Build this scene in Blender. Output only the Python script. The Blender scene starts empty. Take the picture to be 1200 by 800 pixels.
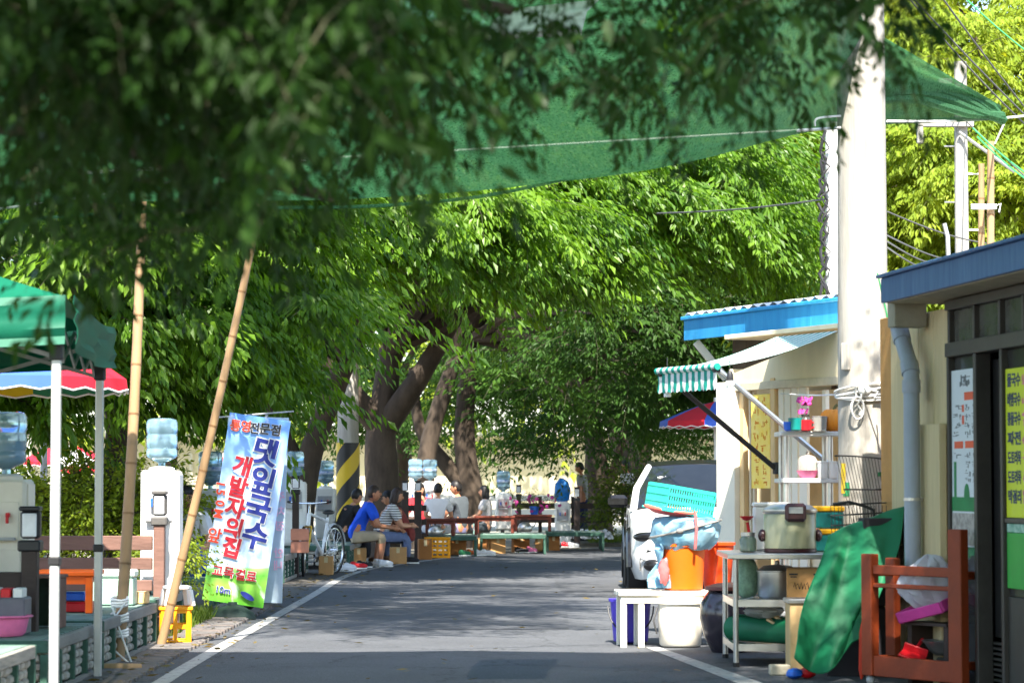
import bpy, math, random
import numpy as np
from mathutils import Vector, Matrix, Quaternion
random.seed(11)
RNG = np.random.default_rng(11)
SC = bpy.context.scene
COL = SC.collection
PI = math.pi
R = math.radians

# ------------------------------------------------------------------ camera
F, H = 3100.0, 1.3                       # focal length in pixels of a 1200 px wide frame, eye height in metres
PITCH = math.atan(165.0 / F)
cam = bpy.data.cameras.new('camera')
cam.sensor_width = 36.0
cam.lens = 36.0 * F / 1200.0
cam.clip_start = 0.1
cam.clip_end = 2000.0
cam.dof.use_dof = True
cam.dof.focus_distance = 27.0
cam.dof.aperture_fstop = 4.5
camo = bpy.data.objects.new('camera', cam)
COL.objects.link(camo)
camo.location = (0, 0, H)
camo.rotation_euler = (PI / 2 + PITCH, 0, 0)
SC.camera = camo

# ------------------------------------------------------------------ sun, sky, exposure
SUN = Vector((0.06, -1.0, 1.36)).normalized()          # towards the sun: behind the camera, a little to the right
w = bpy.data.worlds.new('World')
SC.world = w
w.use_nodes = True
nt = w.node_tree
nt.nodes.clear()
sky = nt.nodes.new('ShaderNodeTexSky')
sky.sky_type = 'NISHITA'
sky.sun_disc = False
sky.sun_elevation = math.asin(SUN.z)
sky.sun_rotation = math.atan2(SUN.x, SUN.y)
bg = nt.nodes.new('ShaderNodeBackground')
bg.inputs['Strength'].default_value = 0.14
wo = nt.nodes.new('ShaderNodeOutputWorld')
nt.links.new(sky.outputs[0], bg.inputs[0])
nt.links.new(bg.outputs[0], wo.inputs[0])
sl = bpy.data.lights.new('sun', 'SUN')
sl.energy = 5.0
sl.angle = R(0.53)
sl.color = (1.0, 0.93, 0.82)
so = bpy.data.objects.new('sun', sl)
COL.objects.link(so)
so.rotation_euler = SUN.to_track_quat('Z', 'Y').to_euler()
so.location = (20, -40, 60)
SC.view_settings.view_transform = 'Standard'
SC.view_settings.look = 'None'
SC.view_settings.gamma = 1.0
SC.view_settings.use_curve_mapping = False
SC.view_settings.exposure = 1.95
SC.cycles.max_bounces = 8
SC.cycles.transparent_max_bounces = 12
SC.cycles.diffuse_bounces = 4
SC.cycles.caustics_reflective = False
SC.cycles.caustics_refractive = False


# ------------------------------------------------------------------ coordinates
def W(px, py, D):
    """World point at depth D along the street under a photo pixel (measuring aid)."""
    u, v = (px - 600.0) / F, (400.0 - py) / F
    y = math.cos(PITCH) - v * math.sin(PITCH)
    z = math.sin(PITCH) + v * math.cos(PITCH)
    t = D / y
    return Vector((u * t, D, H + z * t))


def GX(px, D):
    return (px - 600.0) * D / F


def GD(py):
    return H * F / (py - 565.0)


def s2l(c):
    c = c / 255.0
    return c / 12.92 if c <= 0.04045 else ((c + 0.055) / 1.055) ** 2.4


def rgb(r, g, b):
    return (s2l(r), s2l(g), s2l(b))


# ------------------------------------------------------------------ materials
MATS = {}


def M(name, col, rough=0.6, var=0.18, scale=6.0, bump=0.0, bscale=40.0, metal=0.0, spec=0.4, trans=0.0, alpha=1.0, stretch=None, col2=None, sheen=0.0, translucent=0.0):
    """Procedural material: base colour with noise wear, optional grain bump."""
    if name in MATS:
        return MATS[name]
    m = bpy.data.materials.new(name)
    m.use_nodes = True
    n, l = m.node_tree.nodes, m.node_tree.links
    b = n['Principled BSDF']
    b.inputs['Roughness'].default_value = rough
    b.inputs['Metallic'].default_value = metal
    b.inputs['Specular IOR Level'].default_value = spec
    b.inputs['Transmission Weight'].default_value = trans
    b.inputs['Alpha'].default_value = alpha
    tc = n.new('ShaderNodeTexCoord')
    mp = n.new('ShaderNodeMapping')
    l.new(tc.outputs['Object'], mp.inputs['Vector'])
    if stretch:
        mp.inputs['Scale'].default_value = stretch
    nz = n.new('ShaderNodeTexNoise')
    nz.inputs['Scale'].default_value = scale
    nz.inputs['Detail'].default_value = 6.0
    nz.inputs['Roughness'].default_value = 0.65
    l.new(mp.outputs[0], nz.inputs['Vector'])
    rp = n.new('ShaderNodeValToRGB')
    rp.color_ramp.elements[0].position = 0.3
    rp.color_ramp.elements[1].position = 0.7
    c2 = col2 if col2 else tuple(min(1, c * (1 + var)) for c in col)
    c1 = col if col2 else tuple(c * (1 - var) for c in col)
    rp.color_ramp.elements[0].color = (*c1, 1)
    rp.color_ramp.elements[1].color = (*c2, 1)
    l.new(nz.outputs['Fac'], rp.inputs['Fac'])
    l.new(rp.outputs['Color'], b.inputs['Base Color'])
    if bump:
        n2 = n.new('ShaderNodeTexNoise')
        n2.inputs['Scale'].default_value = bscale
        n2.inputs['Detail'].default_value = 5.0
        l.new(mp.outputs[0], n2.inputs['Vector'])
        bp = n.new('ShaderNodeBump')
        bp.inputs['Strength'].default_value = min(1.0, bump)
        bp.inputs['Distance'].default_value = 0.01
        l.new(n2.outputs['Fac'], bp.inputs['Height'])
        l.new(bp.outputs[0], b.inputs['Normal'])
    if translucent:
        tr = n.new('ShaderNodeBsdfTranslucent')
        mx = n.new('ShaderNodeMixShader')
        mx.inputs[0].default_value = translucent
        l.new(rp.outputs['Color'], tr.inputs['Color'])
        l.new(b.outputs[0], mx.inputs[1])
        l.new(tr.outputs[0], mx.inputs[2])
        l.new(mx.outputs[0], n['Material Output'].inputs[0])
    MATS[name] = m
    return m


def leaf_mat(name, dark, light, tr=0.45, tcol=None, spec=.18, rough=.5):
    """Leaf: colour picked leaf by leaf from the point attribute 'tint', part of the light passes through."""
    m = bpy.data.materials.new(name)
    m.use_nodes = True
    n, l = m.node_tree.nodes, m.node_tree.links
    b = n['Principled BSDF']
    b.inputs['Roughness'].default_value = rough
    b.inputs['Specular IOR Level'].default_value = spec
    at = n.new('ShaderNodeAttribute')
    at.attribute_name = 'tint'
    rp = n.new('ShaderNodeValToRGB')
    rp.color_ramp.elements[0].position = 0.0
    rp.color_ramp.elements[1].position = 1.0
    rp.color_ramp.elements[0].color = (*dark, 1)
    rp.color_ramp.elements[1].color = (*light, 1)
    l.new(at.outputs['Fac'], rp.inputs['Fac'])
    l.new(rp.outputs['Color'], b.inputs['Base Color'])
    t = n.new('ShaderNodeBsdfTranslucent')
    mu = n.new('ShaderNodeMix')
    mu.data_type = 'RGBA'
    mu.blend_type = 'MULTIPLY'
    mu.inputs[0].default_value = 1.0
    l.new(rp.outputs['Color'], mu.inputs[6])
    mu.inputs[7].default_value = (*(tcol or (2.2, 1.75, 0.6)), 1)
    l.new(mu.outputs[2], t.inputs['Color'])
    mx = n.new('ShaderNodeMixShader')
    mx.inputs[0].default_value = tr
    l.new(b.outputs[0], mx.inputs[1])
    l.new(t.outputs[0], mx.inputs[2])
    l.new(mx.outputs[0], n['Material Output'].inputs[0])
    return m


def nodes_of(m):
    return m.node_tree.nodes, m.node_tree.links, m.node_tree.nodes['Principled BSDF']


# ------------------------------------------------------------------ mesh builder
class MB:
    def __init__(s):
        s.v, s.f, s.m, s.sm = [], [], [], []
        s.mi = 0
        s.smooth = False

    def add(s, vs, fs):
        o = len(s.v)
        s.v += [tuple(v) for v in vs]
        for f in fs:
            s.f.append(tuple(i + o for i in f))
            s.m.append(s.mi)
            s.sm.append(s.smooth)
        return s

    def box(s, c, d, rz=0.0, ch=0.0, mat=None):
        """Box centred at c with full sizes d, chamfer ch, turned rz about z, or posed by mat."""
        hx, hy, hz = d[0] / 2, d[1] / 2, d[2] / 2
        hs = (hx, hy, hz)
        ch = min(ch, hx * .6, hy * .6, hz * .6)
        vs, idx = [], {}
        corners = [(a, b, e) for a in (-1, 1) for b in (-1, 1) for e in (-1, 1)]
        if ch > 0:
            for k in corners:
                for ax in range(3):
                    idx[(k, ax)] = len(vs)
                    vs.append([k[i] * (hs[i] - (0 if i == ax else ch)) for i in range(3)])
        else:
            for k in corners:
                for ax in range(3):
                    idx[(k, ax)] = len(vs)
                vs.append([k[i] * hs[i] for i in range(3)])
        fs = []

        def put(f):
            a = [Vector(vs[i]) for i in f]
            nrm = (a[1] - a[0]).cross(a[2] - a[1])
            ctr = sum(a, Vector()) / len(a)
            fs.append(tuple(f) if nrm.dot(ctr) > 0 else tuple(reversed(f)))
        for ax in range(3):
            o1, o2 = (ax + 1) % 3, (ax + 2) % 3
            for g in (-1, 1):
                ring = []
                for q1, q2 in ((-1, -1), (1, -1), (1, 1), (-1, 1)):
                    k = [0, 0, 0]
                    k[ax], k[o1], k[o2] = g, q1, q2
                    ring.append(idx[(tuple(k), ax)])
                put(ring)
        if ch > 0:
            for ax in range(3):
                o1, o2 = (ax + 1) % 3, (ax + 2) % 3
                for g1 in (-1, 1):
                    for g2 in (-1, 1):
                        ka, kb = [0, 0, 0], [0, 0, 0]
                        ka[ax], ka[o1], ka[o2] = -1, g1, g2
                        kb[ax], kb[o1], kb[o2] = 1, g1, g2
                        ka, kb = tuple(ka), tuple(kb)
                        put([idx[(ka, o1)], idx[(ka, o2)], idx[(kb, o2)], idx[(kb, o1)]])
            for k in corners:
                put([idx[(k, 0)], idx[(k, 1)], idx[(k, 2)]])
        c = Vector(c)
        if mat is None:
            mat = Matrix.Rotation(rz, 3, 'Z')
        vs = [mat @ Vector(v) + c for v in vs]
        return s.add(vs, fs)

    def bar(s, p, q, w, h, up=(0, 0, 1), ch=0.0):
        """Rectangular bar from p to q, w across and h along up."""
        p, q = Vector(p), Vector(q)
        y = (q - p)
        L = y.length
        y = y / L
        x = y.cross(Vector(up))
        if x.length < 1e-5:
            x = y.cross(Vector((1, 0, 0)))
        x.normalize()
        z = x.cross(y)
        m = Matrix((x, y, z)).transposed()
        return s.box((p + q) / 2, (w, L, h), ch=ch, mat=m)

    def tube(s, pts, rad, n=8, caps=True, smooth=True):
        pts = [Vector(p) for p in pts]
        if not hasattr(rad, '__len__'):
            rad = [rad] * len(pts)
        old = s.smooth
        s.smooth = smooth
        t0 = (pts[1] - pts[0]).normalized()
        a = t0.orthogonal().normalized()
        vs, fs = [], []
        for i, p in enumerate(pts):
            if i == 0:
                t = t0
            elif i == len(pts) - 1:
                t = (pts[i] - pts[i - 1]).normalized()
            else:
                t = ((pts[i + 1] - pts[i]).normalized() + (pts[i] - pts[i - 1]).normalized())
                t = t.normalized() if t.length > 1e-6 else t0
            a = (a - t * a.dot(t))
            a = a.normalized() if a.length > 1e-6 else t.orthogonal().normalized()
            b = t.cross(a)
            for k in range(n):
                an = 2 * PI * k / n
                vs.append(p + (a * math.cos(an) + b * math.sin(an)) * rad[i])
        for i in range(len(pts) - 1):
            for k in range(n):
                k2 = (k + 1) % n
                fs.append((i * n + k, i * n + k2, (i + 1) * n + k2, (i + 1) * n + k))
        s.add(vs, fs)
        if caps:
            s.smooth = False
            o = len(s.v) - len(vs)
            s.f.append(tuple(o + k for k in reversed(range(n))))
            s.f.append(tuple(o + (len(pts) - 1) * n + k for k in range(n)))
            s.m += [s.mi] * 2
            s.sm += [False] * 2
        s.smooth = old
        return s

    def lathe(s, prof, n=20, c=(0, 0, 0), mat=None, smooth=True, sx=1.0, sy=1.0):
        """Revolve (radius, height) pairs about the local z axis at c."""
        old = s.smooth
        s.smooth = smooth
        vs, fs = [], []
        c = Vector(c)
        for r, z in prof:
            for k in range(n):
                an = 2 * PI * k / n
                v = Vector((r * math.cos(an) * sx, r * math.sin(an) * sy, z))
                vs.append((mat @ v if mat else v) + c)
        for i in range(len(prof) - 1):
            for k in range(n):
                k2 = (k + 1) % n
                fs.append((i * n + k, i * n + k2, (i + 1) * n + k2, (i + 1) * n + k))
        if prof[0][0] > 1e-5:
            fs.append(tuple(reversed(range(n))))
        if prof[-1][0] > 1e-5:
            fs.append(tuple((len(prof) - 1) * n + k for k in range(n)))
        s.add(vs, fs)
        s.smooth = old
        return s

    def ball(s, c, r, nu=14, nv=9, mat=None, wob=0.0):
        if not hasattr(r, '__len__'):
            r = (r, r, r)
        old = s.smooth
        s.smooth = True
        vs, fs = [], []
        c = Vector(c)
        for j in range(nv + 1):
            th = PI * j / nv
            for i in range(nu):
                ph = 2 * PI * i / nu
                k = 1 + (random.uniform(-wob, wob) if wob and 0 < j < nv else 0)
                v = Vector((r[0] * math.sin(th) * math.cos(ph) * k, r[1] * math.sin(th) * math.sin(ph) * k, r[2] * math.cos(th) * k))
                vs.append((mat @ v if mat else v) + c)
        for j in range(nv):
            for i in range(nu):
                i2 = (i + 1) % nu
                fs.append((j * nu + i, (j + 1) * nu + i, (j + 1) * nu + i2, j * nu + i2))
        s.add(vs, fs)
        s.smooth = old
        return s

    def prism(s, outline, p, q):
        """Extrude a closed outline of vectors from offset p to offset q."""
        n = len(outline)
        p, q = Vector(p), Vector(q)
        vs = [Vector(o) + p for o in outline] + [Vector(o) + q for o in outline]
        fs = [tuple(reversed(range(n))), tuple(range(n, 2 * n))]
        fs += [(i, (i + 1) % n, n + (i + 1) % n, n + i) for i in range(n)]
        return s.add(vs, fs)

    def sheet(s, P, t=0.004, smooth=True):
        """Cloth or plate: grid of points P[i][j] given thickness t."""
        nu, nv = len(P), len(P[0])
        P = [[Vector(x) for x in r] for r in P]
        old = s.smooth
        s.smooth = smooth
        N = []
        for i in range(nu):
            row = []
            for j in range(nv):
                a = P[min(i + 1, nu - 1)][j] - P[max(i - 1, 0)][j]
                b = P[i][min(j + 1, nv - 1)] - P[i][max(j - 1, 0)]
                c = a.cross(b)
                row.append(c.normalized() if c.length > 1e-9 else Vector((0, 0, 1)))
            N.append(row)
        vs = [P[i][j] + N[i][j] * t / 2 for i in range(nu) for j in range(nv)] + [P[i][j] - N[i][j] * t / 2 for i in range(nu) for j in range(nv)]
        o = nu * nv
        fs = []
        for i in range(nu - 1):
            for j in range(nv - 1):
                a, b, c, d = i * nv + j, (i + 1) * nv + j, (i + 1) * nv + j + 1, i * nv + j + 1
                fs.append((a, b, c, d))
                fs.append((o + d, o + c, o + b, o + a))
        ring = [i * nv for i in range(nu)] + [(nu - 1) * nv + j for j in range(1, nv)] + [i * nv + nv - 1 for i in range(nu - 2, -1, -1)] + [j for j in range(nv - 2, 0, -1)]
        for k in range(len(ring)):
            a, b = ring[k], ring[(k + 1) % len(ring)]
            fs.append((b, a, o + a, o + b))
        s.add(vs, fs)
        s.smooth = old
        return s

    def mesh(s, name, mats=None):
        me = bpy.data.meshes.new(name)
        me.from_pydata(s.v, [], s.f)
        me.polygons.foreach_set('material_index', s.m)
        me.polygons.foreach_set('use_smooth', s.sm)
        for m in (mats if isinstance(mats, (list, tuple)) else [mats]):
            if m:
                me.materials.append(m)
        me.update()
        if any(s.sm):
            me.set_sharp_from_angle(angle=R(42))
        return me

    def build(s, name, mats, parent=None, world=False, label=None, kind=None):
        """Link everything gathered as ONE mesh object; world=True when the points are world points under a placed parent."""
        if world and parent is not None:
            iv = local_of(parent)
            s.v = [tuple(iv @ Vector(v)) for v in s.v]
        o = bpy.data.objects.new(name, s.mesh(name, mats))
        COL.objects.link(o)
        if parent is not None:
            o.parent = parent
        if label:
            o['label'] = label
        if kind:
            o['kind'] = kind
        return o


def local_of(o):
    m = Matrix.LocRotScale(o.location, o.rotation_euler, o.scale)
    p = o.parent
    while p is not None:
        m = Matrix.LocRotScale(p.location, p.rotation_euler, p.scale) @ m
        p = p.parent
    return m.inverted()


def thing(name, label, cat, loc=(0, 0, 0), rz=0.0, group=None, rot=None):
    o = bpy.data.objects.new(name, None)
    COL.objects.link(o)
    o.empty_display_size = 0.1
    o.location = loc
    o.rotation_euler = rot if rot else (0, 0, rz)
    o['label'] = label
    o['category'] = cat
    if group:
        o['group'] = group
    return o


def tag(o, label, cat, group=None, kind=None):
    o['label'] = label
    o['category'] = cat
    if group:
        o['group'] = group
    if kind:
        o['kind'] = kind
    return o


def struct(o, label=None):
    o['kind'] = 'structure'
    if label:
        o['label'] = label
    return o


def dup(root, loc, rz=None, label=None, group=None, rot=None):
    """A copy of a thing with copies of its parts and sub-parts (mesh data shared)."""
    def rec(o, par):
        c = o.copy()
        COL.objects.link(c)
        if par is not None:
            c.parent = par
        for k in list(o.children):
            rec(k, c)
        return c
    r = rec(root, None)
    r.location = loc
    if rz is not None:
        r.rotation_euler = (0, 0, rz)
    if rot is not None:
        r.rotation_euler = rot
    if label:
        r['label'] = label
    if group:
        r['group'] = group
    return r


def pieces(name, me, parent, places):
    """Alike pieces sharing one mesh: places = (location, rotation, scale)."""
    for loc, rot, sc in places:
        o = bpy.data.objects.new(name, me)
        COL.objects.link(o)
        o.parent = parent
        o.location = loc
        o.rotation_euler = rot
        o.scale = sc


def np_obj(name, V, Fc, mats, tint=None, midx=None, parent=None, smooth=False):
    """Big triangle mesh straight from arrays."""
    me = bpy.data.meshes.new(name)
    nv, nf = len(V), len(Fc)
    me.vertices.add(nv)
    me.vertices.foreach_set('co', np.ascontiguousarray(V, dtype=np.float32).ravel())
    me.loops.add(nf * 3)
    me.loops.foreach_set('vertex_index', np.ascontiguousarray(Fc, dtype=np.int32).ravel())
    me.polygons.add(nf)
    me.polygons.foreach_set('loop_start', np.arange(0, nf * 3, 3, dtype=np.int32))
    if midx is not None:
        me.polygons.foreach_set('material_index', midx.astype(np.int32))
    if not smooth:
        me.polygons.foreach_set('use_smooth', np.zeros(nf, dtype=bool))
    if tint is not None:
        a = me.attributes.new('tint', 'FLOAT', 'POINT')
        a.data.foreach_set('value', np.ascontiguousarray(tint, dtype=np.float32))
    for m in mats:
        me.materials.append(m)
    me.update(calc_edges=True)
    o = bpy.data.objects.new(name, me)
    COL.objects.link(o)
    if parent is not None:
        o.parent = parent
    return o


def text_mesh(body, size=0.1, bold=0.0, depth=0.002, shear=0.0):
    """Lettering as a mesh, centred on its own middle, facing local +z."""
    cu = bpy.data.curves.new('lettering', 'FONT')
    cu.body = body
    cu.size = size
    cu.offset = bold
    cu.extrude = depth
    cu.shear = shear
    cu.resolution_u = 3
    o = bpy.data.objects.new('lettering', cu)
    COL.objects.link(o)
    dg = bpy.context.evaluated_depsgraph_get()
    me = bpy.data.meshes.new_from_object(o.evaluated_get(dg))
    bpy.data.objects.remove(o)
    bpy.data.curves.remove(cu)
    n = len(me.vertices)
    co = np.empty(n * 3, dtype=np.float32)
    me.vertices.foreach_get('co', co)
    co = co.reshape(-1, 3)
    V = co.copy()
    if n:
        V[:, :2] -= (co[:, :2].min(0) + co[:, :2].max(0)) / 2
    fs = [tuple(p.vertices) for p in me.polygons]
    bpy.data.meshes.remove(me)
    return [tuple(v) for v in V], fs


def jit(a):
    return random.uniform(-a, a)

# ================================================================== the ground, the road, the pavement
def spline(pts, n):
    out = []
    P = [Vector(p) for p in pts]
    for i in range(len(P) - 1):
        p0, p1, p2, p3 = P[max(i - 1, 0)], P[i], P[i + 1], P[min(i + 2, len(P) - 1)]
        for k in range(n):
            t = k / n
            out.append(0.5 * ((2 * p1) + (p2 - p0) * t + (2 * p0 - 5 * p1 + 4 * p2 - p3) * t * t + (3 * p1 - p0 - 3 * p2 + p3) * t ** 3))
    out.append(P[-1])
    return out


def asphalt():
    m = M('asphalt', (0.074, 0.080, 0.091), rough=0.82, var=0.14, scale=1.1, bump=0.5, bscale=160, spec=0.35)
    n, l, b = nodes_of(m)
    tc = [x for x in n if x.type == 'TEX_COORD'][0]
    rp = [x for x in n if x.type == 'VALTORGB'][0]
    n2 = n.new('ShaderNodeTexNoise'); n2.inputs['Scale'].default_value = 90; n2.inputs['Detail'].default_value = 3
    l.new(tc.outputs['Object'], n2.inputs['Vector'])
    r2 = n.new('ShaderNodeValToRGB')
    r2.color_ramp.elements[0].position = 0.35; r2.color_ramp.elements[0].color = (0.65, 0.65, 0.65, 1)
    r2.color_ramp.elements[1].position = 0.72; r2.color_ramp.elements[1].color = (1.5, 1.47, 1.42, 1)
    l.new(n2.outputs['Fac'], r2.inputs['Fac'])
    mu = n.new('ShaderNodeMix'); mu.data_type = 'RGBA'; mu.blend_type = 'MULTIPLY'; mu.inputs[0].default_value = 1
    l.new(rp.outputs['Color'], mu.inputs[6]); l.new(r2.outputs['Color'], mu.inputs[7])
    # cracks and tar seams
    vo = n.new('ShaderNodeTexVoronoi'); vo.feature = 'DISTANCE_TO_EDGE'; vo.inputs['Scale'].default_value = 0.55
    nd = n.new('ShaderNodeTexNoise'); nd.inputs['Scale'].default_value = 2.5; nd.inputs['Detail'].default_value = 4
    l.new(tc.outputs['Object'], nd.inputs['Vector'])
    ad = n.new('ShaderNodeVectorMath'); ad.operation = 'ADD'
    l.new(tc.outputs['Object'], ad.inputs[0]); l.new(nd.outputs['Color'], ad.inputs[1]); l.new(ad.outputs[0], vo.inputs['Vector'])
    cr = n.new('ShaderNodeValToRGB')
    cr.color_ramp.elements[0].position = 0.0; cr.color_ramp.elements[0].color = (0.45, 0.45, 0.45, 1)
    cr.color_ramp.elements[1].position = 0.012; cr.color_ramp.elements[1].color = (1, 1, 1, 1)
    l.new(vo.outputs['Distance'], cr.inputs['Fac'])
    m3 = n.new('ShaderNodeMix'); m3.data_type = 'RGBA'; m3.blend_type = 'MULTIPLY'; m3.inputs[0].default_value = 1
    l.new(mu.outputs[2], m3.inputs[6]); l.new(cr.outputs['Color'], m3.inputs[7])
    l.new(m3.outputs[2], b.inputs['Base Color'])
    return m


EDGE = [(-2.3, 3, 0), (-2.45, 15, 0), (-2.5, 19.2, 0), (-2.5, 25, 0), (-2.5, 31, 0), (-2.52, 36, 0), (-2.35, 39.5, 0), (-1.9, 42.5, 0), (-1.2, 46, 0), (0, 49.3, 0), (1.3, 52, 0), (2.8, 54.3, 0), (5, 56.5, 0), (9, 59, 0), (16, 62, 0)]
EDGE_S = spline(EDGE, 6)


def edge_x(D):
    for a, b in zip(EDGE_S, EDGE_S[1:]):
        if a.y <= D <= b.y:
            return a.x + (b.x - a.x) * (D - a.y) / max(1e-6, b.y - a.y)
    return -2.4


g = MB()
N_ = 24
g.add([(-400, -400, 0), (400, -400, 0), (400, 400, 0), (-400, 400, 0)], [(0, 1, 2, 3)])
mg = M('earth', (0.13, 0.115, 0.085), rough=0.95, scale=0.8, bump=0.5, bscale=30, col2=(0.2, 0.18, 0.135))
struct(g.build('ground', mg), 'dry earthen ground under the trees')

right = spline([(9, 3, 0), (5.5, 15, 0), (5.2, 19, 0), (5.2, 24, 0), (5.4, 30, 0), (6, 36, 0), (7.5, 41, 0), (11, 45, 0), (18, 50, 0), (24, 54, 0), (28, 56, 0), (30, 57, 0), (31, 58, 0), (32, 59, 0), (33, 60, 0)], 6)
g = MB()
vs = []
for a, b in zip(EDGE_S, right):
    vs += [(a.x, a.y, 0.004), (b.x, b.y, 0.004)]
g.add(vs, [(2 * i, 2 * i + 1, 2 * i + 3, 2 * i + 2) for i in range(len(EDGE_S) - 1)])
for x0, x1, y0, y1, sl_ in ((-.9, .5, 23.4, 26.3, .12), (.6, 1.5, 31.5, 35.2, -.2)):
    pb_ = MB(); pb_.add([(x0, y0, .007), (x1, y0 + sl_, .007), (x1 + .05, y1, .007), (x0 - .04, y1 - sl_, .007)], [(0, 1, 2, 3)])
    struct(pb_.build('asphalt_patch', M('patch_asphalt', (0.060, 0.064, 0.072), rough=.85, var=.2, scale=3, bump=.5, bscale=140)), 'squared repair patch in the asphalt')
struct(g.build('road', asphalt()), 'narrow asphalt lane bending right under the trees')

paint = M('road_paint', (0.36, 0.355, 0.34), rough=0.8, scale=14, col2=(0.16, 0.16, 0.16), bump=0.2)
for x in paint.node_tree.nodes:
    if x.type == 'VALTORGB':
        x.color_ramp.elements[0].position, x.color_ramp.elements[1].position = .50, .66
g = MB()
vs = []
for i, a in enumerate(EDGE_S):
    t = (EDGE_S[min(i + 1, len(EDGE_S) - 1)] - EDGE_S[max(i - 1, 0)]).normalized()
    nx = Vector((t.y, -t.x, 0))
    p, q = a + nx * 0.15, a + nx * 0.265
    vs += [(p.x, p.y, 0.008), (q.x, q.y, 0.008)]
g.add(vs, [(2 * i, 2 * i + 1, 2 * i + 3, 2 * i + 2) for i in range(len(EDGE_S) - 1)])
struct(g.build('edge_line', paint), 'worn white edge line along the left side of the lane')
g = MB()
g.add([(1.45, 17.2, .008), (1.62, 17.2, .008), (1.16, 20.9, .008), (1.05, 20.9, .008)], [(0, 1, 2, 3)])
g.add([(1.62, 15, .008), (1.80, 15, .008), (1.62, 17.2, .008), (1.45, 17.2, .008)], [(0, 1, 2, 3)])
struct(g.build('edge_line', paint), 'worn white edge line beside the stall tables')

# pavement strip of dark interlocking pavers along the left edge
g = MB()
vs = []
ys = [14 + i * 0.5 for i in range(60)]
for y in ys:
    vs += [(edge_x(y) - 1.3, y, 0.006), (edge_x(y), y, 0.006)]
g.add(vs, [(2 * i, 2 * i + 1, 2 * i + 3, 2 * i + 2) for i in range(len(ys) - 1)])
pv = struct(g.build('pavement', M('pavement_sand', (0.085, 0.078, 0.07), rough=0.95, scale=5, bump=0.4)), 'strip of dark pavers beside the lane')
mp_ = [M('paver_dark', (0.105, 0.098, 0.095), rough=0.9, scale=9, bump=0.4, var=.3), M('paver_brown', (0.125, 0.105, 0.095), rough=0.9, scale=9, bump=0.4, var=.3)]
pme = [MB().box((0, 0, 0), (0.195, 0.118, 0.05), ch=0.006).mesh('paver', mm) for mm in mp_]
yy = 16.0
k = 0
while yy < 27.6 and k < 294:
    for c in range(3):
        x = edge_x(yy) - 0.10 - c * 0.2 + (0.03 if int(yy / .12) % 2 else 0)
        pieces('paver', pme[random.random() < .4], pv, [((x, yy, 0.006 + jit(.004)), (jit(.02), jit(.02), jit(.03)), (1, 1, 1))])
        k += 1
    yy += 0.12

# sunlit concrete lot beyond the trees
g = MB()
g.add([(-60, 63, .012), (60, 63, .012), (60, 130, .012), (-60, 130, .012)], [(0, 1, 2, 3)])
struct(g.build('lot', M('lot_concrete', (0.42, 0.40, 0.35), rough=0.9, scale=0.6, bump=0.2)), 'pale concrete lot in the sun beyond the trees')
# stone kerb round the verge
kb = MB().box((0, 0, 0.07), (0.55, 0.18, 0.18), ch=0.02).mesh('kerb_stone', M('kerb_stone', (0.24, 0.22, 0.2), rough=0.9, scale=8, bump=0.5, var=.3))
vg = struct(MB().box((0, 0, 0.03), (7, 3.2, 0.06)).build('verge', M('verge_soil', (0.09, 0.075, 0.05), rough=0.95, scale=4, bump=0.5)), 'raised planted verge behind a stone kerb')
vg.location = (4.2, 56.6, 0); vg.rotation_euler = (0, 0, R(38))
pieces('kerb_stone', kb, vg, [((-3.2 + .58 * i, -1.7, jit(.01)), (0, 0, jit(.03)), (1, 1, 1)) for i in range(12)])


# ================================================================== foliage
def bough(rng, L=1.6, ntw=16, leaf=0.085, droop=0.30, twl=0.5, gap=0.055, fold=True, wid=0.25, hang=0.0):
    """One drooping spray: side twigs with alternate hanging leaves. Returns leaf verts (n,4,3) and stem points."""
    B, Dv, Nv, Lf = [], [], [], []

    def ax(t):
        return np.array([L * t, 0.06 * L * math.sin(3 * t), 0.10 * L * t * (1 - t) * 2 - droop * L * t * t])
    for i in range(ntw + 1):
        tip = i == ntw
        t = 0.10 + 0.90 * i / ntw
        sd = 1 if i % 2 else -1
        ang = 0 if tip else math.radians(rng.uniform(32, 62) - 14 * hang) * sd
        ln = twl * (1 - 0.5 * t) * rng.uniform(.75, 1.2)
        d = np.array([math.cos(ang), math.sin(ang), 0])
        pp = np.array([-math.sin(ang), math.cos(ang), 0])
        p0 = ax(t)
        s_, q = 0.04, 0
        while s_ < ln:
            p = p0 + d * s_ + np.array([0, 0, -0.55 * s_ * s_ + 0.02 * rng.standard_normal()])
            side = 1 if q % 2 else -1
            ld = d * .7 + pp * side * rng.uniform(.25, .65) + np.array([0, 0, rng.uniform(-.95, -.35)])
            if hang:
                ld = d * .62 + pp * side * rng.uniform(.1, .42) + np.array([0, 0, rng.uniform(-1.15, -.55)])
            ld /= np.linalg.norm(ld)
            nn = np.array([rng.normal(0, .35), rng.normal(0, .35), 1.0])
            nn -= ld * nn.dot(ld)
            nn /= np.linalg.norm(nn)
            B.append(p); Dv.append(ld); Nv.append(nn); Lf.append(leaf * rng.uniform(.65, 1.2))
            s_ += gap * rng.uniform(.8, 1.2)
            q += 1
    B, Dv, Nv, Lf = map(np.array, (B, Dv, Nv, Lf))
    Wv = np.cross(Dv, Nv)
    l = Lf[:, None]
    V = np.stack([B, B + Dv * .42 * l + Wv * wid * l + Nv * .06 * l, B + Dv * l - Nv * .10 * l, B + Dv * .42 * l - Wv * wid * l + Nv * .06 * l], axis=1)
    stem = [ax(t) for t in (0, .25, .5, .75, 1.0)]
    return V, stem


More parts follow.
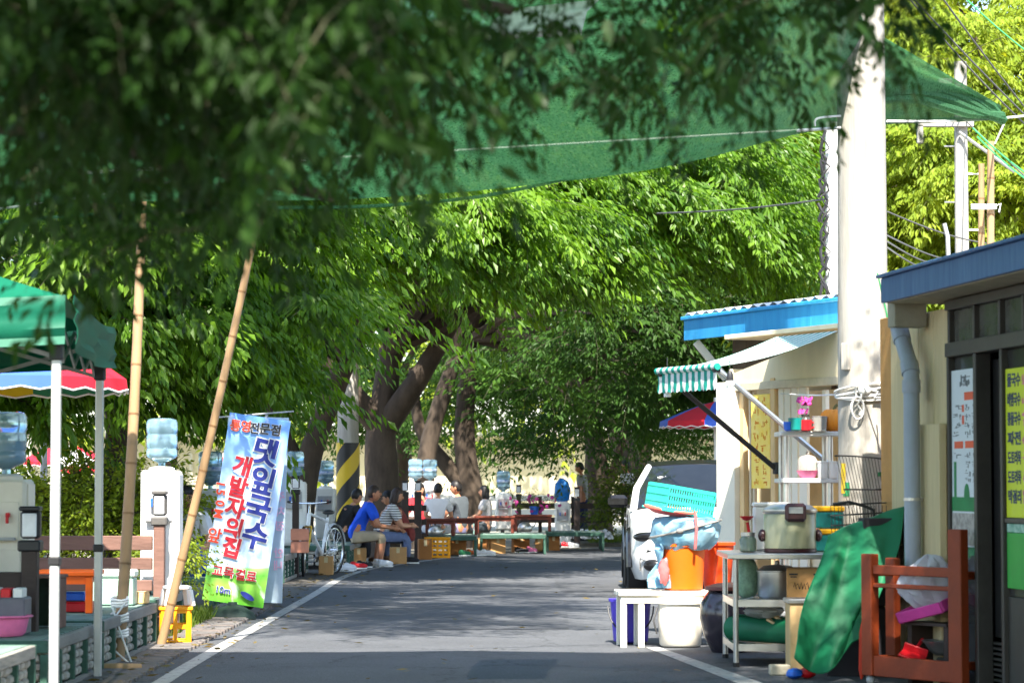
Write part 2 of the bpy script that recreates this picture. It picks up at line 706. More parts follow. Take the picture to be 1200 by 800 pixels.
def stem_arrays(pts, r0=0.008):
    V, Fc = [], []
    for i, p in enumerate(pts):
        r = r0 * (1 - .75 * i / (len(pts) - 1))
        for k in range(3):
            a = 2 * PI * k / 3
            V.append([p[0], p[1] + r * math.cos(a), p[2] + r * math.sin(a)])
    for i in range(len(pts) - 1):
        for k in range(3):
            a, b = i * 3 + k, i * 3 + (k + 1) % 3
            Fc += [[a, b, b + 3], [a, b + 3, a + 3]]
    return np.array(V), np.array(Fc)


BR = np.random.default_rng(5)
BOUGHS = [bough(BR, L=BR.uniform(1.3, 1.8), ntw=15, leaf=0.135, droop=BR.uniform(.32, .62), wid=.19, gap=.06) for _ in range(6)]
SHELF_B = [bough(BR, L=BR.uniform(1.1, 1.6), ntw=16, leaf=0.125, droop=BR.uniform(.24, .46), wid=.205, gap=.05, twl=.48, hang=.8) for _ in range(7)]
NEAR_B = [bough(BR, L=BR.uniform(.8, 1.15), ntw=11, leaf=0.115, droop=BR.uniform(.25, .5), twl=.36, gap=.045, wid=.19) for _ in range(5)]
FAR_B = [bough(BR, L=BR.uniform(1.5, 2.0), ntw=9, leaf=0.24, droop=BR.uniform(.2, .4), twl=.75, gap=.16, wid=.3) for _ in range(4)]
MINI_B = [bough(BR, L=BR.uniform(.35, .55), ntw=8, leaf=0.06, droop=BR.uniform(-.1, .3), twl=.2, gap=.04, wid=.28) for _ in range(4)]


def rot_np(yaw, pitch, roll):
    m = Matrix.Rotation(yaw, 3, 'Z') @ Matrix.Rotation(-pitch, 3, 'Y') @ Matrix.Rotation(roll, 3, 'X')
    return np.array(m)


def foliage(name, places, lib, mats, parent=None, stems=True, keep=None):
    """All sprays of one crown joined: places = (point, yaw, pitch, roll, scale, tint)."""
    VV, FF, TT, MI = [], [], [], []
    o = 0
    for (p, yaw, pit, rol, sc, tint) in places:
        V, stem = lib[int(RNG.integers(len(lib)))]
        Rm = rot_np(yaw, pit, rol) * sc
        P = np.asarray(p)
        v = V.reshape(-1, 3) @ Rm.T + P
        n = len(V)
        VV.append(v)
        q = o + np.arange(n)[:, None] * 4
        FF.append(np.concatenate([q + [0, 1, 2], q + [0, 2, 3]]))
        MI.append(np.zeros(2 * n))
        tt = np.clip(tint + RNG.normal(0, .13, n), 0, 1)
        TT.append(np.repeat(tt, 4))
        o += 4 * n
        if stems:
            sv, sf = stem_arrays(stem)
            VV.append(sv @ Rm.T + P)
            FF.append(sf + o)
            MI.append(np.ones(len(sf)))
            TT.append(np.zeros(len(sv)))
            o += len(sv)
    V = np.concatenate(VV)
    if parent is not None:
        V = V - np.array(parent.location)
    ob = np_obj(name, V, np.concatenate(FF), mats, np.concatenate(TT), np.concatenate(MI), parent)
    ob['kind'] = 'stuff'
    return ob


BARK = M('bark', (0.034, 0.025, 0.018), rough=0.95, scale=5, bump=1.0, bscale=22, col2=(0.085, 0.062, 0.044), stretch=(1, 1, .35))
TWIG = M('twig', (0.05, 0.05, 0.025), rough=0.9)
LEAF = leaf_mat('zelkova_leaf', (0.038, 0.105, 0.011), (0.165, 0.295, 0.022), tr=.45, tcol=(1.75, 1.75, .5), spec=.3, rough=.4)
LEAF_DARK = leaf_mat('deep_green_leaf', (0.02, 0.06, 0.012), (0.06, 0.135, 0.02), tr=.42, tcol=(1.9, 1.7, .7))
LEAF_SHADE = leaf_mat('shaded_zelkova_leaf', (0.010, 0.029, 0.005), (0.027, 0.072, 0.009), tr=.4, tcol=(1.75, 1.75, .5))  # zelkova leaf for the overhang, its shade put into the leaf colour
LEAF_YEL = leaf_mat('yellow_green_leaf', (0.11, 0.19, 0.018), (0.29, 0.37, 0.04), tr=.5)
LEAF_SHRUB = leaf_mat('shrub_leaf', (0.04, 0.085, 0.012), (0.13, 0.19, 0.025))


def wander(p, q, n=7, amp=0.12, sag=0.0):
    p, q = Vector(p), Vector(q)
    out = []
    for i in range(n + 1):
        t = i / n
        e = math.sin(PI * t)
        out.append(p.lerp(q, t) + Vector((jit(amp) * e, jit(amp) * e, jit(amp) * .5 * e + sag * e)))
    return out


def tree(label, base, trunk, crown_c, crown_r, leafm, nclump=24, nb=13, lib=None, r0=0.3, group='trees along the lane', limbs=(), front=0.5, spread=0.9, low=-0.75, sc=(0.8, 1.25), seed=0, clumps=None, tint=.45, face=None, flat=1.0, shelves=None):
    """Trunk and limbs of bark, and a crown of layered drooping sprays set in plates round points on an uneven shell."""
    rg = np.random.default_rng(100 + seed)
    root = thing('tree', label, 'tree', base, 0, group)
    b = Vector(base)
    mb = MB()
    pts = [b + Vector((0, 0, -.1))] + [Vector(t) for t in trunk]
    pts = spline(pts, 4)
    n = len(pts)
    rad = [r0 * (1.25 if i == 0 else 1.0) * (1 - .45 * i / n) * random.uniform(.93, 1.07) for i in range(n)]
    mb.tube(pts, rad, n=12)
    mb.build('trunk', BARK, root, world=True)
    top = pts[-1]
    for lp in limbs:
        lb = MB()
        lpts = spline([Vector(x) for x in lp[0]], 4)
        lb.tube(lpts, [lp[1] * (1 - .6 * i / len(lpts)) for i in range(len(lpts))], n=9)
        lb.build('limb', BARK, root, world=True)
    C, Rr = np.array(crown_c), np.array(crown_r)
    cl = []
    for i in range(nclump):
        for _ in range(40):
            d = rg.normal(size=3)
            d /= np.linalg.norm(d)
            if d[2] < low:
                continue
            if d[1] > 0.35 and rg.random() < front:
                continue
            break
        rr = rg.uniform(.55 if flat == 1.0 else .75, 1.0)
        cl.append(C + d * Rr * rr)
    if clumps:
        cl += [np.array(c) for c in clumps]
    if shelves:
        # layered shelves of foliage round the outside of the crown
        dz, step = shelves[:2]
        z = C[2] - Rr[2] * (shelves[2] if len(shelves) > 2 else .8)
        k = 0
        while z < C[2] + Rr[2]:
            ro = math.sqrt(max(0.05, 1 - ((z - C[2]) / Rr[2]) ** 2))
            n_az = max(3, int(PI * 1.25 * ro * (Rr[0] + Rr[1]) / 2 / step))
            for i in range(n_az):
                az = -PI / 2 + (i + .5 * (k % 2) - n_az / 2) / n_az * PI * 1.25 + rg.normal(0, .08)
                f_ = rg.uniform(.72, 1.05)
                cl.append(C * [1, 1, 0] + np.array([Rr[0] * ro * f_ * math.cos(az), Rr[1] * ro * f_ * math.sin(az), z + rg.normal(0, .13)]))
            z += dz
            k += 1
    places = []
    for c in cl:
        out = math.atan2(c[1] - C[1], c[0] - C[0])
        ct = tint + rg.normal(0, .2)
        for k in range(nb):
            yaw = out + rg.normal(0, 1.0) if face is None else face + rg.normal(0, .65)
            p = c + rg.normal(size=3) * [spread * .45, spread * .45, spread * .22 * flat]
            places.append((p, yaw, rg.normal(.08, .22), rg.normal(0, .25), rg.uniform(*sc), ct + rg.normal(0, .08)))
    for c in cl[::3]:
        lb = MB()
        cc = Vector(c)
        pl = wander(top, cc, 6, .18, .25)
        lb.tube(pl, [r0 * .38 * (1 - .85 * i / 6) for i in range(7)], n=6)
        lb.build('limb', BARK, root, world=True)
    foliage('crown', places, lib or BOUGHS, [leafm, TWIG], root)
    return root


# --- near left tree whose low branches hang over the street in front of the camera
def overhang():
    rg = np.random.default_rng(77)
    base = (-3.6, 7.2, 0)
    root = thing('tree', 'dark blurred tree whose low leafy branches hang across the top of the view', 'tree', base, 0, 'trees along the lane')
    mb = MB()
    tp = spline([Vector((-3.6, 7.2, -.1)), Vector((-3.5, 7.1, 1.2)), Vector((-3.6, 7.0, 2.6)), Vector((-3.2, 6.6, 4.2))], 4)
    mb.tube(tp, [.3 * (1 - .4 * i / len(tp)) for i in range(len(tp))], n=12)
    mb.build('trunk', BARK, root, world=True)
    lines = [
        [(-3.4, 6.9, 2.5), (-2.2, 7.3, 3.0), (-1.0, 7.6, 2.85), (0.0, 7.8, 2.7)],
        [(-3.3, 6.8, 3.2), (-1.8, 7.6, 3.25), (-.2, 8.2, 3.05), (1.2, 8.6, 2.95)],
        [(-3.4, 6.9, 2.2), (-2.4, 7.8, 2.5), (-1.4, 8.4, 2.4), (-.6, 8.8, 2.25)],
        [(-3.3, 6.8, 3.6), (-1.6, 6.0, 3.9), (0.4, 6.4, 4.0), (2.2, 7.2, 3.8)],
    ]
    for ln in lines:
        lb = MB()
        q = spline([Vector(x) for x in ln], 5)
        lb.tube(q, [.075 * (1 - .8 * i / len(q)) for i in range(len(q))], n=7)
        lb.build('limb', BARK, root, world=True)
    # hanging sprays: lower outline of the leaf mass, photo-measured and set at 6.4 to 9.5 m
    low = [(0, 285), (40, 335), (90, 320), (150, 365), (200, 330), (260, 345), (320, 260), (360, 210), (400, 175), (460, 235), (520, 190), (600, 150), (660, 130), (700, 190), (760, 165), (820, 160), (870, 110), (920, 95), (980, 100), (1030, 50)]

    def lim(px):
        for a, c in zip(low, low[1:]):
            if a[0] <= px <= c[0]:
                return a[1] + (c[1] - a[1]) * (px - a[0]) / (c[0] - a[0])
        return low[-1][1]
    places = []
    tips = []
    px = -30
    while px < 430:
        y_ = lim(max(0, px))
        while y_ > -20:
            if y_ < 190 or rg.random() < .55:
                tips.append((px + rg.normal(0, 14), y_ + rg.normal(0, 12), rg.uniform(4.9, 6.6) if y_ < 190 else rg.uniform(6.2, 8.6)))
            y_ -= 52
        px += 40
    tips += [(x, y, rg.uniform(6.6, 9.0)) for x, y in (
        (460, 235), (430, 185), (522, 190), (500, 125), (565, 140), (606, 118), (640, 122), (700, 190), (722, 105), (686, 150), (762, 168), (784, 82), (832, 165), (802, 112), (862, 120), (902, 97), (880, 52),
        (942, 100), (962, 52), (992, 106), (1012, 62), (1024, 34), (742, 24), (822, 24), (902, 14), (962, 4), (470, 66), (440, 105), (530, 70), (560, 30), (850, -10), (760, -20), (700, 40), (660, 60), (990, 10))]
    tips += [(255, 90, 5.7), (290, 130, 5.8), (335, 140, 6.0), (370, 150, 6.1), (245, 125, 5.8), (60, 125, 5.6), (120, 135, 5.6)]
    for tx, ty, D in tips:
        tb_ = rg.normal(.38, .2)
        for k in range(4 if tx < 430 else 3):
            yaw = rg.uniform(-PI, PI) if k else rg.normal(.2, .6)
            p = W(tx + rg.normal(0, 16), ty - 112 * 7.4 / D + rg.normal(0, 16), D + rg.normal(0, .15))
            p = p - Vector((math.cos(yaw), math.sin(yaw), 0)) * .06
            places.append((p, yaw, rg.normal(-.35, .22), rg.normal(0, .35), rg.uniform(.36, .58) if tx < 430 else rg.uniform(.3, .48), tb_ + rg.normal(0, .08)))
    # leaves that can be picked apart: 300 single leaves of the nearest sprays
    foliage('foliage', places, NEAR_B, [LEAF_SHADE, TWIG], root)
    lm = MB()
    lm.add([(0, 0, 0), (.25, .16, .03), (.55, .19, .035), (1, 0, -.1), (.55, -.19, .035), (.25, -.16, .03), (.5, 0, 0)], [(0, 6, 1), (1, 6, 2), (2, 6, 3), (3, 6, 4), (4, 6, 5), (5, 6, 0)])
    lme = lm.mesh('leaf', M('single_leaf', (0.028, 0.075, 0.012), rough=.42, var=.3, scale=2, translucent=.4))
    pl = []
    for i in range(300):
        px = rg.uniform(0, 1030)
        py = lim(px) * rg.uniform(.2, 1) - rg.uniform(-5, 25)
        p = W(px, py, rg.uniform(6.2, 6.9)) - Vector(base)
        s = rg.uniform(.06, .095)
        pl.append((p, (rg.normal(0, .5), rg.uniform(.3, 1.1), rg.uniform(0, 6.28)), (s, s, s)))
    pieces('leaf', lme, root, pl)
    # the rest of the crown, above and behind the view
    top = []
    gaps = [W(275, 75, 5.8), W(330, 110, 6.0), W(80, 95, 5.6)]          # openings that let a little sun down to the low sprays
    for i in range(760):
        p = (rg.uniform(-5.5, 3.4), rg.uniform(1.0, 8.6), rg.uniform(4.2, 7.4))
        q_ = Vector(p)
        if any(((q_ - g_) - SUN * (q_ - g_).dot(SUN)).length < .95 for g_ in gaps):
            continue
        top.append((p, rg.uniform(0, 6.28), rg.normal(.05, .2), rg.normal(0, .25), rg.uniform(.8, 1.25), rg.normal(.45, .15)))
    foliage('crown', top, BOUGHS, [LEAF, TWIG], root)


overhang()

# seen tree rows: trunk positions and crowns read off the photograph
tree('bushy tree behind the hedge on the left, its boughs hanging to the beverage dispensers', (-4.72, 31, 0), [(-4.75, 31, 1.0), (-4.6, 30.9, 2.0), (-4.9, 30.6, 3.4)], (-5.4, 29.4, 4.1), (2.7, 3.2, 2.2), LEAF, 5, 15, SHELF_B, r0=.2, seed=1, flat=.35, shelves=(.62, 1.15), face=-.5, low=-.95,
     clumps=[(-4.8, 26.5, 2.6), (-3.9, 26.5, 2.75), (-3.3, 27, 3.2), (-5.6, 27, 2.5), (-4.3, 26.0, 3.6), (-3.0, 27.5, 3.9), (-2.8, 27.0, 3.1), (-5.2, 25.5, 3.3), (-3.5, 28, 2.5), (-2.6, 28, 4.4), (-4.0, 25.5, 4.3)])
tree('leaning forked trunk left of the striped utility pole, under bright drooping boughs', (-3.35, 42, 0), [(-3.35, 42, 1.0), (-3.1, 41.8, 2.0), (-2.6, 41.4, 3.2)], (-2.6, 37.4, 5.1), (3.1, 4.0, 2.3), LEAF, 5, 15, SHELF_B, r0=.27, seed=2, flat=.35, shelves=(.62, 1.2, .3), face=-.5, low=-.35,
     limbs=[([(-3.3, 42, 1.2), (-3.7, 41.8, 2.2), (-4.3, 41.5, 3.4)], .2)],
     clumps=[(-2.6, 33.5, 4.3), (-1.9, 33.2, 4.6), (-1.2, 33.6, 4.8), (-3.2, 33, 4.4), (-.7, 34, 4.8), (-1.7, 33, 4.9), (-2.6, 33, 5.2), (-3.0, 32.8, 4.3)])
tree('thickest straight trunk behind the man in the blue shirt', (-2.25, 46, 0), [(-2.25, 46, 1.2), (-2.28, 46, 2.2), (-2.1, 45.9, 3.6)], (.2, 41.5, 5.3), (3.5, 4.6, 2.3), LEAF, 6, 15, SHELF_B, r0=.36, seed=3, flat=.35, shelves=(.62, 1.25, .25), face=-.45, low=-.3,
     limbs=[([(-2.3, 46, 2.3), (-2.9, 45.6, 3.0), (-3.6, 45, 4.2)], .25), ([(-2.2, 46, 2.3), (-1.6, 45.5, 3.1), (-.8, 45, 4.4)], .25)],
     clumps=[(-.6, 36.5, 4.6), (.2, 36.5, 5.0), (.9, 37, 5.2), (-.1, 36.2, 5.6), (1.6, 37.5, 5.6), (-1.4, 36.2, 4.5), (-.9, 36.5, 4.3), (0.4, 37.4, 4.2), (2.2, 38, 5.9), (2.9, 38.5, 5.8), (1.2, 38, 4.6), (3.3, 39.5, 5.2)])
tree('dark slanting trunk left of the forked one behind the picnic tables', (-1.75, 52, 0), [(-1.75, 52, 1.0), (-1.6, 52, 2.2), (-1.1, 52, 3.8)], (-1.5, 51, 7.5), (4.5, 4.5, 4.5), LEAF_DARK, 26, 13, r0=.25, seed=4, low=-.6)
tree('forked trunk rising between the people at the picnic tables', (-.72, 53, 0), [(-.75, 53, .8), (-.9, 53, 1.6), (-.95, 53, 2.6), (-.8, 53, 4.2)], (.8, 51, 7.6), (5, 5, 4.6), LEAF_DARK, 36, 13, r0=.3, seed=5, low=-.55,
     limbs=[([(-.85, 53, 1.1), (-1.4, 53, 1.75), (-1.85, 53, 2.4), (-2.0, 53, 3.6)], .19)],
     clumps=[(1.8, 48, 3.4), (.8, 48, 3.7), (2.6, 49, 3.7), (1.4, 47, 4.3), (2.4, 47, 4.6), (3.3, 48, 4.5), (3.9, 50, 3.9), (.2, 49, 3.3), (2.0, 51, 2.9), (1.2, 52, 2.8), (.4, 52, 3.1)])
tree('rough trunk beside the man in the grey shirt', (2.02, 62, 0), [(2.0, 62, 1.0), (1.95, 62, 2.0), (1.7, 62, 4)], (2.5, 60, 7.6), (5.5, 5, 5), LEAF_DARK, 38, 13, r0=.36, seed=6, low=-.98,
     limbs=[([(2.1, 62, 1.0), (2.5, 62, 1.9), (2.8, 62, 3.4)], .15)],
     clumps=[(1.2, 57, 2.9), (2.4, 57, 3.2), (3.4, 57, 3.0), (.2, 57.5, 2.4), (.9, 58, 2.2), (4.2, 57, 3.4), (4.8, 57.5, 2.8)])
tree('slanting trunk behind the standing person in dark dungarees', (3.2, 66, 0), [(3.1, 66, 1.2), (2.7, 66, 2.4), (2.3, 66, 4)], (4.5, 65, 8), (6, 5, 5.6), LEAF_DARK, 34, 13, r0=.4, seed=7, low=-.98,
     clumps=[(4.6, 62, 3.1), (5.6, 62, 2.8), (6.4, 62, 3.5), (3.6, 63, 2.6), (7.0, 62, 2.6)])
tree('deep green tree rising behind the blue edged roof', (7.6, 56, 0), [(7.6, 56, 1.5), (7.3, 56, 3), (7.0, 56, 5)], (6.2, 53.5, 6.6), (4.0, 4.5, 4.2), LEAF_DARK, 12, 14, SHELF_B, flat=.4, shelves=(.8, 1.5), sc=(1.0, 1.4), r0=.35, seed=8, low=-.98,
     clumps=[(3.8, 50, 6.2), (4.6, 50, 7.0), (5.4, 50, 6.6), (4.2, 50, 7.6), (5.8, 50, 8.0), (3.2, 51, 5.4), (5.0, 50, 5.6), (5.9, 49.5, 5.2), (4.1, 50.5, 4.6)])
tree('bright yellow green tree behind the thin white pole and crossarm', (9.6, 46, 0), [(9.6, 46, 2), (9.4, 46, 4), (9.2, 46, 6)], (8.2, 44.5, 6.2), (3.4, 3.5, 3.4), LEAF_YEL, 12, 14, SHELF_B, flat=.4, shelves=(.75, 1.3), r0=.3, seed=9, low=-.95, spread=.7, tint=.55,
     clumps=[(6.4, 42, 4.8), (7.2, 41.6, 5.2), (8.0, 41.5, 4.7), (7.0, 41.5, 6.1), (6.2, 42, 5.6), (8.3, 41.6, 5.8)])
tree('tall bright tree at the far right with its crown cut by the picture edge', (14.2, 52, 0), [(14, 52, 3), (13.6, 52, 6), (13.2, 52, 9)], (10.8, 50, 8.6), (4.8, 4, 4.8), LEAF_YEL, 20, 14, SHELF_B, flat=.4, shelves=(.8, 1.5), sc=(1.0, 1.45), r0=.35, seed=10, low=-.95, spread=.8, tint=.6)
tree('shade tree behind the green tent, its unseen crown laid out to shade the lane', (-6.8, 22, 0), [(-6.8, 22, 2), (-6.5, 22, 4), (-4.8, 22.2, 6.5), (-2.5, 22.2, 7.4)], (-.8, 23.1, 8.0), (1.2, 7.0, .6), LEAF, 60, 10, r0=.3, seed=12, low=-.9, front=.0, sc=(.55, .85),  # crown above the frame, added and shaped to shade lane and banner
     clumps=[(-2.8, 20.3, 7.0), (-2.2, 20.6, 7.2), (-3.0, 21.2, 7.1), (-2.3, 21.6, 7.0), (-1.6, 20.9, 7.3), (-2.6, 22.2, 7.2)])

tree('added unseen tree behind the restaurant building, its crown shading the tarpaulin', (7.2, 12.5, 0), [(7.2, 12.5, 2), (7.0, 12.5, 4), (5.8, 12.5, 6.0)], (3.5, 12.6, 6.9), (1.8, 2.9, .7), LEAF, 62, 11, r0=.28, seed=40, low=-.9, front=.0, sc=(.55, .85))  # unseen tree, added so its crown shades the tarpaulin and steel table
for i, (x, y) in enumerate(((-7.5, -9), (1.0, -13), (8.0, -8))):  # unseen trees added behind the camera to cut the low sky light
    tree('unseen sky-blocking tree added behind the photographer, number of its row unseen'.replace(', number of its row unseen', (', towards the left', ', in the middle', ', towards the right')[i]), (x, y, 0), [(x, y, 1), (x + .2, y, 2.2), (x, y, 3.4)], (x, y, 4.2), (3.6, 3.2, 2.6), LEAF, 22, 12, r0=.3, seed=30 + i, low=-.9, front=.0)

for i, (x, lb) in enumerate(((-9.5, 'shaded tree at the back of the grove, far left behind the banner'), (-3.2, 'shaded tree at the back of the grove, behind the striped pole'), (3.4, 'shaded tree at the back of the grove, behind the blue bagged dispenser'), (9.6, 'shaded tree at the back of the grove, behind the parked car'))):
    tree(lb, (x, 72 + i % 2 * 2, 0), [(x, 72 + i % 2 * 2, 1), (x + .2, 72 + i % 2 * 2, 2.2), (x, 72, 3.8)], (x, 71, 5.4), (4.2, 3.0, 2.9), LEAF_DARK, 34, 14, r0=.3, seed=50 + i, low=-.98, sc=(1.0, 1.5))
# far wood that closes the view
fr = np.random.default_rng(21)
pl = []
for i in range(1500):
    x = fr.uniform(-34, 40)
    dz = 14 + 4 * math.sin(x * .31) + 3 * math.sin(x * .83 + 1)
    z = fr.uniform(3.2, dz)
    pl.append(((x, 86 + fr.uniform(-4, 5) + .35 * (z - 3), z), -PI / 2 + fr.normal(0, .9), fr.normal(0, .3), fr.normal(0, .3), fr.uniform(1.0, 1.7), fr.normal(.45, .2)))
fw = foliage('far_wood', pl, FAR_B, [LEAF_YEL, TWIG], None)
fw['label'] = 'sunlit far wood closing the view behind the lot'
mb = MB()
for x in (-28, -21, -13, -7, 9, 16, 24, 33):
    mb.tube(wander((x, 87 + jit(2), -.1), (x + jit(1), 88, 8), 6, .25), [.35 * (1 - .6 * i / 6) for i in range(7)], n=8)
mb.build('trunk', BARK, fw, kind='stuff')


def shrub(label, c, r, leafm, n=120, lib=None, cat='shrub', group=None, sc=(.8, 1.2), name='shrub', tint=.5):
    root = thing(name, label, cat, (c[0], c[1], 0), 0, group)
    rg = np.random.default_rng(int(abs(c[0]) * 100 + c[1]))
    pl = []
    for i in range(n):
        d = rg.normal(size=3)
        d /= np.linalg.norm(d)
        if d[2] < -.35:
            d[2] = -d[2]
        p = np.array(c) + d * np.array(r) * rg.uniform(.55, 1.0) * (1 + .18 * math.sin(5 * d[0] + 4 * d[1]))
        pl.append((p, math.atan2(d[1], d[0]) + rg.normal(0, .6), rg.normal(.45, .35), rg.normal(0, .4), rg.uniform(*sc), rg.normal(tint, .15)))
    mb = MB()
    for k in range(5):
        e = Vector(c) + Vector((jit(r[0] * .6), jit(r[1] * .6), r[2] * .3))
        mb.tube(wander((c[0] + jit(.08), c[1] + jit(.08), 0), e, 4, .05), [.018, .015, .012, .01, .006], n=5)
    mb.build('stem', BARK, root, world=True)
    foliage('foliage', pl, lib or MINI_B, [leafm, TWIG], root)
    return root


# hedge and verge shrubs
for i, (px, D, rx, h, lab) in enumerate([
        (60, 27.2, .62, .62, 'clipped hedge bush seen between the tent leg and the near lamp post'),
        (105, 27.0, .62, .60, 'sunlit hedge bush between the two tent legs'),
        (160, 27.3, .55, .55, 'hedge bush between the upright bamboo pole and the tall dispenser')]):
    shrub(lab, (GX(px, D), D, .72), (rx, .55, h), LEAF_YEL, 330, group='hedge bushes behind the wooden rails', sc=(.7, 1.1))
shrub('leafy shrub leaning over the verge beside the standing man in grey', (2.62, 55.2, .55), (.72, .7, .85), LEAF_SHRUB, 190, sc=(1.0, 1.5))
shrub('yellow green shrub growing against the left edge of the banner', (-3.14, 24.0, .42), (.2, .4, .36), LEAF_YEL, 110, sc=(.5, .8))


def grass(c, r, n, h, label, seed=3):
    rg = np.random.default_rng(seed)
    P = np.stack([c[0] + rg.uniform(-r[0], r[0], n), c[1] + rg.uniform(-r[1], r[1], n), np.zeros(n) + c[2]], 1)
    a = rg.uniform(0, 6.28, n)
    hh = h * rg.uniform(.5, 1.2, n)
    ww = .006 + .004 * rg.random(n)
    dx = np.stack([np.cos(a), np.sin(a), 0 * a], 1)
    ln = np.stack([np.cos(a + 1.5), np.sin(a + 1.5), 0 * a], 1) * (hh * rg.uniform(.2, .7, n))[:, None]
    V = np.stack([P - dx * ww[:, None], P + dx * ww[:, None], P + ln + np.stack([0 * a, 0 * a, hh], 1)], 1).reshape(-1, 3)
    o = np_obj('grass', V, np.arange(3 * n).reshape(-1, 3), [LEAF_SHRUB], np.repeat(rg.random(n), 3))
    o['kind'] = 'stuff'
    o['label'] = label
    return o


grass((-2.98, 23.6, .0), (.17, 2.2), 1800, .14, 'uncut grass between the pavement and the fence')
grass((4.2, 56.2, .06), (2.6, 1.6), 3000, .2, 'grass on the raised verge', 4)

# dry leaves blown along the lane edges
rg = np.random.default_rng(9)
n_ = 420
yy_ = rg.uniform(15.5, 44, n_)
xx_ = np.array([edge_x(y) for y in yy_]) + np.where(rg.random(n_) < .75, np.abs(rg.normal(0, .35, n_)) - .25, rg.uniform(0, 5, n_))
a_ = rg.uniform(0, 6.28, n_)
l_ = rg.uniform(.02, .05, n_)
c0 = np.stack([xx_, yy_, np.full(n_, .034)], 1)
d0 = np.stack([np.cos(a_), np.sin(a_), rg.uniform(-.2, .2, n_)], 1) * l_[:, None]
w0 = np.stack([-np.sin(a_), np.cos(a_), rg.uniform(0, .6, n_)], 1) * l_[:, None] * .4
V_ = np.stack([c0 - d0, c0 + w0, c0 + d0, c0 - w0], 1).reshape(-1, 3)
q_ = np.arange(n_)[:, None] * 4
lit = np_obj('leaf_litter', V_, np.concatenate([q_ + [0, 1, 2], q_ + [0, 2, 3]]), [leaf_mat('dry_leaf', (.05, .05, .012), (.22, .16, .06), tr=.2)], np.repeat(rg.random(n_), 4))
lit['kind'] = 'stuff'
lit['label'] = 'dry fallen leaves scattered along the lane edge'

# ================================================================== far beyond the trees
bm_ = thing('low_building', 'cream low building in full sun beyond the lot', 'building', (2, 99, 0), 0)
wm = M('cream_wall', (0.62, 0.56, 0.42), rough=.85, scale=2, var=.06)
mb = MB(); mb.box((0, 2, 1.5), (40, 4, 3.0)); mb.build('wall', wm, bm_)
mb = MB(); mb.box((0, 1.6, 3.12), (41, 5.4, .24), ch=.03); mb.build('roof', M('pale_roof', (.5, .48, .44), rough=.7), bm_)
for x in (-14, -5, 6, 15):
    mb = MB(); mb.box((x, -.06, 1.2), (.14, .12, 2.4), ch=.01); mb.build('downpipe', M('pale_pipe', (.6, .56, .48), rough=.6), bm_)
rl = thing('guard_rail', 'long white rail crossing behind the tables in the sun', 'rail', (0, 76, 0), 0)
wp = M('white_paint', (.78, .77, .74), rough=.5, var=.05)
for z in (.45, .85):
    mb = MB(); mb.box((1, 0, z), (26, .06, .17), ch=.01); mb.build('rail', wp, rl)
for i in range(14):
    mb = MB(); mb.box((-12 + i * 2.0, .06, .48), (.1, .06, .96), ch=.01); mb.build('post', wp, rl)

# ================================================================== shared materials
GREEN_F = M('tent_green', rgb(15, 112, 86), rough=.55, var=.08, scale=3, translucent=.35)
ALU = M('pale_metal_tube', (.55, .56, .55), rough=.35, metal=.35, var=.08)
BLACKP = M('black_plastic', (.02, .02, .022), rough=.45)
BAMBOO = M('bamboo', rgb(150, 122, 88), rough=.6, scale=7, var=.2, stretch=(1, 1, .25), bump=.2)
BAMBOO_N = M('bamboo_node', rgb(120, 90, 58), rough=.6)
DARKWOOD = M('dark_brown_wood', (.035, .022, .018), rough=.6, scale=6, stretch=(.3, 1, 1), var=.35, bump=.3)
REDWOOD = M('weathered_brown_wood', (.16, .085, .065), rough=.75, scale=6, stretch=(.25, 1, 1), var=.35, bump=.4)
WHITEP = M('white_plastic', (.74, .74, .71), rough=.4, var=.05)
CREAMP = M('cream_plastic', (.66, .62, .52), rough=.4, var=.06)
GREYP = M('grey_plastic', (.35, .36, .37), rough=.45)
GREEN_W = M('green_painted_wood', (.03, .085, .06), rough=.65, var=.3, scale=10, bump=.3)
SLAT = M('pale_green_slat', (.13, .19, .165), rough=.8, var=.3, scale=12, bump=.3)
GREYW = M('grey_weathered_wood', (.22, .21, .19), rough=.85, var=.3, scale=6, stretch=(1, .2, 1), bump=.4)
BLOCK = M('pale_woven_block', (.36, .34, .29), rough=.9, var=.3, scale=14, bump=.5)
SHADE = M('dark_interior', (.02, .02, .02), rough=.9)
WATER = M('bottle_blue', (.40, .66, .82), rough=.08, trans=.65, spec=.5, var=.06)
WATERD = M('water_inside', (.05, .22, .42), rough=.08, trans=.3, spec=.5, var=.05)
CARD = M('cardboard', rgb(186, 140, 88), rough=.85, var=.1, scale=5, bump=.15)
CARD2 = M('brown_cardboard', rgb(150, 98, 50), rough=.85, var=.12, scale=5, bump=.15)
TAPE = M('parcel_tape', rgb(205, 185, 140), rough=.3)
YEL = M('yellow_plastic', rgb(240, 160, 15), rough=.45, var=.08)
ORANGE = M('orange_plastic', rgb(240, 100, 20), rough=.4, var=.06)
ORWOOD = M('orange_stained_wood', rgb(132, 54, 22), rough=.55, var=.18, scale=5, stretch=(.3, 1, 1), bump=.2)
BRTABLE = M('red_brown_table', rgb(98, 42, 28), rough=.5, var=.2, scale=5)
RED = M('red_plastic', rgb(200, 25, 35), rough=.4)
BLUE = M('blue_plastic', rgb(30, 95, 200), rough=.4)
PINK = M('pink_plastic', rgb(235, 120, 165), rough=.4)
ROPE = M('white_rope', (.7, .7, .68), rough=.8)
LENS = M('lamp_lens', (.75, .76, .78), rough=.35)
TYRE = M('tyre_rubber', (.02, .02, .021), rough=.8, var=.2)
CHROME = M('bright_metal', (.7, .7, .7), rough=.22, metal=.9, var=.04)
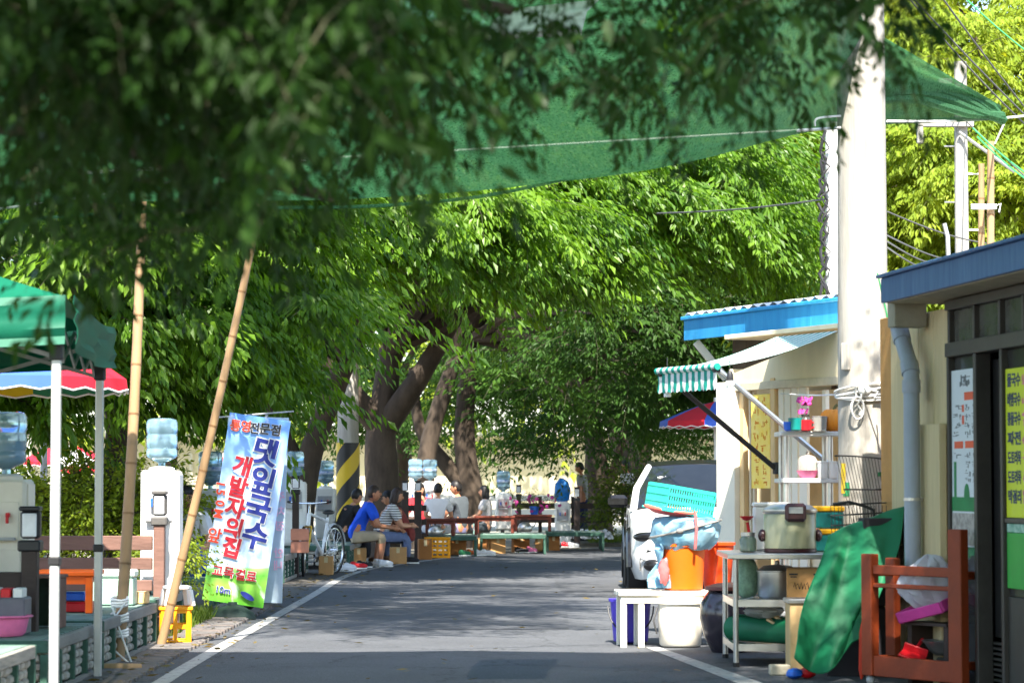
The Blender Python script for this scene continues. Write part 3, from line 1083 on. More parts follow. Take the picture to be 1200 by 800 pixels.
STEEL = M('brushed_steel', (.5, .5, .49), rough=.32, metal=.8, var=.12, scale=9, stretch=(.2, 1, 1))
TEXTK = M('ink_black', (.02, .02, .025), rough=.6)

# ================================================================== green tent
tent = thing('gazebo_tent', 'green pop up tent on pale metal legs beside the lane', 'tent', (-2.45, 14.5, 0), 0)
cs = [Vector((-2.45, 14.5, 0)), Vector((-2.67, 17.5, 0)), Vector((-5.67, 17.3, 0)), Vector((-5.45, 14.3, 0))]
pk = Vector((-4.06, 15.9, 2.98))
mb = MB()
for a, b in zip(cs, cs[1:] + cs[:1]):
    P = []
    for i in range(9):
        row = []
        for j in range(9):
            s_, t = i / 8, j / 8
            e = a.lerp(b, s_) + Vector((0, 0, 2.32 - .05 * math.sin(PI * s_)))
            q = e.lerp(pk, t)
            q.z -= .07 * math.sin(PI * t) + .012 * math.sin(9 * s_ + 5 * t)
            row.append(q)
        P.append(row)
    mb.sheet(P, .003)
mb.build('canopy', GREEN_F, tent, world=True)
for a, b in zip(cs, cs[1:] + cs[:1]):
    mb = MB()
    d = (b - a).normalized()
    nrm = Vector((d.y, -d.x, 0))
    P = []
    for i in range(25):
        s_ = i / 24
        row = []
        for j in range(7):
            t = j / 6
            q = a.lerp(b, s_) + Vector((0, 0, 2.325 - .05 * math.sin(PI * s_) - .27 * t))
            q += nrm * (.045 + .02 * t * math.sin(17 * s_ + 2 * t) + .012 * math.sin(23 * t + 5 * s_))
            row.append(q)
        P.append(row)
    mb.sheet(P, .003)
    mb.build('valance', GREEN_F, tent, world=True)
cm_ = sum(cs, Vector()) / 4
for c in cs:
    c = c + (cm_ - c).normalized() * .075
    mb = MB(); mb.box(c + Vector((0, 0, 1.13)), (.05, .05, 2.22), ch=.006)
    lg = mb.build('leg', ALU, tent, world=True)
    mb = MB()
    mb.box(c + Vector((0, 0, .87)), (.066, .066, .05), ch=.008)
    mb.build('joint', BLACKP, lg, world=True)
    mb = MB()
    mb.box(c + Vector((0, 0, 2.02)), (.075, .075, .1), ch=.01)
    mb.build('bracket', BLACKP, lg, world=True)
    mb = MB(); mb.box(c + Vector((0, 0, .01)), (.1, .1, .02), ch=.004); mb.build('foot', ALU, lg, world=True)
for a, b in zip(cs, cs[1:] + cs[:1]):
    mb = MB()
    inn = Vector((-(b - a).y, (b - a).x, 0)).normalized() * .09
    a, b = a + inn, b + inn
    for k in range(4):
        p, q = a.lerp(b, .03 + .94 * k / 4), a.lerp(b, .03 + .94 * (k + 1) / 4)
        mb.bar(p + Vector((0, 0, 2.0)), q + Vector((0, 0, 2.2)), .012, .025)
        mb.bar(p + Vector((0, .015, 2.2)), q + Vector((0, .015, 2.0)), .012, .025)
    mb.build('truss', GREYP, tent, world=True)


# ================================================================== parasols
def parasol(label, c, r, rim, top, cols, rz=0.0, pole=True, tilt=None):
    root = thing('parasol', label, 'parasol', c, rz, rot=tilt)
    n = len(cols)
    trim = M('parasol_trim', (.8, .8, .78), rough=.7)
    for k in range(n):
        a0, a1 = 2 * PI * k / n, 2 * PI * (k + 1) / n
        P = []
        for i in range(7):
            a = a0 + (a1 - a0) * i / 6
            sc = 1 - .05 * math.sin(PI * i / 6)
            row = []
            for j in range(6):
                t = j / 5
                rr = r * t * sc
                row.append((rr * math.cos(a), rr * math.sin(a), top - (top - rim) * (t ** 1.25)))
            rr = r * sc * 1.01
            row.append((rr * math.cos(a), rr * math.sin(a), rim - .09 + .012 * math.cos(6 * PI * i / 6)))
            P.append(row)
        mb = MB(); mb.sheet(P, .003)
        pn = mb.build('panel', M('parasol_' + cols[k][0], cols[k][1], rough=.6, var=.06, translucent=.3), root)
        mb = MB()
        mb.tube([Vector(row[-1]) for row in P], .008, n=5)
        mb.build('trim', trim, pn)
        mb = MB(); mb.tube([(0, 0, top - .02), (r * .98 * math.cos(a0), r * .98 * math.sin(a0), rim - .02)], .006, n=5)
        mb.build('rib', ALU, root)
    if pole:
        mb = MB(); mb.tube([(0, 0, 0), (0, 0, top + .06)], .02, n=10); mb.build('pole', ALU, root)
        mb = MB(); mb.lathe([(.25, 0), (.25, .05), (.06, .12), (.04, .25), (0, .25)], 16); mb.build('base', GREYP, root)
    return root


PBL, PRD, PYL, PGR, PWH = ('blue', rgb(70, 110, 215)), ('red', rgb(215, 40, 60)), ('yellow', rgb(225, 200, 30)), ('green', rgb(30, 130, 90)), ('white', (.7, .7, .68))
parasol('blue red and yellow parasol standing under the green tent', (-3.98, 20.2, 0), 1.06, 2.08, 2.66, [PGR, PYL, PBL, PRD, PBL, PBL, PRD, PGR], rz=R(38))
parasol('faded red parasol far behind the left hedge, cut by the tent leg', (GX(78, 58), 58, 0), 1.1, 1.75, 2.15, [PRD, PRD, PYL, PRD, PRD, PRD, PWH, PRD])
parasol('faded red parasol in the sun left of the leaning bamboo, far away', (GX(108, 66), 66, 0), 1.0, 1.6, 2.0, [PRD, PWH, PRD, PRD, PRD, PRD, PRD, PRD])
parasol('white parasol far behind the dark slanting trunks', (GX(300, 66), 66, 0), 1.1, 1.9, 2.3, [PWH, PRD, PWH, PWH, PWH, PRD, PWH, PWH])


# ================================================================== bamboo poles
def bamboo(label, p, q, r, step=.33):
    p, q = Vector(p), Vector(q)
    root = thing('bamboo_pole', label, 'bamboo pole', p)
    L = (q - p).length
    n = int(L / step)
    mb = MB()
    pts, rad = [], []
    bend = Vector((.02, 0, 0))
    for i in range(n * 2 + 1):
        t = i / (n * 2)
        pts.append(p.lerp(q, t) + bend * math.sin(PI * t * 1.0))
        rad.append(r * (1 - .25 * t) * (1.0 if i % 2 else 1.06))
    mb.tube(pts, rad, n=12)
    mb.build('culm', BAMBOO, root, world=True)
    for i in range(1, n):
        t = i / n
        c = p.lerp(q, t) + bend * math.sin(PI * t)
        d = (q - p).normalized()
        mb = MB(); mb.tube([c - d * .007, c + d * .007], r * (1 - .25 * t) * 1.12, n=12)
        mb.build('node', BAMBOO_N, root, world=True)
    return root


bamboo('upright bamboo pole roped to a platform corner', (GX(141, 19.0), 19.0, 0), W(168, 200, 19.4), .042)
bamboo('leaning bamboo pole with its foot beside the yellow crate', (GX(190, 20.95), 20.95, 0), W(306, 236, 20.6), .036)
mb = MB(); mb.tube([(-2.88, 18.25, .03), (-2.72, 18.22, .032), (-2.55, 18.28, .03)], [.03, .034, .028], n=10)
tag(mb.build('log', BAMBOO), 'short round log lying at the foot of the upright bamboo pole', 'log')
mb = MB()
for z in (.47, .45, .43, .36, .34, .32, .255, .235, .215):
    c = Vector((GX(142, 19), 19, z))
    mb.tube([c + Vector((.059 * math.cos(a), .059 * math.sin(a), jit(.004) + .012 * math.sin(a))) for a in [i * PI / 5 for i in range(11)]], .011, n=5)
mb.tube([(-2.76, 18.94, .44), (-2.86, 18.9, .3), (-2.84, 18.9, .12), (-2.72, 18.88, .02)], .007, n=5)
mb.tube([(-2.86, 18.94, .44), (-2.78, 18.9, .22), (-2.70, 18.85, .03)], .007, n=5)
tag(mb.build('rope', ROPE), 'white rope wound round the upright bamboo pole near its foot', 'rope')


# ================================================================== low platforms
BLOCK_ME = MB().box((0, 0, 0), (.13, .05, .052), ch=.014).mesh('block', BLOCK)


def platform(label, x1, y0, y1, wdt, h=.36, detail=True, group='low green platforms along the lane'):
    """x1 = right edge; the right side faces the lane, the near end faces the viewer."""
    L = y1 - y0
    root = thing('platform', label, 'platform', (x1 - wdt / 2, (y0 + y1) / 2, 0), 0, group)
    hx, hy = wdt / 2, L / 2
    for nm, p, q in (('frame_rail', (-hx, -hy + .02, h - .04), (hx, -hy + .02, h - .04)), ('frame_rail', (-hx, hy - .02, h - .04), (hx, hy - .02, h - .04)),
                     ('frame_rail', (hx - .02, -hy + .042, h - .042), (hx - .02, hy - .042, h - .042)), ('frame_rail', (-hx + .02, -hy + .042, h - .042), (-hx + .02, hy - .042, h - .042))):
        mb = MB(); mb.bar(p, q, .04, .075, ch=.006); mb.build(nm, GREYW if p[0] > 0 and p[0] == q[0] else GREEN_W, root)
    sme = MB().box((0, 0, 0), (wdt - .09, .082, .022), ch=.004).mesh('slat', SLAT)
    n = int((L - .1) / .1)
    pieces('slat', sme, root, [((jit(.004), -hy + .1 + i * (L - .2) / max(1, n - 1), h - .012 + jit(.003)), (0, 0, jit(.01)), (1, 1, 1)) for i in range(n)])
    npost = max(2, int(L / .5))
    for i in range(npost + 1):
        y = -hy + .03 + i * (L - .06) / npost
        for x in (hx - .025, -hx + .025):
            mb = MB(); mb.box((x, y, (h - .085) / 2), (.045, .045, h - .085), ch=.005); mb.build('leg', GREEN_W, root)
    if detail:
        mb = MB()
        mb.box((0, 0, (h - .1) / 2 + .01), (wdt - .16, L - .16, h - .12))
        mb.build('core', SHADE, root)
    mb = MB(); mb.bar((hx - .014, -hy + .06, .035), (hx - .014, hy - .06, .035), .03, .045, ch=.004); mb.build('bottom_rail', GREYW, root)
    if detail:
        pl = []
        cols = int((L - .1) / .15)
        for c in range(cols):
            y = -hy + .13 + c * (L - .26) / max(1, cols - 1)
            for r_ in range(4):
                pl.append(((hx - .055 + jit(.006), y + (.02 if r_ % 2 else -.02), .085 + r_ * .056), (jit(.05), jit(.05), PI / 2 + jit(.06)), (1, 1, 1)))
        cols = int((wdt - .1) / .15)
        for c in range(cols):
            x = -hx + .13 + c * (wdt - .26) / max(1, cols - 1)
            for r_ in range(4):
                pl.append(((x + (.02 if r_ % 2 else -.02), -hy + .055 + jit(.006), .085 + r_ * .056), (jit(.05), jit(.05), jit(.06)), (1, 1, 1)))
        pieces('block', BLOCK_ME, root, pl[:290])
    return root


platform('nearest green platform in the lower left corner, cut by the picture edge', -2.77, 13.3, 15.5, 1.6)
platform('green platform between the two tent legs, carrying the brown cabinet', -2.77, 15.85, 17.9, 1.6)
platform('green slatted platform roped to the upright bamboo pole', -2.79, 18.15, 20.9, 1.6)
platform('short green platform under the tall white dispenser behind the yellow crate', -2.86, 21.4, 23.1, 1.3, detail=False)
platform('green platform behind the banner with the red-brown boxes on it', -2.93, 34.2, 38.2, 1.5)
platform('green platform the man in the blue shirt sits on', -2.42, 39.6, 43.2, 1.8)
platform('green platform on the left of the picnic tables, in front of the white shirt', -.62, 46.6, 48.6, 1.5, detail=False)
platform('green platform under the grey shirted pair of diners', .62, 48.0, 50.0, 1.2, detail=False)
platform('pale topped platform at the right end of the picnic tables', 1.75, 50.2, 52.0, 1.1, detail=False)
platform('green platform with the boy in the navy vest on it', -2.98, 26.4, 28.4, 1.2, detail=False)


# ================================================================== fence posts with lamp heads
def lamp_post(label, x, y, z0, ztop, hh, wd, wood, post_w=.09, group='brown fence posts with lamp heads'):
    root = thing('lamp_post', label, 'lamp post', (x, y, 0), 0, group)
    mb = MB()
    mb.box((0, 0, (ztop + z0) / 2), (post_w, post_w, ztop - z0), ch=.006)
    mb.build('post', wood, root)
    hd = MB()
    hd.box((0, 0, ztop + .03), (wd * 1.15, wd * 1.1, .07), ch=.01)
    hd.box((0, .01, ztop + .065 + hh * .5), (wd, wd * .75, hh - .02), ch=.018)
    hd.box((0, 0, ztop + .065 + hh), (wd * 1.06, wd, .03), ch=.012)
    h_ = hd.build('lamp_head', BLACKP if wood is DARKWOOD else M('lamp_grey', (.09, .085, .08), rough=.5), root)
    ln = MB(); ln.box((0, -wd * .36, ztop + .065 + hh * .48), (wd * .72, .02, hh * .74), ch=.012)
    ln.build('lens', LENS, h_)
    return root


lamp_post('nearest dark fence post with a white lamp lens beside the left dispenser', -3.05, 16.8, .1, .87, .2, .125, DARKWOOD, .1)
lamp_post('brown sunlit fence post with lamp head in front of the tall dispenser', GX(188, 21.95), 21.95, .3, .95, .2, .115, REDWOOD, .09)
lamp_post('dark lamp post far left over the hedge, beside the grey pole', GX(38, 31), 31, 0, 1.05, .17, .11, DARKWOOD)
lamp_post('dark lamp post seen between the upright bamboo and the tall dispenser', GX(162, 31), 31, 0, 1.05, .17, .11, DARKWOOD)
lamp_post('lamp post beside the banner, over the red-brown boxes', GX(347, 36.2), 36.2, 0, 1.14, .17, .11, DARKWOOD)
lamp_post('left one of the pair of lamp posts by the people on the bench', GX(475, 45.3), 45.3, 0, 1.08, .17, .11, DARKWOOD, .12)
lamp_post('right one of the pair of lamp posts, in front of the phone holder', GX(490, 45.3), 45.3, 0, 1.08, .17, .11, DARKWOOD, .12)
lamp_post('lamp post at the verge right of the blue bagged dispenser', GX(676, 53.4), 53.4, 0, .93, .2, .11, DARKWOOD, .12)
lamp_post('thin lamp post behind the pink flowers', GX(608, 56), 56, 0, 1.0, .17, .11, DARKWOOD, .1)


def fence(label, x0, x1, y, zs, hs, wood, posts=()):
    root = thing('wooden_fence', label, 'fence', ((x0 + x1) / 2, y, 0))
    for z, h in zip(zs, hs):
        mb = MB(); mb.box(((x0 + x1) / 2, y, z), (abs(x1 - x0), .045, h), ch=.006); mb.build('rail', wood, root, world=True)
    for x in posts:
        mb = MB(); mb.box((x, y + .06, .5), (.08, .07, 1.0), ch=.006); mb.build('post', wood, root, world=True)
    return root


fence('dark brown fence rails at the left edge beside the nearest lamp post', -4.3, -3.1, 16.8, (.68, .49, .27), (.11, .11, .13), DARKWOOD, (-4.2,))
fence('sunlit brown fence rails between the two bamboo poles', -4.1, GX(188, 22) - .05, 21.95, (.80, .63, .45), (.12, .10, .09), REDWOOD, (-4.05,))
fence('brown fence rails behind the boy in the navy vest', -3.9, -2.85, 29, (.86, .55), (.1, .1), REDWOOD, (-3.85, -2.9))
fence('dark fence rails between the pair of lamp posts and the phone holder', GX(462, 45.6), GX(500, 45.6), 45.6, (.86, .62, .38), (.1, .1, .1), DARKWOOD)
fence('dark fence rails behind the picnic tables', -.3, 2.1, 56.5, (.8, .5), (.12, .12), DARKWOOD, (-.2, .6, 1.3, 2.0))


# ================================================================== water dispensers and bottles
def dispenser(label, x, y, z, rz=0.0, hgt=1.02, body=WHITEP, wdt=.31):
    root = thing('water_dispenser', label, 'water dispenser', (x, y, z), rz, 'white water dispensers')
    mb = MB(); mb.box((0, 0, hgt / 2 + .015), (wdt, .33, hgt - .03), ch=.018); mb.build('body', body, root)
    mb = MB(); mb.box((0, -.172, hgt * .30), (wdt - .05, .012, hgt * .46), ch=.006); mb.build('door_panel', body, root)
    mb = MB(); mb.box((0, -.17, hgt * .72), (wdt - .08, .012, hgt * .26), ch=.006); mb.build('tap_recess', GREYP if body is WHITEP else CREAMP, root)
    for s_, m_ in ((-.05, BLUE), (.05, RED)):
        mb = MB(); mb.box((s_, -.195, hgt * .76), (.025, .05, .03), ch=.005); mb.box((s_, -.215, hgt * .73), (.02, .02, .05), ch=.004); mb.build('tap', m_, root)
    mb = MB(); mb.box((0, -.20, hgt * .60), (.2, .07, .02), ch=.004); mb.build('drip_tray', GREYP, root)
    mb = MB(); mb.lathe([(.11, hgt - .005), (.11, hgt + .02), (.075, hgt + .035), (.07, hgt + .03)], 18); mb.build('collar', body, root)
    mb = MB()
    for a in (-1, 1):
        for b in (-1, 1):
            mb.box((a * .12, b * .12, .008), (.04, .04, .016))
    mb.build('foot', BLACKP, root, kind='stuff')
    mb = MB(); mb.box((wdt / 2 + .004, .02, hgt * .62), (.012, .24, hgt * .7), ch=.004); mb.build('side_panel', body, root)
    return root


def bottle(label, x, y, z, level=.4, lab=False, group='blue water bottles on the dispensers', r=.133, hgt=.42):
    root = thing('water_bottle', label, 'water bottle', (x, y, z), 0, group)
    k = r / .133
    prof = [(.028, 0), (.03, .045), (.06, .06), (.118, .085), (.131, .105), (.131, .15), (.126, .158), (.126, .172), (.131, .18), (.131, .27), (.126, .278), (.126, .292), (.131, .30), (.133, .345), (.133, .385), (.12, .41), (.09, .42), (0, .415)]
    mb = MB(); mb.lathe([(a * k, b * hgt / .42) for a, b in prof], 24); mb.build('shell', WATER, root)
    if level > .1:
        mb = MB(); mb.lathe([(.02, .05), (.05, .066), (.108, .092), (.113, .11), (.113, level * hgt), (0, level * hgt)], 20); mb.build('water', WATERD, root)
    if lab:
        mb = MB(); mb.lathe([(.1325, .205), (.1335, .207), (.1335, .247), (.1325, .249)], 20); mb.build('label_band', M('label_blue', rgb(40, 100, 180), rough=.4, scale=20, col2=rgb(220, 230, 240)), root)
    return root


for (px, D, z, hg, bod, lev, lab, l1, l2) in (
        (8, 17.3, .36, .96, CREAMP, .55, False, 'cream water dispenser at the left picture edge', 'half full water bottle at the left picture edge'),
        (190, 22.4, .36, 1.04, WHITEP, .1, False, 'tall white water dispenser in the sun between the bamboo poles', 'empty blue water bottle between the two bamboo poles'),
        (247, 29, .36, .84, WHITEP, .5, True, 'white water dispenser half hidden by the leaning bamboo and the banner', 'water bottle half hidden between the leaning bamboo and the banner'),
        (346, 38.6, .36, .95, WHITEP, .5, True, 'white water dispenser just right of the banner', 'water bottle with a blue label just right of the banner'),
        (382, 42.6, .36, .85, WHITEP, .5, True, 'white water dispenser left of the striped utility pole', 'water bottle beside the striped utility pole'),
        (487, 49.3, .36, .93, WHITEP, .5, True, 'white dispenser behind the pair of lamp posts', 'left bottle of the two behind the pair of lamp posts'),
        (504, 49.8, .36, .93, WHITEP, .5, True, 'white dispenser behind the phone holder', 'right bottle of the two, above the phone holder'),
        (590, 51.2, .36, .72, WHITEP, .3, True, 'white dispenser with paper notes beside the seated woman in pale grey', 'clear green-blue bottle on the dispenser with notes')):
    dispenser(l1, GX(px, D), D, z, hgt=hg, body=bod)
    bottle(l2, GX(px, D), D, z + hg + .02, lev, lab)
dd = dispenser('white dispenser standing on the ground under a blue bagged bottle', GX(659, 53.9), 53.9, 0.01, hgt=.88)
pnt = MB(); pnt.box((0, -.19, .70), (.16, .006, .12)); pnt.build('notice', M('paper_notice', (.75, .74, .72), rough=.8, scale=18, col2=(.55, .5, .5)), dd)
bp = thing('bagged_bottle', 'water bottle wrapped in a crumpled blue plastic bag', 'wrapped bottle', (GX(659, 53.9), 53.9, .92))
mb = MB(); mb.ball((0, 0, .2), (.165, .165, .26), 18, 14, wob=.09); mb.ball((-.09, -.03, .34), (.06, .08, .05), 10, 6, wob=.15)
mb.build('bag', M('blue_film', rgb(40, 135, 215), rough=.3, var=.25, scale=9, translucent=.3, bump=.6, bscale=25), bp)
nb = MB()
for i, (zx, zz) in enumerate(((.58, .13), (.40, .12))):
    nb.box((GX(590, 51.2), 51.2 - .181, .36 + .08 + zx * .8), (.18, .006, .16))
tag(nb.build('paper_notice', M('paper_notice2', (.78, .77, .76), rough=.8, scale=14, col2=(.6, .35, .33))), 'two white paper notices taped on the dispenser beside the pink flowers', 'notice')


# ================================================================== small things on and by the near platforms
def box_thing(name, label, cat, c, d, mat, rz=0.0, group=None, tape=True, ch=.006):
    """Closed carton: body, two lid flaps with a seam, tape across."""
    root = thing(name, label, cat, (c[0], c[1], c[2]), rz, group)
    mb = MB(); mb.box((0, 0, d[2] / 2 - .002), (d[0], d[1], d[2] - .004), ch=ch); mb.build('body', mat, root)
    for s_ in (-1, 1):
        mb = MB(); mb.box((0, s_ * d[1] * .25, d[2]), (d[0] - .004, d[1] * .49, .006), ch=.002); mb.build('flap', mat, root)
    if tape:
        mb = MB(); mb.box((0, 0, d[2] + .004), (d[0] * .98, .05, .002)); mb.box((0, -d[1] / 2 - .001, d[2] * .82), (.05, .002, d[2] * .3)); mb.build('tape', TAPE, root)
    return root


def low_table(label, c, d, top_t, mat, leg=.05, rz=0.0, group=None, name='low_table'):
    root = thing(name, label, 'table', c, rz, group)
    mb = MB(); mb.box((0, 0, d[2] - top_t / 2), (d[0], d[1], top_t), ch=.006); mb.build('tabletop', mat, root)
    mb = MB()
    for s_ in (-1, 1):
        mb.box((0, s_ * (d[1] / 2 - leg * .7), d[2] - top_t - .03), (d[0] - leg * 2.6, .02, .055))
    mb.build('apron', mat, root, kind='stuff')
    for a in (-1, 1):
        for b in (-1, 1):
            mb = MB(); mb.box((a * (d[0] / 2 - leg * .8), b * (d[1] / 2 - leg * .8), (d[2] - top_t - .002) / 2), (leg, leg, d[2] - top_t - .002), ch=.005); mb.build('leg', mat, root)
    return root


low_table('small bright orange table standing on the slatted platform', (-3.23, 19.3, .363), (.46, .5, .30), .035, ORANGE)
box_thing('plastic_box', 'flat red plastic box lying under the orange table', 'box', (-3.16, 19.35, .363), (.22, .18, .07), RED, tape=False)
box_thing('plastic_box', 'blue plastic box stacked on the red one under the orange table', 'box', (-3.19, 19.37, .443), (.17, .15, .06), BLUE, tape=False)
t_ = thing('wooden_cabinet', 'small brown wooden cabinet with an open dark front', 'cabinet', (-3.02, 17.2, .363))
for c, d in (((-.1, 0, .16), (.02, .28, .32)), ((.1, 0, .16), (.02, .28, .32))):
    mb = MB(); mb.box(c, d, ch=.004); mb.build('side_panel', REDWOOD, t_)
mb = MB(); mb.box((0, 0, .331), (.24, .3, .02), ch=.004); mb.build('top_panel', REDWOOD, t_)
mb = MB(); mb.box((0, .12, .16), (.178, .015, .31)); mb.build('back_panel', GREEN_W, t_)
t_ = thing('basin', 'pink plastic basin on the platform at the left edge', 'basin', (GX(4, 16.3), 16.3, .363))
mb = MB(); mb.lathe([(.13, 0), (.15, .02), (.17, .11), (.19, .115), (.19, .125), (.165, .12), (.145, .03), (0, .025)], 24); mb.build('bowl', PINK, t_)
mb = MB(); mb.lathe([(.188, .112), (.197, .118), (.188, .124), (.18, .118)], 24); mb.build('rim', PINK, t_)
t_ = thing('goods_tray', 'shallow tray of mixed packets at the left picture edge', 'tray', (GX(5, 16.45), 16.45, .363))
mb = MB(); mb.box((0, 0, .115), (.32, .24, .23), ch=.01); mb.build('tray', M('tray_grey', (.12, .12, .14), rough=.5), t_)
for i, mm in enumerate((BLUE, WHITEP, RED, WHITEP)):
    mb = MB(); mb.box((-.11 + i * .072, jit(.02), .255), (.06, .18, .06), rz=jit(.1), ch=.006); mb.build('packet', mm, t_)
t_ = thing('cool_box', 'pale green cool box with a white lid on the slatted platform', 'cool box', (-3.06, 20.35, .363))
mb = MB(); mb.box((0, 0, .105), (.34, .24, .21), ch=.012); mb.build('body', M('pale_green_plastic', (.32, .5, .4), rough=.45), t_)
mb = MB(); mb.box((0, 0, .242), (.36, .26, .06), ch=.015); mb.build('lid', M('mint_white', (.62, .72, .64), rough=.4), t_)
box_thing('wooden_box', 'flat pale wooden box at the platform end beside the leaning bamboo', 'box', (-2.94, 20.62, .363), (.23, .16, .09), M('pale_wood', rgb(225, 185, 130), rough=.7, scale=5, stretch=(.3, 1, 1)), tape=False)


def crate(label, c, d, mat, rz=0.0, rot=None, rows=3, cols=4, group=None):
    """Open plastic crate: corner posts, slotted walls, floor and rim."""
    root = thing('plastic_crate', label, 'crate', c, rz, group, rot=rot)
    x, y, z = d
    t = .012
    mb = MB(); mb.box((0, 0, t / 2), (x - .03, y - .03, t)); mb.build('floor', mat, root)
    for ax, s_ in (('x', 1), ('x', -1), ('y', 1), ('y', -1)):
        mb = MB()
        if ax == 'y':
            for k in range(cols + 1):
                mb.box((-x / 2 + .02 + k * (x - .04) / cols, s_ * y / 2, z / 2), (.028, t, z - .01), ch=.002)
            for k in range(rows + 1):
                mb.box((0, s_ * (y / 2 - .001), .02 + k * (z - .04) / rows), (x - .01, t * .8, .036), ch=.002)
        else:
            for k in range(cols + 1):
                mb.box((s_ * x / 2, -y / 2 + .02 + k * (y - .04) / cols, z / 2), (t, .028, z - .01), ch=.002)
            for k in range(rows + 1):
                mb.box((s_ * (x / 2 - .001), 0, .02 + k * (z - .04) / rows), (t * .8, y - .01, .036), ch=.002)
        mb.build('slotted_wall', mat, root)
    mb = MB()
    for s_ in (-1, 1):
        mb.box((0, s_ * y / 2, z), (x + .03, .03, .025), ch=.004)
        mb.box((s_ * x / 2, 0, z + .001), (.03, y - .031, .025), ch=.004)
    mb.build('rim', mat, root, kind='stuff')
    return root


crate('yellow crate standing on end at the foot of the leaning bamboo', (GX(207, 21.3), 21.3, .008), (.24, .30, .29), YEL, rz=R(8), rows=2, cols=2)
t_ = thing('plastic_stool', 'white plastic stool resting on the yellow crate', 'stool', (GX(209, 21.3), 21.3, .313), R(20))
mb = MB(); mb.box((0, 0, .145), (.2, .2, .03), ch=.012); mb.build('seat', WHITEP, t_)
for a in (-1, 1):
    for b in (-1, 1):
        mb = MB(); mb.bar((a * .085, b * .085, .13), (a * .105, b * .105, 0), .04, .03, ch=.004); mb.build('leg', WHITEP, t_)
for i in range(5):
    mb = MB(); mb.lathe([(.05, 0), (.05, .2 + jit(.03)), (.04, .21 + jit(.02)), (0, .22)], 10, c=(0, 0, 0))
    tag(mb.build('edging_stake', REDWOOD), 'round brown wooden stake edging the planting strip', 'stake', 'edging stakes by the yellow crate').location = (-2.93 + .012 * i + .02, 22.0 + i * .12, 0)
t_ = thing('plastic_bag', 'blue plastic bag sagging on the platform beside the boy', 'bag', (GX(230, 26.5), 26.6, .363))
mb = MB(); mb.ball((0, 0, .12), (.14, .12, .13), 16, 10, wob=.12); mb.build('bag', M('blue_bag', rgb(30, 85, 190), rough=.35, var=.3, translucent=.2), t_)
mb = MB(); mb.tube([(-.03, 0, .22), (-.06, 0, .3), (.02, 0, .33), (.05, 0, .22)], .012, n=6); mb.build('handle', MATS['blue_bag'], t_)

# ================================================================== leaning banner stand
BD, ROLL = 25.2, R(8.2)
bc = W(272.5, 707, BD)
ppm = F / BD
ban = thing('banner_stand', 'leaning blue and green restaurant banner on a round dark base', 'banner', (bc.x, bc.y, 0))
mb = MB(); mb.lathe([(.225, 0), (.225, .03), (.2, .07), (.13, .115), (.05, .14), (.04, .17), (0, .17)], 28); mb.build('base', M('dark_green_plastic', (.014, .026, .023), rough=.6, bump=.2, spec=.15), ban)
mb = MB(); mb.tube([(0, .05, .1), (.30, .18, 1.95)], .014, n=8); mb.tube([(-.2, .16, 1.92), (.34 + .22, .16, 1.98)], .008, n=6); mb.build('pole', GREYP, ban)
mb = MB(); mb.box((.14, .2, .24), (.1, .09, .3), ch=.03); mb.build('clamp', BLACKP, ban)


def banner_mat():
    m = M('banner_print', (.3, .5, .8), rough=.45)
    n, l, b = nodes_of(m)
    tc = n.new('ShaderNodeTexCoord')
    sp = n.new('ShaderNodeSeparateXYZ')
    l.new(tc.outputs['Generated'], sp.inputs[0])
    rp = n.new('ShaderNodeValToRGB')
    e = rp.color_ramp.elements
    e[0].position, e[0].color = 0, (*rgb(70, 150, 30), 1)
    e[1].position, e[1].color = 1, (*rgb(95, 150, 225), 1)
    for p, c in ((.12, rgb(130, 190, 70)), (.165, rgb(95, 170, 60)), (.20, rgb(150, 205, 110)), (.215, rgb(195, 220, 245)), (.42, rgb(200, 220, 246)), (.75, rgb(150, 190, 238))):
        x = e.new(p); x.color = (*c, 1)
    l.new(sp.outputs['Z'], rp.inputs['Fac'])
    nz = n.new('ShaderNodeTexNoise'); nz.inputs['Scale'].default_value = 3.2; nz.inputs['Detail'].default_value = 5
    l.new(tc.outputs['Generated'], nz.inputs['Vector'])
    r2 = n.new('ShaderNodeValToRGB')
    r2.color_ramp.elements[0].position = .56; r2.color_ramp.elements[0].color = (0, 0, 0, 1)
    r2.color_ramp.elements[1].position = .68; r2.color_ramp.elements[1].color = (.9, .9, .9, 1)
    l.new(nz.outputs['Fac'], r2.inputs['Fac'])
    mx = n.new('ShaderNodeMix'); mx.data_type = 'RGBA'
    l.new(r2.outputs['Color'], mx.inputs[0]); l.new(rp.outputs['Color'], mx.inputs[6]); mx.inputs[7].default_value = (.85, .88, .92, 1)
    l.new(mx.outputs[2], b.inputs['Base Color'])
    return m


BANM = banner_mat()


def ban_rot(x, z, roll=ROLL):
    return (x * math.cos(roll) + z * math.sin(roll), -x * math.sin(roll) + z * math.cos(roll))


def banner_panel(name, y, roll, wd, ht, dx, label, mat):
    P = []
    for i in range(9):
        row = []
        for j in range(15):
            x, z = -wd / 2 + wd * i / 8, ht * j / 14
            X, Z = ban_rot(x, z, roll)
            row.append((X + dx, y + .006 * math.sin(3 * z + 2 * i / 8) + .004 * math.sin(9 * z + i * .4), Z + bc.z))
        P.append(row)
    mb = MB(); mb.sheet(P, .003)
    return mb.build(name, mat, ban, label=label)


front_b = banner_panel('banner', 0.0, ROLL, .585, 1.79, 0, 'front banner with blue and red lettering', BANM)
back_b = banner_panel('banner', .32, R(1.8), .585, 1.78, .15, 'back banner seen only along its right edge', M('banner_back', rgb(205, 220, 240), rough=.5, scale=3, col2=rgb(185, 210, 220), translucent=.2))


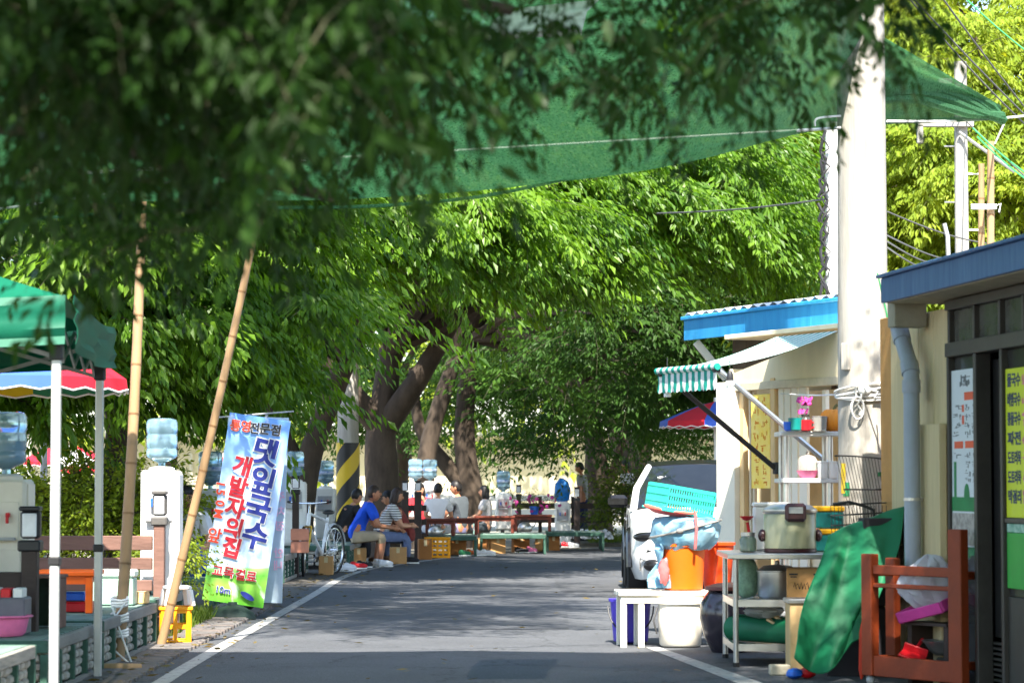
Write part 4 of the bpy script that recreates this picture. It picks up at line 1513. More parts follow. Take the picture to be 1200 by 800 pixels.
def put_text(body, px, py, size, mat, bold=.035, tilt=0.0, outline=.0, name='lettering', par=None, y=-.016):
    """Letters fixed on the front banner at a photo pixel, upright to the banner unless tilted."""
    dx, dz = (px - 272.5) / ppm, -(py - 707) / ppm
    lx, lz = dx * math.cos(ROLL) - dz * math.sin(ROLL), dx * math.sin(ROLL) + dz * math.cos(ROLL)
    for k, (mm, bd, yy) in enumerate(((MATS['white_plastic'], bold + outline, y - .001), (mat, bold, y - .007)) if outline else ((mat, bold, y - .007),)):
        v, f = text_mesh(body, size, bd * size, .0015)
        ca, sa = math.cos(tilt), math.sin(tilt)
        vs = []
        for a, b, c in v:
            a, b = a * ca - b * sa, a * sa + b * ca
            X, Z = ban_rot(lx + a, lz + b)
            wob = .006 * math.sin(3 * (lz + b) + 2 * ((lx + a) / .585 + .5)) + .004 * math.sin(9 * (lz + b) + ((lx + a) / .585 + .5) * 3.2)
            vs.append((X, yy + wob - c, Z + bc.z))
        mb = MB(); mb.add(vs, f)
        mb.build(name if mm is mat else 'letter_outline', mm, par or front_b)


INKB = M('ink_navy', rgb(34, 46, 125), rough=.5)
INKR = M('ink_red', rgb(168, 24, 40), rough=.5)
INKO = M('ink_orange_red', rgb(215, 60, 35), rough=.5)
for ch, px, py in (('댓', 311, 530), ('잎', 307, 563), ('국', 302, 596), ('수', 298.5, 628)):
    put_text(ch, px, py, .27, INKB, .034, R(-7), .035)
for ch, px, py in (('개', 283, 546), ('발', 279, 571), ('자', 275.5, 595), ('의', 273, 618), ('집', 270.5, 641)):
    put_text(ch, px, py, .205, INKR, .034, R(-7), .035)
for ch, px, py in (('1', 258.5, 567.5), ('5', 258, 577), ('0', 257.5, 590), ('M', 255.5, 602)):
    put_text(ch, px, py, .115, INKO, .026, R(-92), .03)
for ch, px, py in (('앞', 251.5, 627),):
    put_text(ch, px, py, .15, INKO, .02, R(-4), .03)
for ch, px, py in (('통', 275, 499), ('영', 287, 500)):
    put_text(ch, px, py, .115, INKO, .025, 0, .025)
for ch, px, py in (('전', 297, 502), ('문', 309.5, 503), ('점', 322, 504.5)):
    put_text(ch, px, py, .115, TEXTK, .025, 0, .025)
for ch, px, py in (('교', 255, 668), ('목', 268, 670.5), ('결', 281.5, 673), ('료', 294.5, 675)):
    put_text(ch, px, py, .115, INKR, .02, 0, .03)
put_text('10m', 262, 691, .085, INKB, .02, 0, .03)
mb = MB()
mb.lathe([(.001, 0), (.075, 0), (.075, .002), (.001, .002)], 24, sx=1.0, sy=.36)
vs = []
for v in mb.v:
    a, b = v[0] * math.cos(R(-32)) - v[1] * math.sin(R(-32)), v[0] * math.sin(R(-32)) + v[1] * math.cos(R(-32))
    dx, dz = (290 - 272.5) / ppm, -(698 - 707) / ppm
    vs.append((dx + a, -.026 - v[2], dz + b + bc.z))
mb.v = vs
mb.build('swoosh', INKB, front_b)
PINKI = M('ink_faint_pink', rgb(235, 190, 215), rough=.6)
for ch, z in (('주', 1.02), ('차', .88), ('장', .74), ('안', .48), ('내', .36)):
    v, f = text_mesh(ch, .1, .003, .001)
    mb = MB()
    X0, Z0 = ban_rot(.24, z, R(1.8))
    mb.add([(X0 + .15 - a * 1.0, .318 + .012 * math.sin(3 * z + 2) + .01 * math.sin(9 * z + 3.2) - .012 - c, Z0 + b + bc.z) for a, b, c in v], f)
    mb.build('lettering', PINKI, back_b)

# ================================================================== striped utility pole and bicycle
CONC = M('concrete', (.25, .235, .205), rough=.85, scale=5, stretch=(1.6, 1.6, .14), bump=.45, bscale=60, col2=(.50, .475, .43))
up = thing('utility_pole', 'grey concrete utility pole with yellow and black bands at its foot', 'utility pole', (GX(408, 43.6), 43.6, 0))
mb = MB(); mb.tube([(0, 0, -.1), (0, 0, 7.5)], [.19, .14], n=20); mb.build('shaft', CONC, up)


def hazard():
    m = M('hazard_sleeve', (.6, .42, .03), rough=.5)
    n, l, b = nodes_of(m)
    tc = n.new('ShaderNodeTexCoord')
    sp = n.new('ShaderNodeSeparateXYZ'); l.new(tc.outputs['Object'], sp.inputs[0])
    at = n.new('ShaderNodeMath'); at.operation = 'ARCTAN2'; l.new(sp.outputs['Y'], at.inputs[0]); l.new(sp.outputs['X'], at.inputs[1])
    a1 = n.new('ShaderNodeMath'); a1.operation = 'MULTIPLY'; l.new(at.outputs[0], a1.inputs[0]); a1.inputs[1].default_value = -1 / (2 * PI) * 2
    a2 = n.new('ShaderNodeMath'); a2.operation = 'MULTIPLY_ADD'; l.new(sp.outputs['Z'], a2.inputs[0]); a2.inputs[1].default_value = 1.5; l.new(a1.outputs[0], a2.inputs[2])
    fr_ = n.new('ShaderNodeMath'); fr_.operation = 'FRACT'; l.new(a2.outputs[0], fr_.inputs[0])
    gt = n.new('ShaderNodeMath'); gt.operation = 'GREATER_THAN'; l.new(fr_.outputs[0], gt.inputs[0]); gt.inputs[1].default_value = .5
    mx = n.new('ShaderNodeMix'); mx.data_type = 'RGBA'; l.new(gt.outputs[0], mx.inputs[0])
    mx.inputs[6].default_value = (.02, .02, .02, 1); mx.inputs[7].default_value = (.62, .42, .02, 1)
    l.new(mx.outputs[2], b.inputs['Base Color'])
    return m


mb = MB(); mb.tube([(0, 0, 0.02), (0, 0, 1.95)], [.20, .193], n=24); mb.build('striped_sleeve', hazard(), up)

bk = thing('bicycle', 'white bicycle leaning at the platform edge beside the banner', 'bicycle', (GX(392, 37.6), 37.6, 0.01), 0)
bd = Vector((-.36, -1.0, 0)).normalized()
bk.rotation_euler = (0, 0, math.atan2(bd.y, bd.x))
WHITEF = M('white_frame_paint', (.75, .75, .74), rough=.3)


def wheel(x, turn):
    root = MB()
    r = .335
    mt = Matrix.Rotation(turn, 3, 'Z')
    pts = [mt @ Vector((r * math.cos(a), 0, r * math.sin(a))) + Vector((x, 0, r)) for a in [2 * PI * i / 32 for i in range(33)]]
    root.tube(pts, .02, n=7, caps=False)
    o = root.build('wheel', TYRE, bk)
    rm = MB()
    rm.tube([mt @ Vector((.305 * math.cos(a), 0, .305 * math.sin(a))) + Vector((x, 0, r)) for a in [2 * PI * i / 32 for i in range(33)]], .012, n=6, caps=False)
    rm.build('rim', CHROME, o)
    spk = MB()
    for i in range(18):
        a = 2 * PI * i / 18
        spk.tube([Vector((x, .02 * (-1) ** i, r)), mt @ Vector((.3 * math.cos(a), 0, .3 * math.sin(a))) + Vector((x, 0, r))], .002, n=4, caps=False)
    spk.tube([mt @ Vector((0, -.05, 0)) + Vector((x, 0, r)), mt @ Vector((0, .05, 0)) + Vector((x, 0, r))], .022, n=8)
    spk.build('spokes', CHROME, o, kind='stuff')
    return o


wheel(0, 0)
wheel(1.04, R(22))
fb = MB()
bb, hd_, st_ = Vector((.42, 0, .29)), Vector((.86, 0, .86)), Vector((.24, 0, .74))
fb.tube([bb, hd_ + Vector((.03, 0, -.16))], .026, n=8); fb.tube([st_, hd_], .022, n=8); fb.tube([bb, st_ + (st_ - bb) * .14], .02, n=8)
for s_ in (-1, 1):
    fb.tube([bb + Vector((0, s_ * .03, 0)), Vector((0, s_ * .055, .335))], .011, n=6)
    fb.tube([st_ + Vector((0, s_ * .02, -.03)), Vector((0, s_ * .055, .335))], .010, n=6)
fb.tube([hd_, hd_ + Vector((.035, 0, -.17))], .03, n=8)
fb.build('frame', WHITEF, bk)
fk = MB()
for s_ in (-1, 1):
    fk.tube([Vector((.895, s_ * .05, .68)), Vector((.96, s_ * .055, .5)), Vector((1.04, s_ * .055, .335))], .013, n=6)
fk.tube([Vector((.895, -.05, .68)), Vector((.895, .05, .68))], .016, n=6)
fk.build('fork', M('fork_yellow', rgb(215, 170, 30), rough=.4), bk)
hb = MB(); hb.tube([hd_, hd_ + Vector((-.02, 0, .12)), hd_ + Vector((.05, 0, .14))], .015, n=7)
hb.tube([hd_ + Vector((.0, -.31, .16)), hd_ + Vector((.05, -.1, .14)), hd_ + Vector((.05, .1, .14)), hd_ + Vector((.0, .31, .16))], .013, n=7)
hbo = hb.build('handlebar', CHROME, bk)
for s_ in (-1, 1):
    gp = MB(); gp.tube([hd_ + Vector((.012, s_ * .22, .152)), hd_ + Vector((-.005, s_ * .33, .162))], .018, n=8); gp.build('grip', BLACKP, hbo)
sd = MB(); sd.ball(st_ + Vector((-.04, 0, .13)), (.14, .075, .035), 12, 7); sd.tube([st_, st_ + Vector((-.03, 0, .12))], .013, n=6); sd.build('saddle', BLACKP, bk)
ck = MB()
ck.lathe([(.09, -.006), (.09, .006)], 18, c=bb + Vector((0, -.06, 0)), mat=Matrix.Rotation(PI / 2, 3, 'X'))
ck.bar(bb + Vector((0, -.075, 0)), bb + Vector((.12, -.085, -.11)), .012, .02); ck.box(bb + Vector((.12, -.13, -.11)), (.08, .09, .02))
ck.bar(bb + Vector((0, .075, 0)), bb + Vector((-.12, .085, .11)), .012, .02); ck.box(bb + Vector((-.12, .13, .11)), (.08, .09, .02))
ck.build('crankset', GREYP, bk)
mg_ = MB()
for xx in (0, 1.04):
    pts = [Vector((xx + .375 * math.cos(a), 0, .335 + .375 * math.sin(a))) for a in [R(20 + 12 * i) for i in range(13)]]
    P = [[p + Vector((0, s_ * .028, -.008 * abs(s_))) for s_ in (-1, 0, 1)] for p in pts]
    mg_.sheet(P, .003)
mg_.build('mudguard', WHITEF, bk, kind='stuff')

# red-brown stacked boxes on the platform beside the banner
for i, (px, z) in enumerate(((352, .365), (352, .53))):
    box_thing('wooden_box', ('lower red-brown wooden box beside the lamp post near the banner', 'upper red-brown wooden box of the pair near the banner')[i], 'box', (GX(px, 35.4), 35.4, z), (.24, .24, .15), M('salmon_wood', rgb(196, 130, 105), rough=.7, scale=4), tape=False, rz=jit(.2))
# low grey pole left over the hedge
t_ = thing('metal_post', 'thin grey metal post standing behind the left hedge', 'post', (GX(52, 33), 33, 0))
mb = MB(); mb.tube([(0, 0, 0), (0, 0, 2.0)], .045, n=10); mb.build('shaft', GREYP, t_)
mb = MB(); mb.box((0, 0, .02), (.2, .2, .04), ch=.01); mb.build('foot', GREYP, t_)

# ================================================================== people
SKIN = M('skin', rgb(205, 150, 118), rough=.55, var=.08, scale=12)
SKIN2 = M('skin_tan', rgb(180, 122, 90), rough=.55, var=.08, scale=12)
HAIR = M('black_hair', (.012, .010, .010), rough=.5, var=.3, scale=40, stretch=(1, 1, .2), bump=.3)
HAIRB = M('dark_brown_hair', (.035, .02, .014), rough=.5, var=.3, scale=40, stretch=(1, 1, .2), bump=.3)
EYE = M('eye_dark', (.01, .01, .01), rough=.3)
LIP = M('lip', rgb(165, 85, 75), rough=.5)


def skin_geo(verts, edges, radii, sub=1):
    """One smooth body surface grown round a joint graph; returns points and faces."""
    me = bpy.data.meshes.new('body')
    me.from_pydata([tuple(v) for v in verts], edges, [])
    o = bpy.data.objects.new('body', me)
    COL.objects.link(o)
    o.modifiers.new('skin', 'SKIN').use_smooth_shade = True
    sv = me.skin_vertices[0].data
    for i, r in enumerate(radii):
        sv[i].radius = r if hasattr(r, '__len__') else (r, r)
    sv[0].use_root = True
    m = o.modifiers.new('sub', 'SUBSURF')
    m.levels = sub
    m.render_levels = sub
    dg = bpy.context.evaluated_depsgraph_get()
    em = bpy.data.meshes.new_from_object(o.evaluated_get(dg))
    V = [tuple(v.co) for v in em.vertices]
    Fs = [tuple(p.vertices) for p in em.polygons]
    bpy.data.objects.remove(o)
    bpy.data.meshes.remove(em)
    return V, Fs


def person(label, loc, rz, pose, shirt, pants, hair=HAIR, long_hair=False, skin=SKIN, shoes=None, lean=.1, yaw=0.0, nod=.1, arms=None, legs=None, sleeve='short', hz=.45, scale=1.0, group=None, fold=None, glasses=False, bare_legs=False, strap=None):
    root = thing('person', label, 'person', loc, rz, group)
    root.scale = (scale,) * 3
    V3 = Vector
    if pose == 'stand':
        P = V3((0, 0, .93))
    elif pose == 'cross':
        P = V3((0, 0, .12))
    else:
        P = V3((0, 0, hz + .09))
    sp = V3((0, math.sin(lean), math.cos(lean)))
    waist, chest, neck = P + sp * .19, P + sp * .38, P + sp * .52
    l2 = lean * .6
    sp2 = V3((0, math.sin(l2), math.cos(l2)))
    hb_, head = neck + sp2 * .07 + V3((0, .012, 0)), neck + sp2 * .165 + V3((0, .03, 0))
    J = {}
    for s_, sg in (('L', -1), ('R', 1)):
        J['sh' + s_] = P + sp * .475 + V3((sg * .175, 0, 0))
        a = (arms or {}).get(s_)
        if a:
            J['el' + s_], J['wr' + s_] = V3(a[0]), V3(a[1])
        elif pose == 'stand':
            J['el' + s_], J['wr' + s_] = J['sh' + s_] + V3((sg * .05, -.02, -.28)), J['sh' + s_] + V3((sg * .06, .06, -.53))
        else:
            J['el' + s_], J['wr' + s_] = J['sh' + s_] + V3((sg * .06, .10, -.25)), P + V3((sg * .1, .33, .16))
        J['hp' + s_] = P + V3((sg * .085, 0, -.02))
        g_ = (legs or {}).get(s_)
        if g_:
            J['kn' + s_], J['an' + s_] = V3(g_[0]), V3(g_[1])
        elif pose == 'stand':
            J['kn' + s_], J['an' + s_] = V3((sg * .095, .03, .5)), V3((sg * .1, -.02, .08))
        elif pose == 'cross':
            J['kn' + s_], J['an' + s_] = P + V3((sg * .30, .22, .0)), P + V3((-sg * .05, .30, -.06))
        else:
            J['kn' + s_], J['an' + s_] = V3((sg * .13, .42, hz + .06)), V3((sg * .13, .42, .09))

    def graph(inc_body=True, grow=0.0, parts='all'):
        vs, es, rd = [], [], []

        def v(p, r):
            vs.append(V3(p)); rd.append(r + grow if not hasattr(r, '__len__') else (r[0] + grow, r[1] + grow))
            return len(vs) - 1
        p0 = v(P, (.125, .105))
        if parts in ('all', 'top'):
            w_ = v(waist, (.115, .095)); c_ = v(chest, (.125, .10)); es.append((p0, w_)); es.append((w_, c_))
            if parts == 'all':
                n_ = v(neck, .052); h_ = v(hb_, .048); es += [(c_, n_), (n_, h_)]
            else:
                n_ = v(neck - sp * .015, .06); es.append((c_, n_))
            for s_ in 'LR':
                a = v(J['sh' + s_], .062); es.append((c_, a))
                b = J['el' + s_]
                if parts == 'all' or sleeve == 'long':
                    e = v(b, .042); es.append((a, e))
                    wr = J['wr' + s_]
                    m_ = v(b.lerp(wr, .45), .036); w2 = v(wr, .026); es += [(e, m_), (m_, w2)]
                else:
                    e = v(J['sh' + s_].lerp(b, .72), .050); es.append((a, e))
        if parts == 'legs':
            lw_ = v(P + sp * .07, (.112, .092)); es.append((p0, lw_))
        if parts in ('all', 'legs'):
            for s_ in 'LR':
                h = v(J['hp' + s_], .088); k = v(J['kn' + s_], .058); es += [(p0, h), (h, k)]
                an = J['an' + s_]
                m_ = v(J['kn' + s_].lerp(an, .4), .056); es.append((k, m_))
                if parts == 'legs' and bare_legs:
                    continue
                e = v(an, .038); es.append((m_, e))
        if parts == 'top':
            lw_ = v(P - sp * .07, (.118, .10)); es.append((p0, lw_))
            for s_ in 'LR':
                h = v(J['hp' + s_] + V3((0, 0, .03)), .088); es.append((p0, h))
        return vs, es, rd

    b = MB()
    V, Fs = skin_geo(*graph())
    b.smooth = True
    b.add(V, Fs)
    # head, nose, ears, eyes, mouth
    yw = Matrix.Rotation(yaw, 3, 'Z') @ Matrix.Rotation(-nod, 3, 'X')
    hv, hf = MB(), None
    hv.ball((0, 0, 0), (.075, .093, .115), 18, 14)
    pts = []
    for x, y, z in hv.v:
        k = 1 - .28 * max(0, -z / .115) ** 1.6
        yy = y * (1 - .12 * max(0, -z / .115)) + (.012 if (y > 0 and z < -.03) else 0)
        pts.append(yw @ V3((x * k, yy, z)) + head)
    b.smooth = True
    b.add(pts, hv.f)
    for c, r in (((0, .098, -.012), (.013, .018, .024)), ((-.076, -.005, -.005), (.012, .02, .03)), ((.076, -.005, -.005), (.012, .02, .03))):
        b.ball(yw @ V3(c) + head, r, 8, 6, mat=yw)
    b.mi = 1
    for sx_ in (-1, 1):
        b.ball(yw @ V3((sx_ * .031, .083, .018)) + head, (.013, .008, .007), 8, 5, mat=yw)
        b.ball(yw @ V3((sx_ * .032, .084, .038)) + head, (.019, .007, .004), 8, 4, mat=yw)
    b.mi = 2
    b.ball(yw @ V3((0, .090, -.055)) + head, (.022, .008, .007), 8, 5, mat=yw)
    b.mi = 0
    # hands: palm, four fingers and a thumb each
    for s_, sg in (('L', -1), ('R', 1)):
        wr = J['wr' + s_]
        d = (wr - J['el' + s_]).normalized()
        sd_ = d.cross(V3((0, 0, 1)))
        sd_ = sd_.normalized() if sd_.length > .1 else V3((1, 0, 0))
        up_ = sd_.cross(d)
        b.tube([wr - d * .01, wr + d * .03, wr + d * .075, wr + d * .09], [.024, .034, .036, .026], n=8)
        for k, ln in enumerate((.062, .074, .07, .055)):
            o_ = wr + d * .08 + sd_ * (.024 - .016 * k)
            b.tube([o_, o_ + d * ln * .5 - up_ * .008, o_ + d * ln * .8 - up_ * .026], [.0095, .0085, .007], n=6)
        o_ = wr + d * .03 + sd_ * sg * -.028
        b.tube([o_, o_ + d * .03 + sd_ * sg * -.022 - up_ * .008, o_ + d * .058 + sd_ * sg * -.018 - up_ * .02], [.012, .0105, .008], n=6)
    b.build('body', [skin, EYE, LIP], root)
    # hair
    hm = MB()
    hm.ball((0, 0, 0), (.084, .103, .122), 20, 14)
    hv2, fk_ = [], []
    for x, y, z in hm.v:
        cut = .035 if y > .05 else (-.005 if y > -.02 else (-.075 if not long_hair else -.16))
        zz = z
        if z < cut:
            zz = cut + (0 if not long_hair else 0)
        rr = 1.0 + random.uniform(-.03, .03)
        sh = .9 if (z < cut) else 1.0
        hv2.append(yw @ V3((x * rr * sh, (y * rr - .006) * sh, zz + .012)) + head)
    h2 = MB(); h2.smooth = True; h2.add(hv2, hm.f)
    if long_hair:
        h2.ball(yw @ V3((0, -.055, -.08)) + head, (.075, .05, .13), 14, 10, mat=yw, wob=.04)
        for sx_ in (-1, 1):
            h2.ball(yw @ V3((sx_ * .072, -.005, -.05)) + head, (.022, .045, .11), 10, 8, mat=yw, wob=.04)
    h2.build('hair', hair, root)
    if glasses:
        gm = MB()
        for sx_ in (-1, 1):
            gm.tube([yw @ V3((sx_ * .034 + .026 * math.cos(a), .104, .016 + .02 * math.sin(a))) + head for a in [i * PI / 6 for i in range(13)]], .003, n=4, caps=False)
        gm.tube([yw @ V3((-.008, .106, .02)) + head, yw @ V3((.008, .106, .02)) + head], .003, n=4)
        for sx_ in (-1, 1):
            gm.tube([yw @ V3((sx_ * .06, .102, .02)) + head, yw @ V3((sx_ * .08, 0, .015)) + head], .003, n=4)
        gm.build('glasses', BLACKP, root, kind='stuff')
    # clothes
    tm = MB(); tm.smooth = True; tm.add(*skin_geo(*graph(grow=.026, parts='top'))); tm.build('shirt', shirt, root)
    lm = MB(); lm.smooth = True; lm.add(*skin_geo(*graph(grow=.02, parts='legs'))); lm.build('shorts' if bare_legs else 'trousers', pants, root)
    if shoes:
        for s_, sg in (('L', -1), ('R', 1)):
            an = J['an' + s_]
            sm_ = MB()
            kd = (an - J['kn' + s_]); kd.z = 0
            f_ = V3((sg * .15, 1, 0)).normalized()
            ry = Matrix.Rotation(math.atan2(f_.y, f_.x), 3, 'Z')
            c = an + f_ * .06
            sm_.ball((c.x, c.y, an.z - .035), (.135, .05, .052), 14, 8, mat=ry)
            sm_.ball((an.x, an.y, an.z - .01), (.05, .046, .055), 10, 7)
            so_ = sm_.build('shoe', shoes, root)
            sl_ = MB(); sl_.lathe([(.132, 0), (.135, .008), (.132, .022)], 14, c=(c.x, c.y, max(.0, an.z - .088)), mat=ry, sy=.4); sl_.build('sole', WHITEP, so_)
    if strap:
        st = MB()
        for sg in (-1, 1):
            st.tube([P + sp * .1 + V3((sg * .07, -.118, 0)), P + sp * .40 + V3((sg * .08, -.135, 0)), P + sp * .545 + V3((sg * .085, -.03, 0)), P + sp * .47 + V3((sg * .085, .115, 0)), P + sp * .3 + V3((sg * .07, .13, 0))], .014, n=5)
        bx = MB(); bx.smooth = True
        st.build('strap', strap, root, kind='stuff')
        bb_ = MB(); bb_.ball(P + sp * .17 + V3((0, .01, 0)), (.165, .135, .19), 16, 10); bb_.build('bib', strap, root)
    return root


BLUE_T = M('cobalt_cotton', rgb(25, 80, 205), rough=.85, bump=.9, bscale=11, var=.1, scale=8)
KHAKI = M('khaki_cotton', rgb(165, 150, 125), rough=.85, bump=.9, bscale=11, var=.12, scale=8)
BLK_T = M('black_cotton', (.018, .018, .022), rough=.85, bump=.9, bscale=11)
WHT_T = M('white_cotton', (.72, .72, .74), rough=.85, bump=.9, bscale=11, var=.06)
GRY_T = M('grey_cotton', rgb(150, 150, 145), rough=.85, bump=.9, bscale=11, var=.08)
DGR_T = M('dark_grey_cotton', rgb(75, 82, 88), rough=.85, bump=.9, bscale=11, var=.1)
NAVY_T = M('navy_cotton', rgb(28, 32, 70), rough=.85, bump=.9, bscale=11)
JEAN = M('blue_denim', rgb(95, 108, 140), rough=.85, bump=.9, bscale=11, var=.2, scale=14)
WINE = M('wine_check', rgb(120, 45, 40), rough=.85, bump=.9, bscale=11, var=.4, scale=22)
LGR_T = M('pale_grey_cotton', rgb(190, 188, 190), rough=.85, bump=.9, bscale=11, var=.06)
PURP = M('lilac_grey_cotton', rgb(120, 115, 150), rough=.85, bump=.9, bscale=11)


def stripes():
    m = M('striped_jersey', (.7, .7, .7), rough=.85)
    n, l, b = nodes_of(m)
    tc = n.new('ShaderNodeTexCoord'); sp = n.new('ShaderNodeSeparateXYZ'); l.new(tc.outputs['Object'], sp.inputs[0])
    a = n.new('ShaderNodeMath'); a.operation = 'MULTIPLY'; l.new(sp.outputs['Z'], a.inputs[0]); a.inputs[1].default_value = 26
    f = n.new('ShaderNodeMath'); f.operation = 'FRACT'; l.new(a.outputs[0], f.inputs[0])
    g_ = n.new('ShaderNodeMath'); g_.operation = 'GREATER_THAN'; l.new(f.outputs[0], g_.inputs[0]); g_.inputs[1].default_value = .6
    mx = n.new('ShaderNodeMix'); mx.data_type = 'RGBA'; l.new(g_.outputs[0], mx.inputs[0])
    mx.inputs[6].default_value = (.7, .7, .7, 1); mx.inputs[7].default_value = (.05, .05, .06, 1)
    l.new(mx.outputs[2], b.inputs['Base Color'])
    return m


STRIPE_T = stripes()
FR = R(-90)          # facing along +x (to the right across the lane)
person('man in a cobalt blue t-shirt sitting on the platform edge with forearms on his knees', (GX(417, 40.9), 40.9, 0), R(-78), 'sit', BLUE_T, KHAKI, HAIRB, skin=SKIN2, shoes=WHT_T, lean=.42, yaw=R(-8), nod=-.05, hz=.38, scale=1.02,
       arms={'L': ((-.27, .33, .62), (-.10, .58, .60)), 'R': ((.26, .32, .62), (.08, .58, .58))},
       legs={'L': ((-.14, .40, .46), (-.13, .34, .09)), 'R': ((.15, .40, .47), (.14, .36, .09))}, bare_legs=True)
person('person in black seated behind the man in blue, only the back showing', (GX(399, 42.4), 42.4, 0), R(-60), 'sit', BLK_T, BLK_T, HAIR, lean=.45, yaw=R(20), nod=.35, hz=.36)
person('person in a striped jersey sitting beyond the man in blue', (GX(446, 42.6), 42.6, 0), R(-80), 'sit', STRIPE_T, JEAN, HAIRB, long_hair=True, lean=.4, yaw=R(-10), nod=.25, hz=.36, shoes=BLK_T,
       arms={'L': ((-.2, .30, .62), (-.08, .48, .62)), 'R': ((.2, .32, .6), (.07, .5, .6))})
person('woman in a wine red top bending forward with her hand at her chin', (GX(477, 42.9), 42.9, 0), R(70), 'sit', WINE, JEAN, HAIR, long_hair=False, lean=.5, yaw=R(15), nod=.3, hz=.34, shoes=M('brown_leather', rgb(110, 75, 50), rough=.5),
       arms={'L': ((-.18, .46, .52), (-.05, .42, .75)), 'R': ((.2, .40, .55), (.06, .52, .6))})
person('boy with glasses in a navy vest over white sleeves beside the tall dispenser', (GX(223, 27.2), 27.2, .36), R(170), 'cross', WHT_T, NAVY_T, HAIR, glasses=True, lean=.12, yaw=R(15), nod=.2, strap=NAVY_T, scale=.98,
       arms={'L': ((-.27, .12, .32), (-.1, .32, .2)), 'R': ((.3, .05, .3), (.22, .28, .14))})
ph = person('woman facing the lane holding up a phone between lamp post and white shirt', (GX(493, 48.2), 48.2, .36), R(175), 'cross', M('red_cotton', rgb(165, 40, 50), rough=.85, bump=.9, bscale=11), JEAN, HAIR, long_hair=True, lean=.05, nod=.1,
            arms={'L': ((-.25, .1, .35), (-.08, .22, .62)), 'R': ((.25, .1, .3), (.1, .3, .3))})
person('person in a white t-shirt seen from behind at the picnic table', (GX(513, 47.4), 47.4, .36), R(-5), 'cross', WHT_T, LGR_T, HAIR, lean=.08, nod=.2)
person('man in a dark grey t-shirt and shorts seated sideways between white shirt and trunk', (GX(541, 48.4), 48.4, .36), R(55), 'cross', DGR_T, PURP, HAIR, lean=.15, yaw=R(25), bare_legs=True, skin=SKIN2, scale=1.05)
person('woman in pale grey facing left at the far picnic table', (GX(571, 50.4), 50.4, .36), R(80), 'cross', LGR_T, DGR_T, HAIR, long_hair=True, lean=.05, nod=.0, scale=.95)
person('man in a loose grey t-shirt standing behind the verge shrub', (GX(684, 57.5), 57.5, .0), R(75), 'stand', GRY_T, NAVY_T, HAIR, skin=SKIN2, lean=.1, nod=.35, shoes=BLK_T, scale=1.0)
person('person in a white t-shirt and dark dungarees standing beside the parked car', (GX(735, 58.5), 58.5, .0), R(60), 'stand', WHT_T, BLK_T, HAIR, skin=SKIN2, lean=.02, nod=.0, shoes=BLK_T, strap=BLK_T, scale=1.03)

# shoes left under the platform, boxes, picnic tables
SHOE = {}


def shoe(label, x, y, rz, mat, group=None):
    if mat.name in SHOE:
        return dup(SHOE[mat.name], (x, y, .012), rz, label, group)
    t = thing('shoe', label, 'shoe', (x, y, .012), rz, group)
    mb = MB(); mb.ball((0, .03, .045), (.048, .13, .045), 12, 8); mb.ball((0, -.06, .06), (.045, .055, .055), 10, 7); mb.build('upper', mat, t)
    mb = MB(); mb.lathe([(.13, 0), (.133, .008), (.13, .02)], 14, c=(0, .02, 0), sx=.4); mb.build('sole', WHITEP, t)
    mb = MB()
    for i in range(3):
        mb.box((0, .0 + i * .03, .094 - i * .006), (.05, .008, .006))
    mb.build('lace', WHITEP, t, kind='stuff')
    SHOE[mat.name] = t
    return t


for px, D, m_, l_ in ((404, 38.6, WHT_T, 'white trainer standing alone left of the red trainer'), (410, 39.0, WHT_T, 'white trainer right against the bicycle wheel side pair'), (419, 39.6, RED, 'red trainer between the white trainers and the seated man'), (426, 40.2, BLK_T, 'black shoe just behind the red trainer'),
                      (544, 46.6, M('green_shoe', rgb(40, 110, 70), rough=.6), 'green shoe by the boxes under the picnic platform'), (553, 46.9, M('orange_shoe', rgb(220, 100, 40), rough=.6), 'orange shoe beside the green one'), (562, 46.7, LGR_T, 'pale grey shoe right of the orange one'), (571, 46.9, WHT_T, 'white shoe before the middle carton'), (610, 48.6, BLK_T, 'black shoe beneath the right hand platform'), (622, 48.8, PINK, 'pink shoe beneath the right hand platform'), (671, 52.6, WHT_T, 'white shoe lying by the blue bagged dispenser'), (664, 52.8, RED, 'red shoe lying by the blue bagged dispenser')):
    shoe(l_, GX(px, D), D, random.uniform(-2.4, -.7), m_)

for px, y, D, wd, h, m_, lb in (
        (383, 672, 37.2, .20, .26, CARD, 'pale cardboard box behind the bicycle rear wheel'),
        (420, 660, 41.0, .24, .28, CARD, 'cardboard box under the seat of the man in blue'),
        (467, 660, 42.3, .27, .26, CARD, 'cardboard box right of the brown shoes, on the pavement edge'),
        (498, 657, 44.6, .22, .34, CARD2, 'tall brown cardboard box left of the far yellow crate'),
        (535, 649, 47.6, .34, .30, CARD2, 'wide brown cardboard box right of the far yellow crate'),
        (563, 648, 48.2, .25, .28, CARD2, 'brown cardboard box behind the pale shoes'),
        (582, 648, 48.4, .28, .30, CARD, 'light cardboard box in the middle of the row under the platforms'),
        (610, 647, 49.2, .30, .30, CARD2, 'brown cardboard box above the black shoe'),
        (633, 646, 50.0, .16, .24, CARD, 'narrow pale box beside the last brown carton'),
        (648, 645, 50.6, .24, .28, CARD2, 'last brown cardboard box at the right end of the row')):
    box_thing('cardboard_box', lb, 'cardboard box', (GX(px, D), D, .008), (wd, .25, h), m_, rz=jit(.25), group='boxes under the far platforms')
crate('far yellow crate under the picnic platform', (GX(513, 45.6), 45.6, .008), (.42, .3, .34), YEL, rows=4, cols=4)
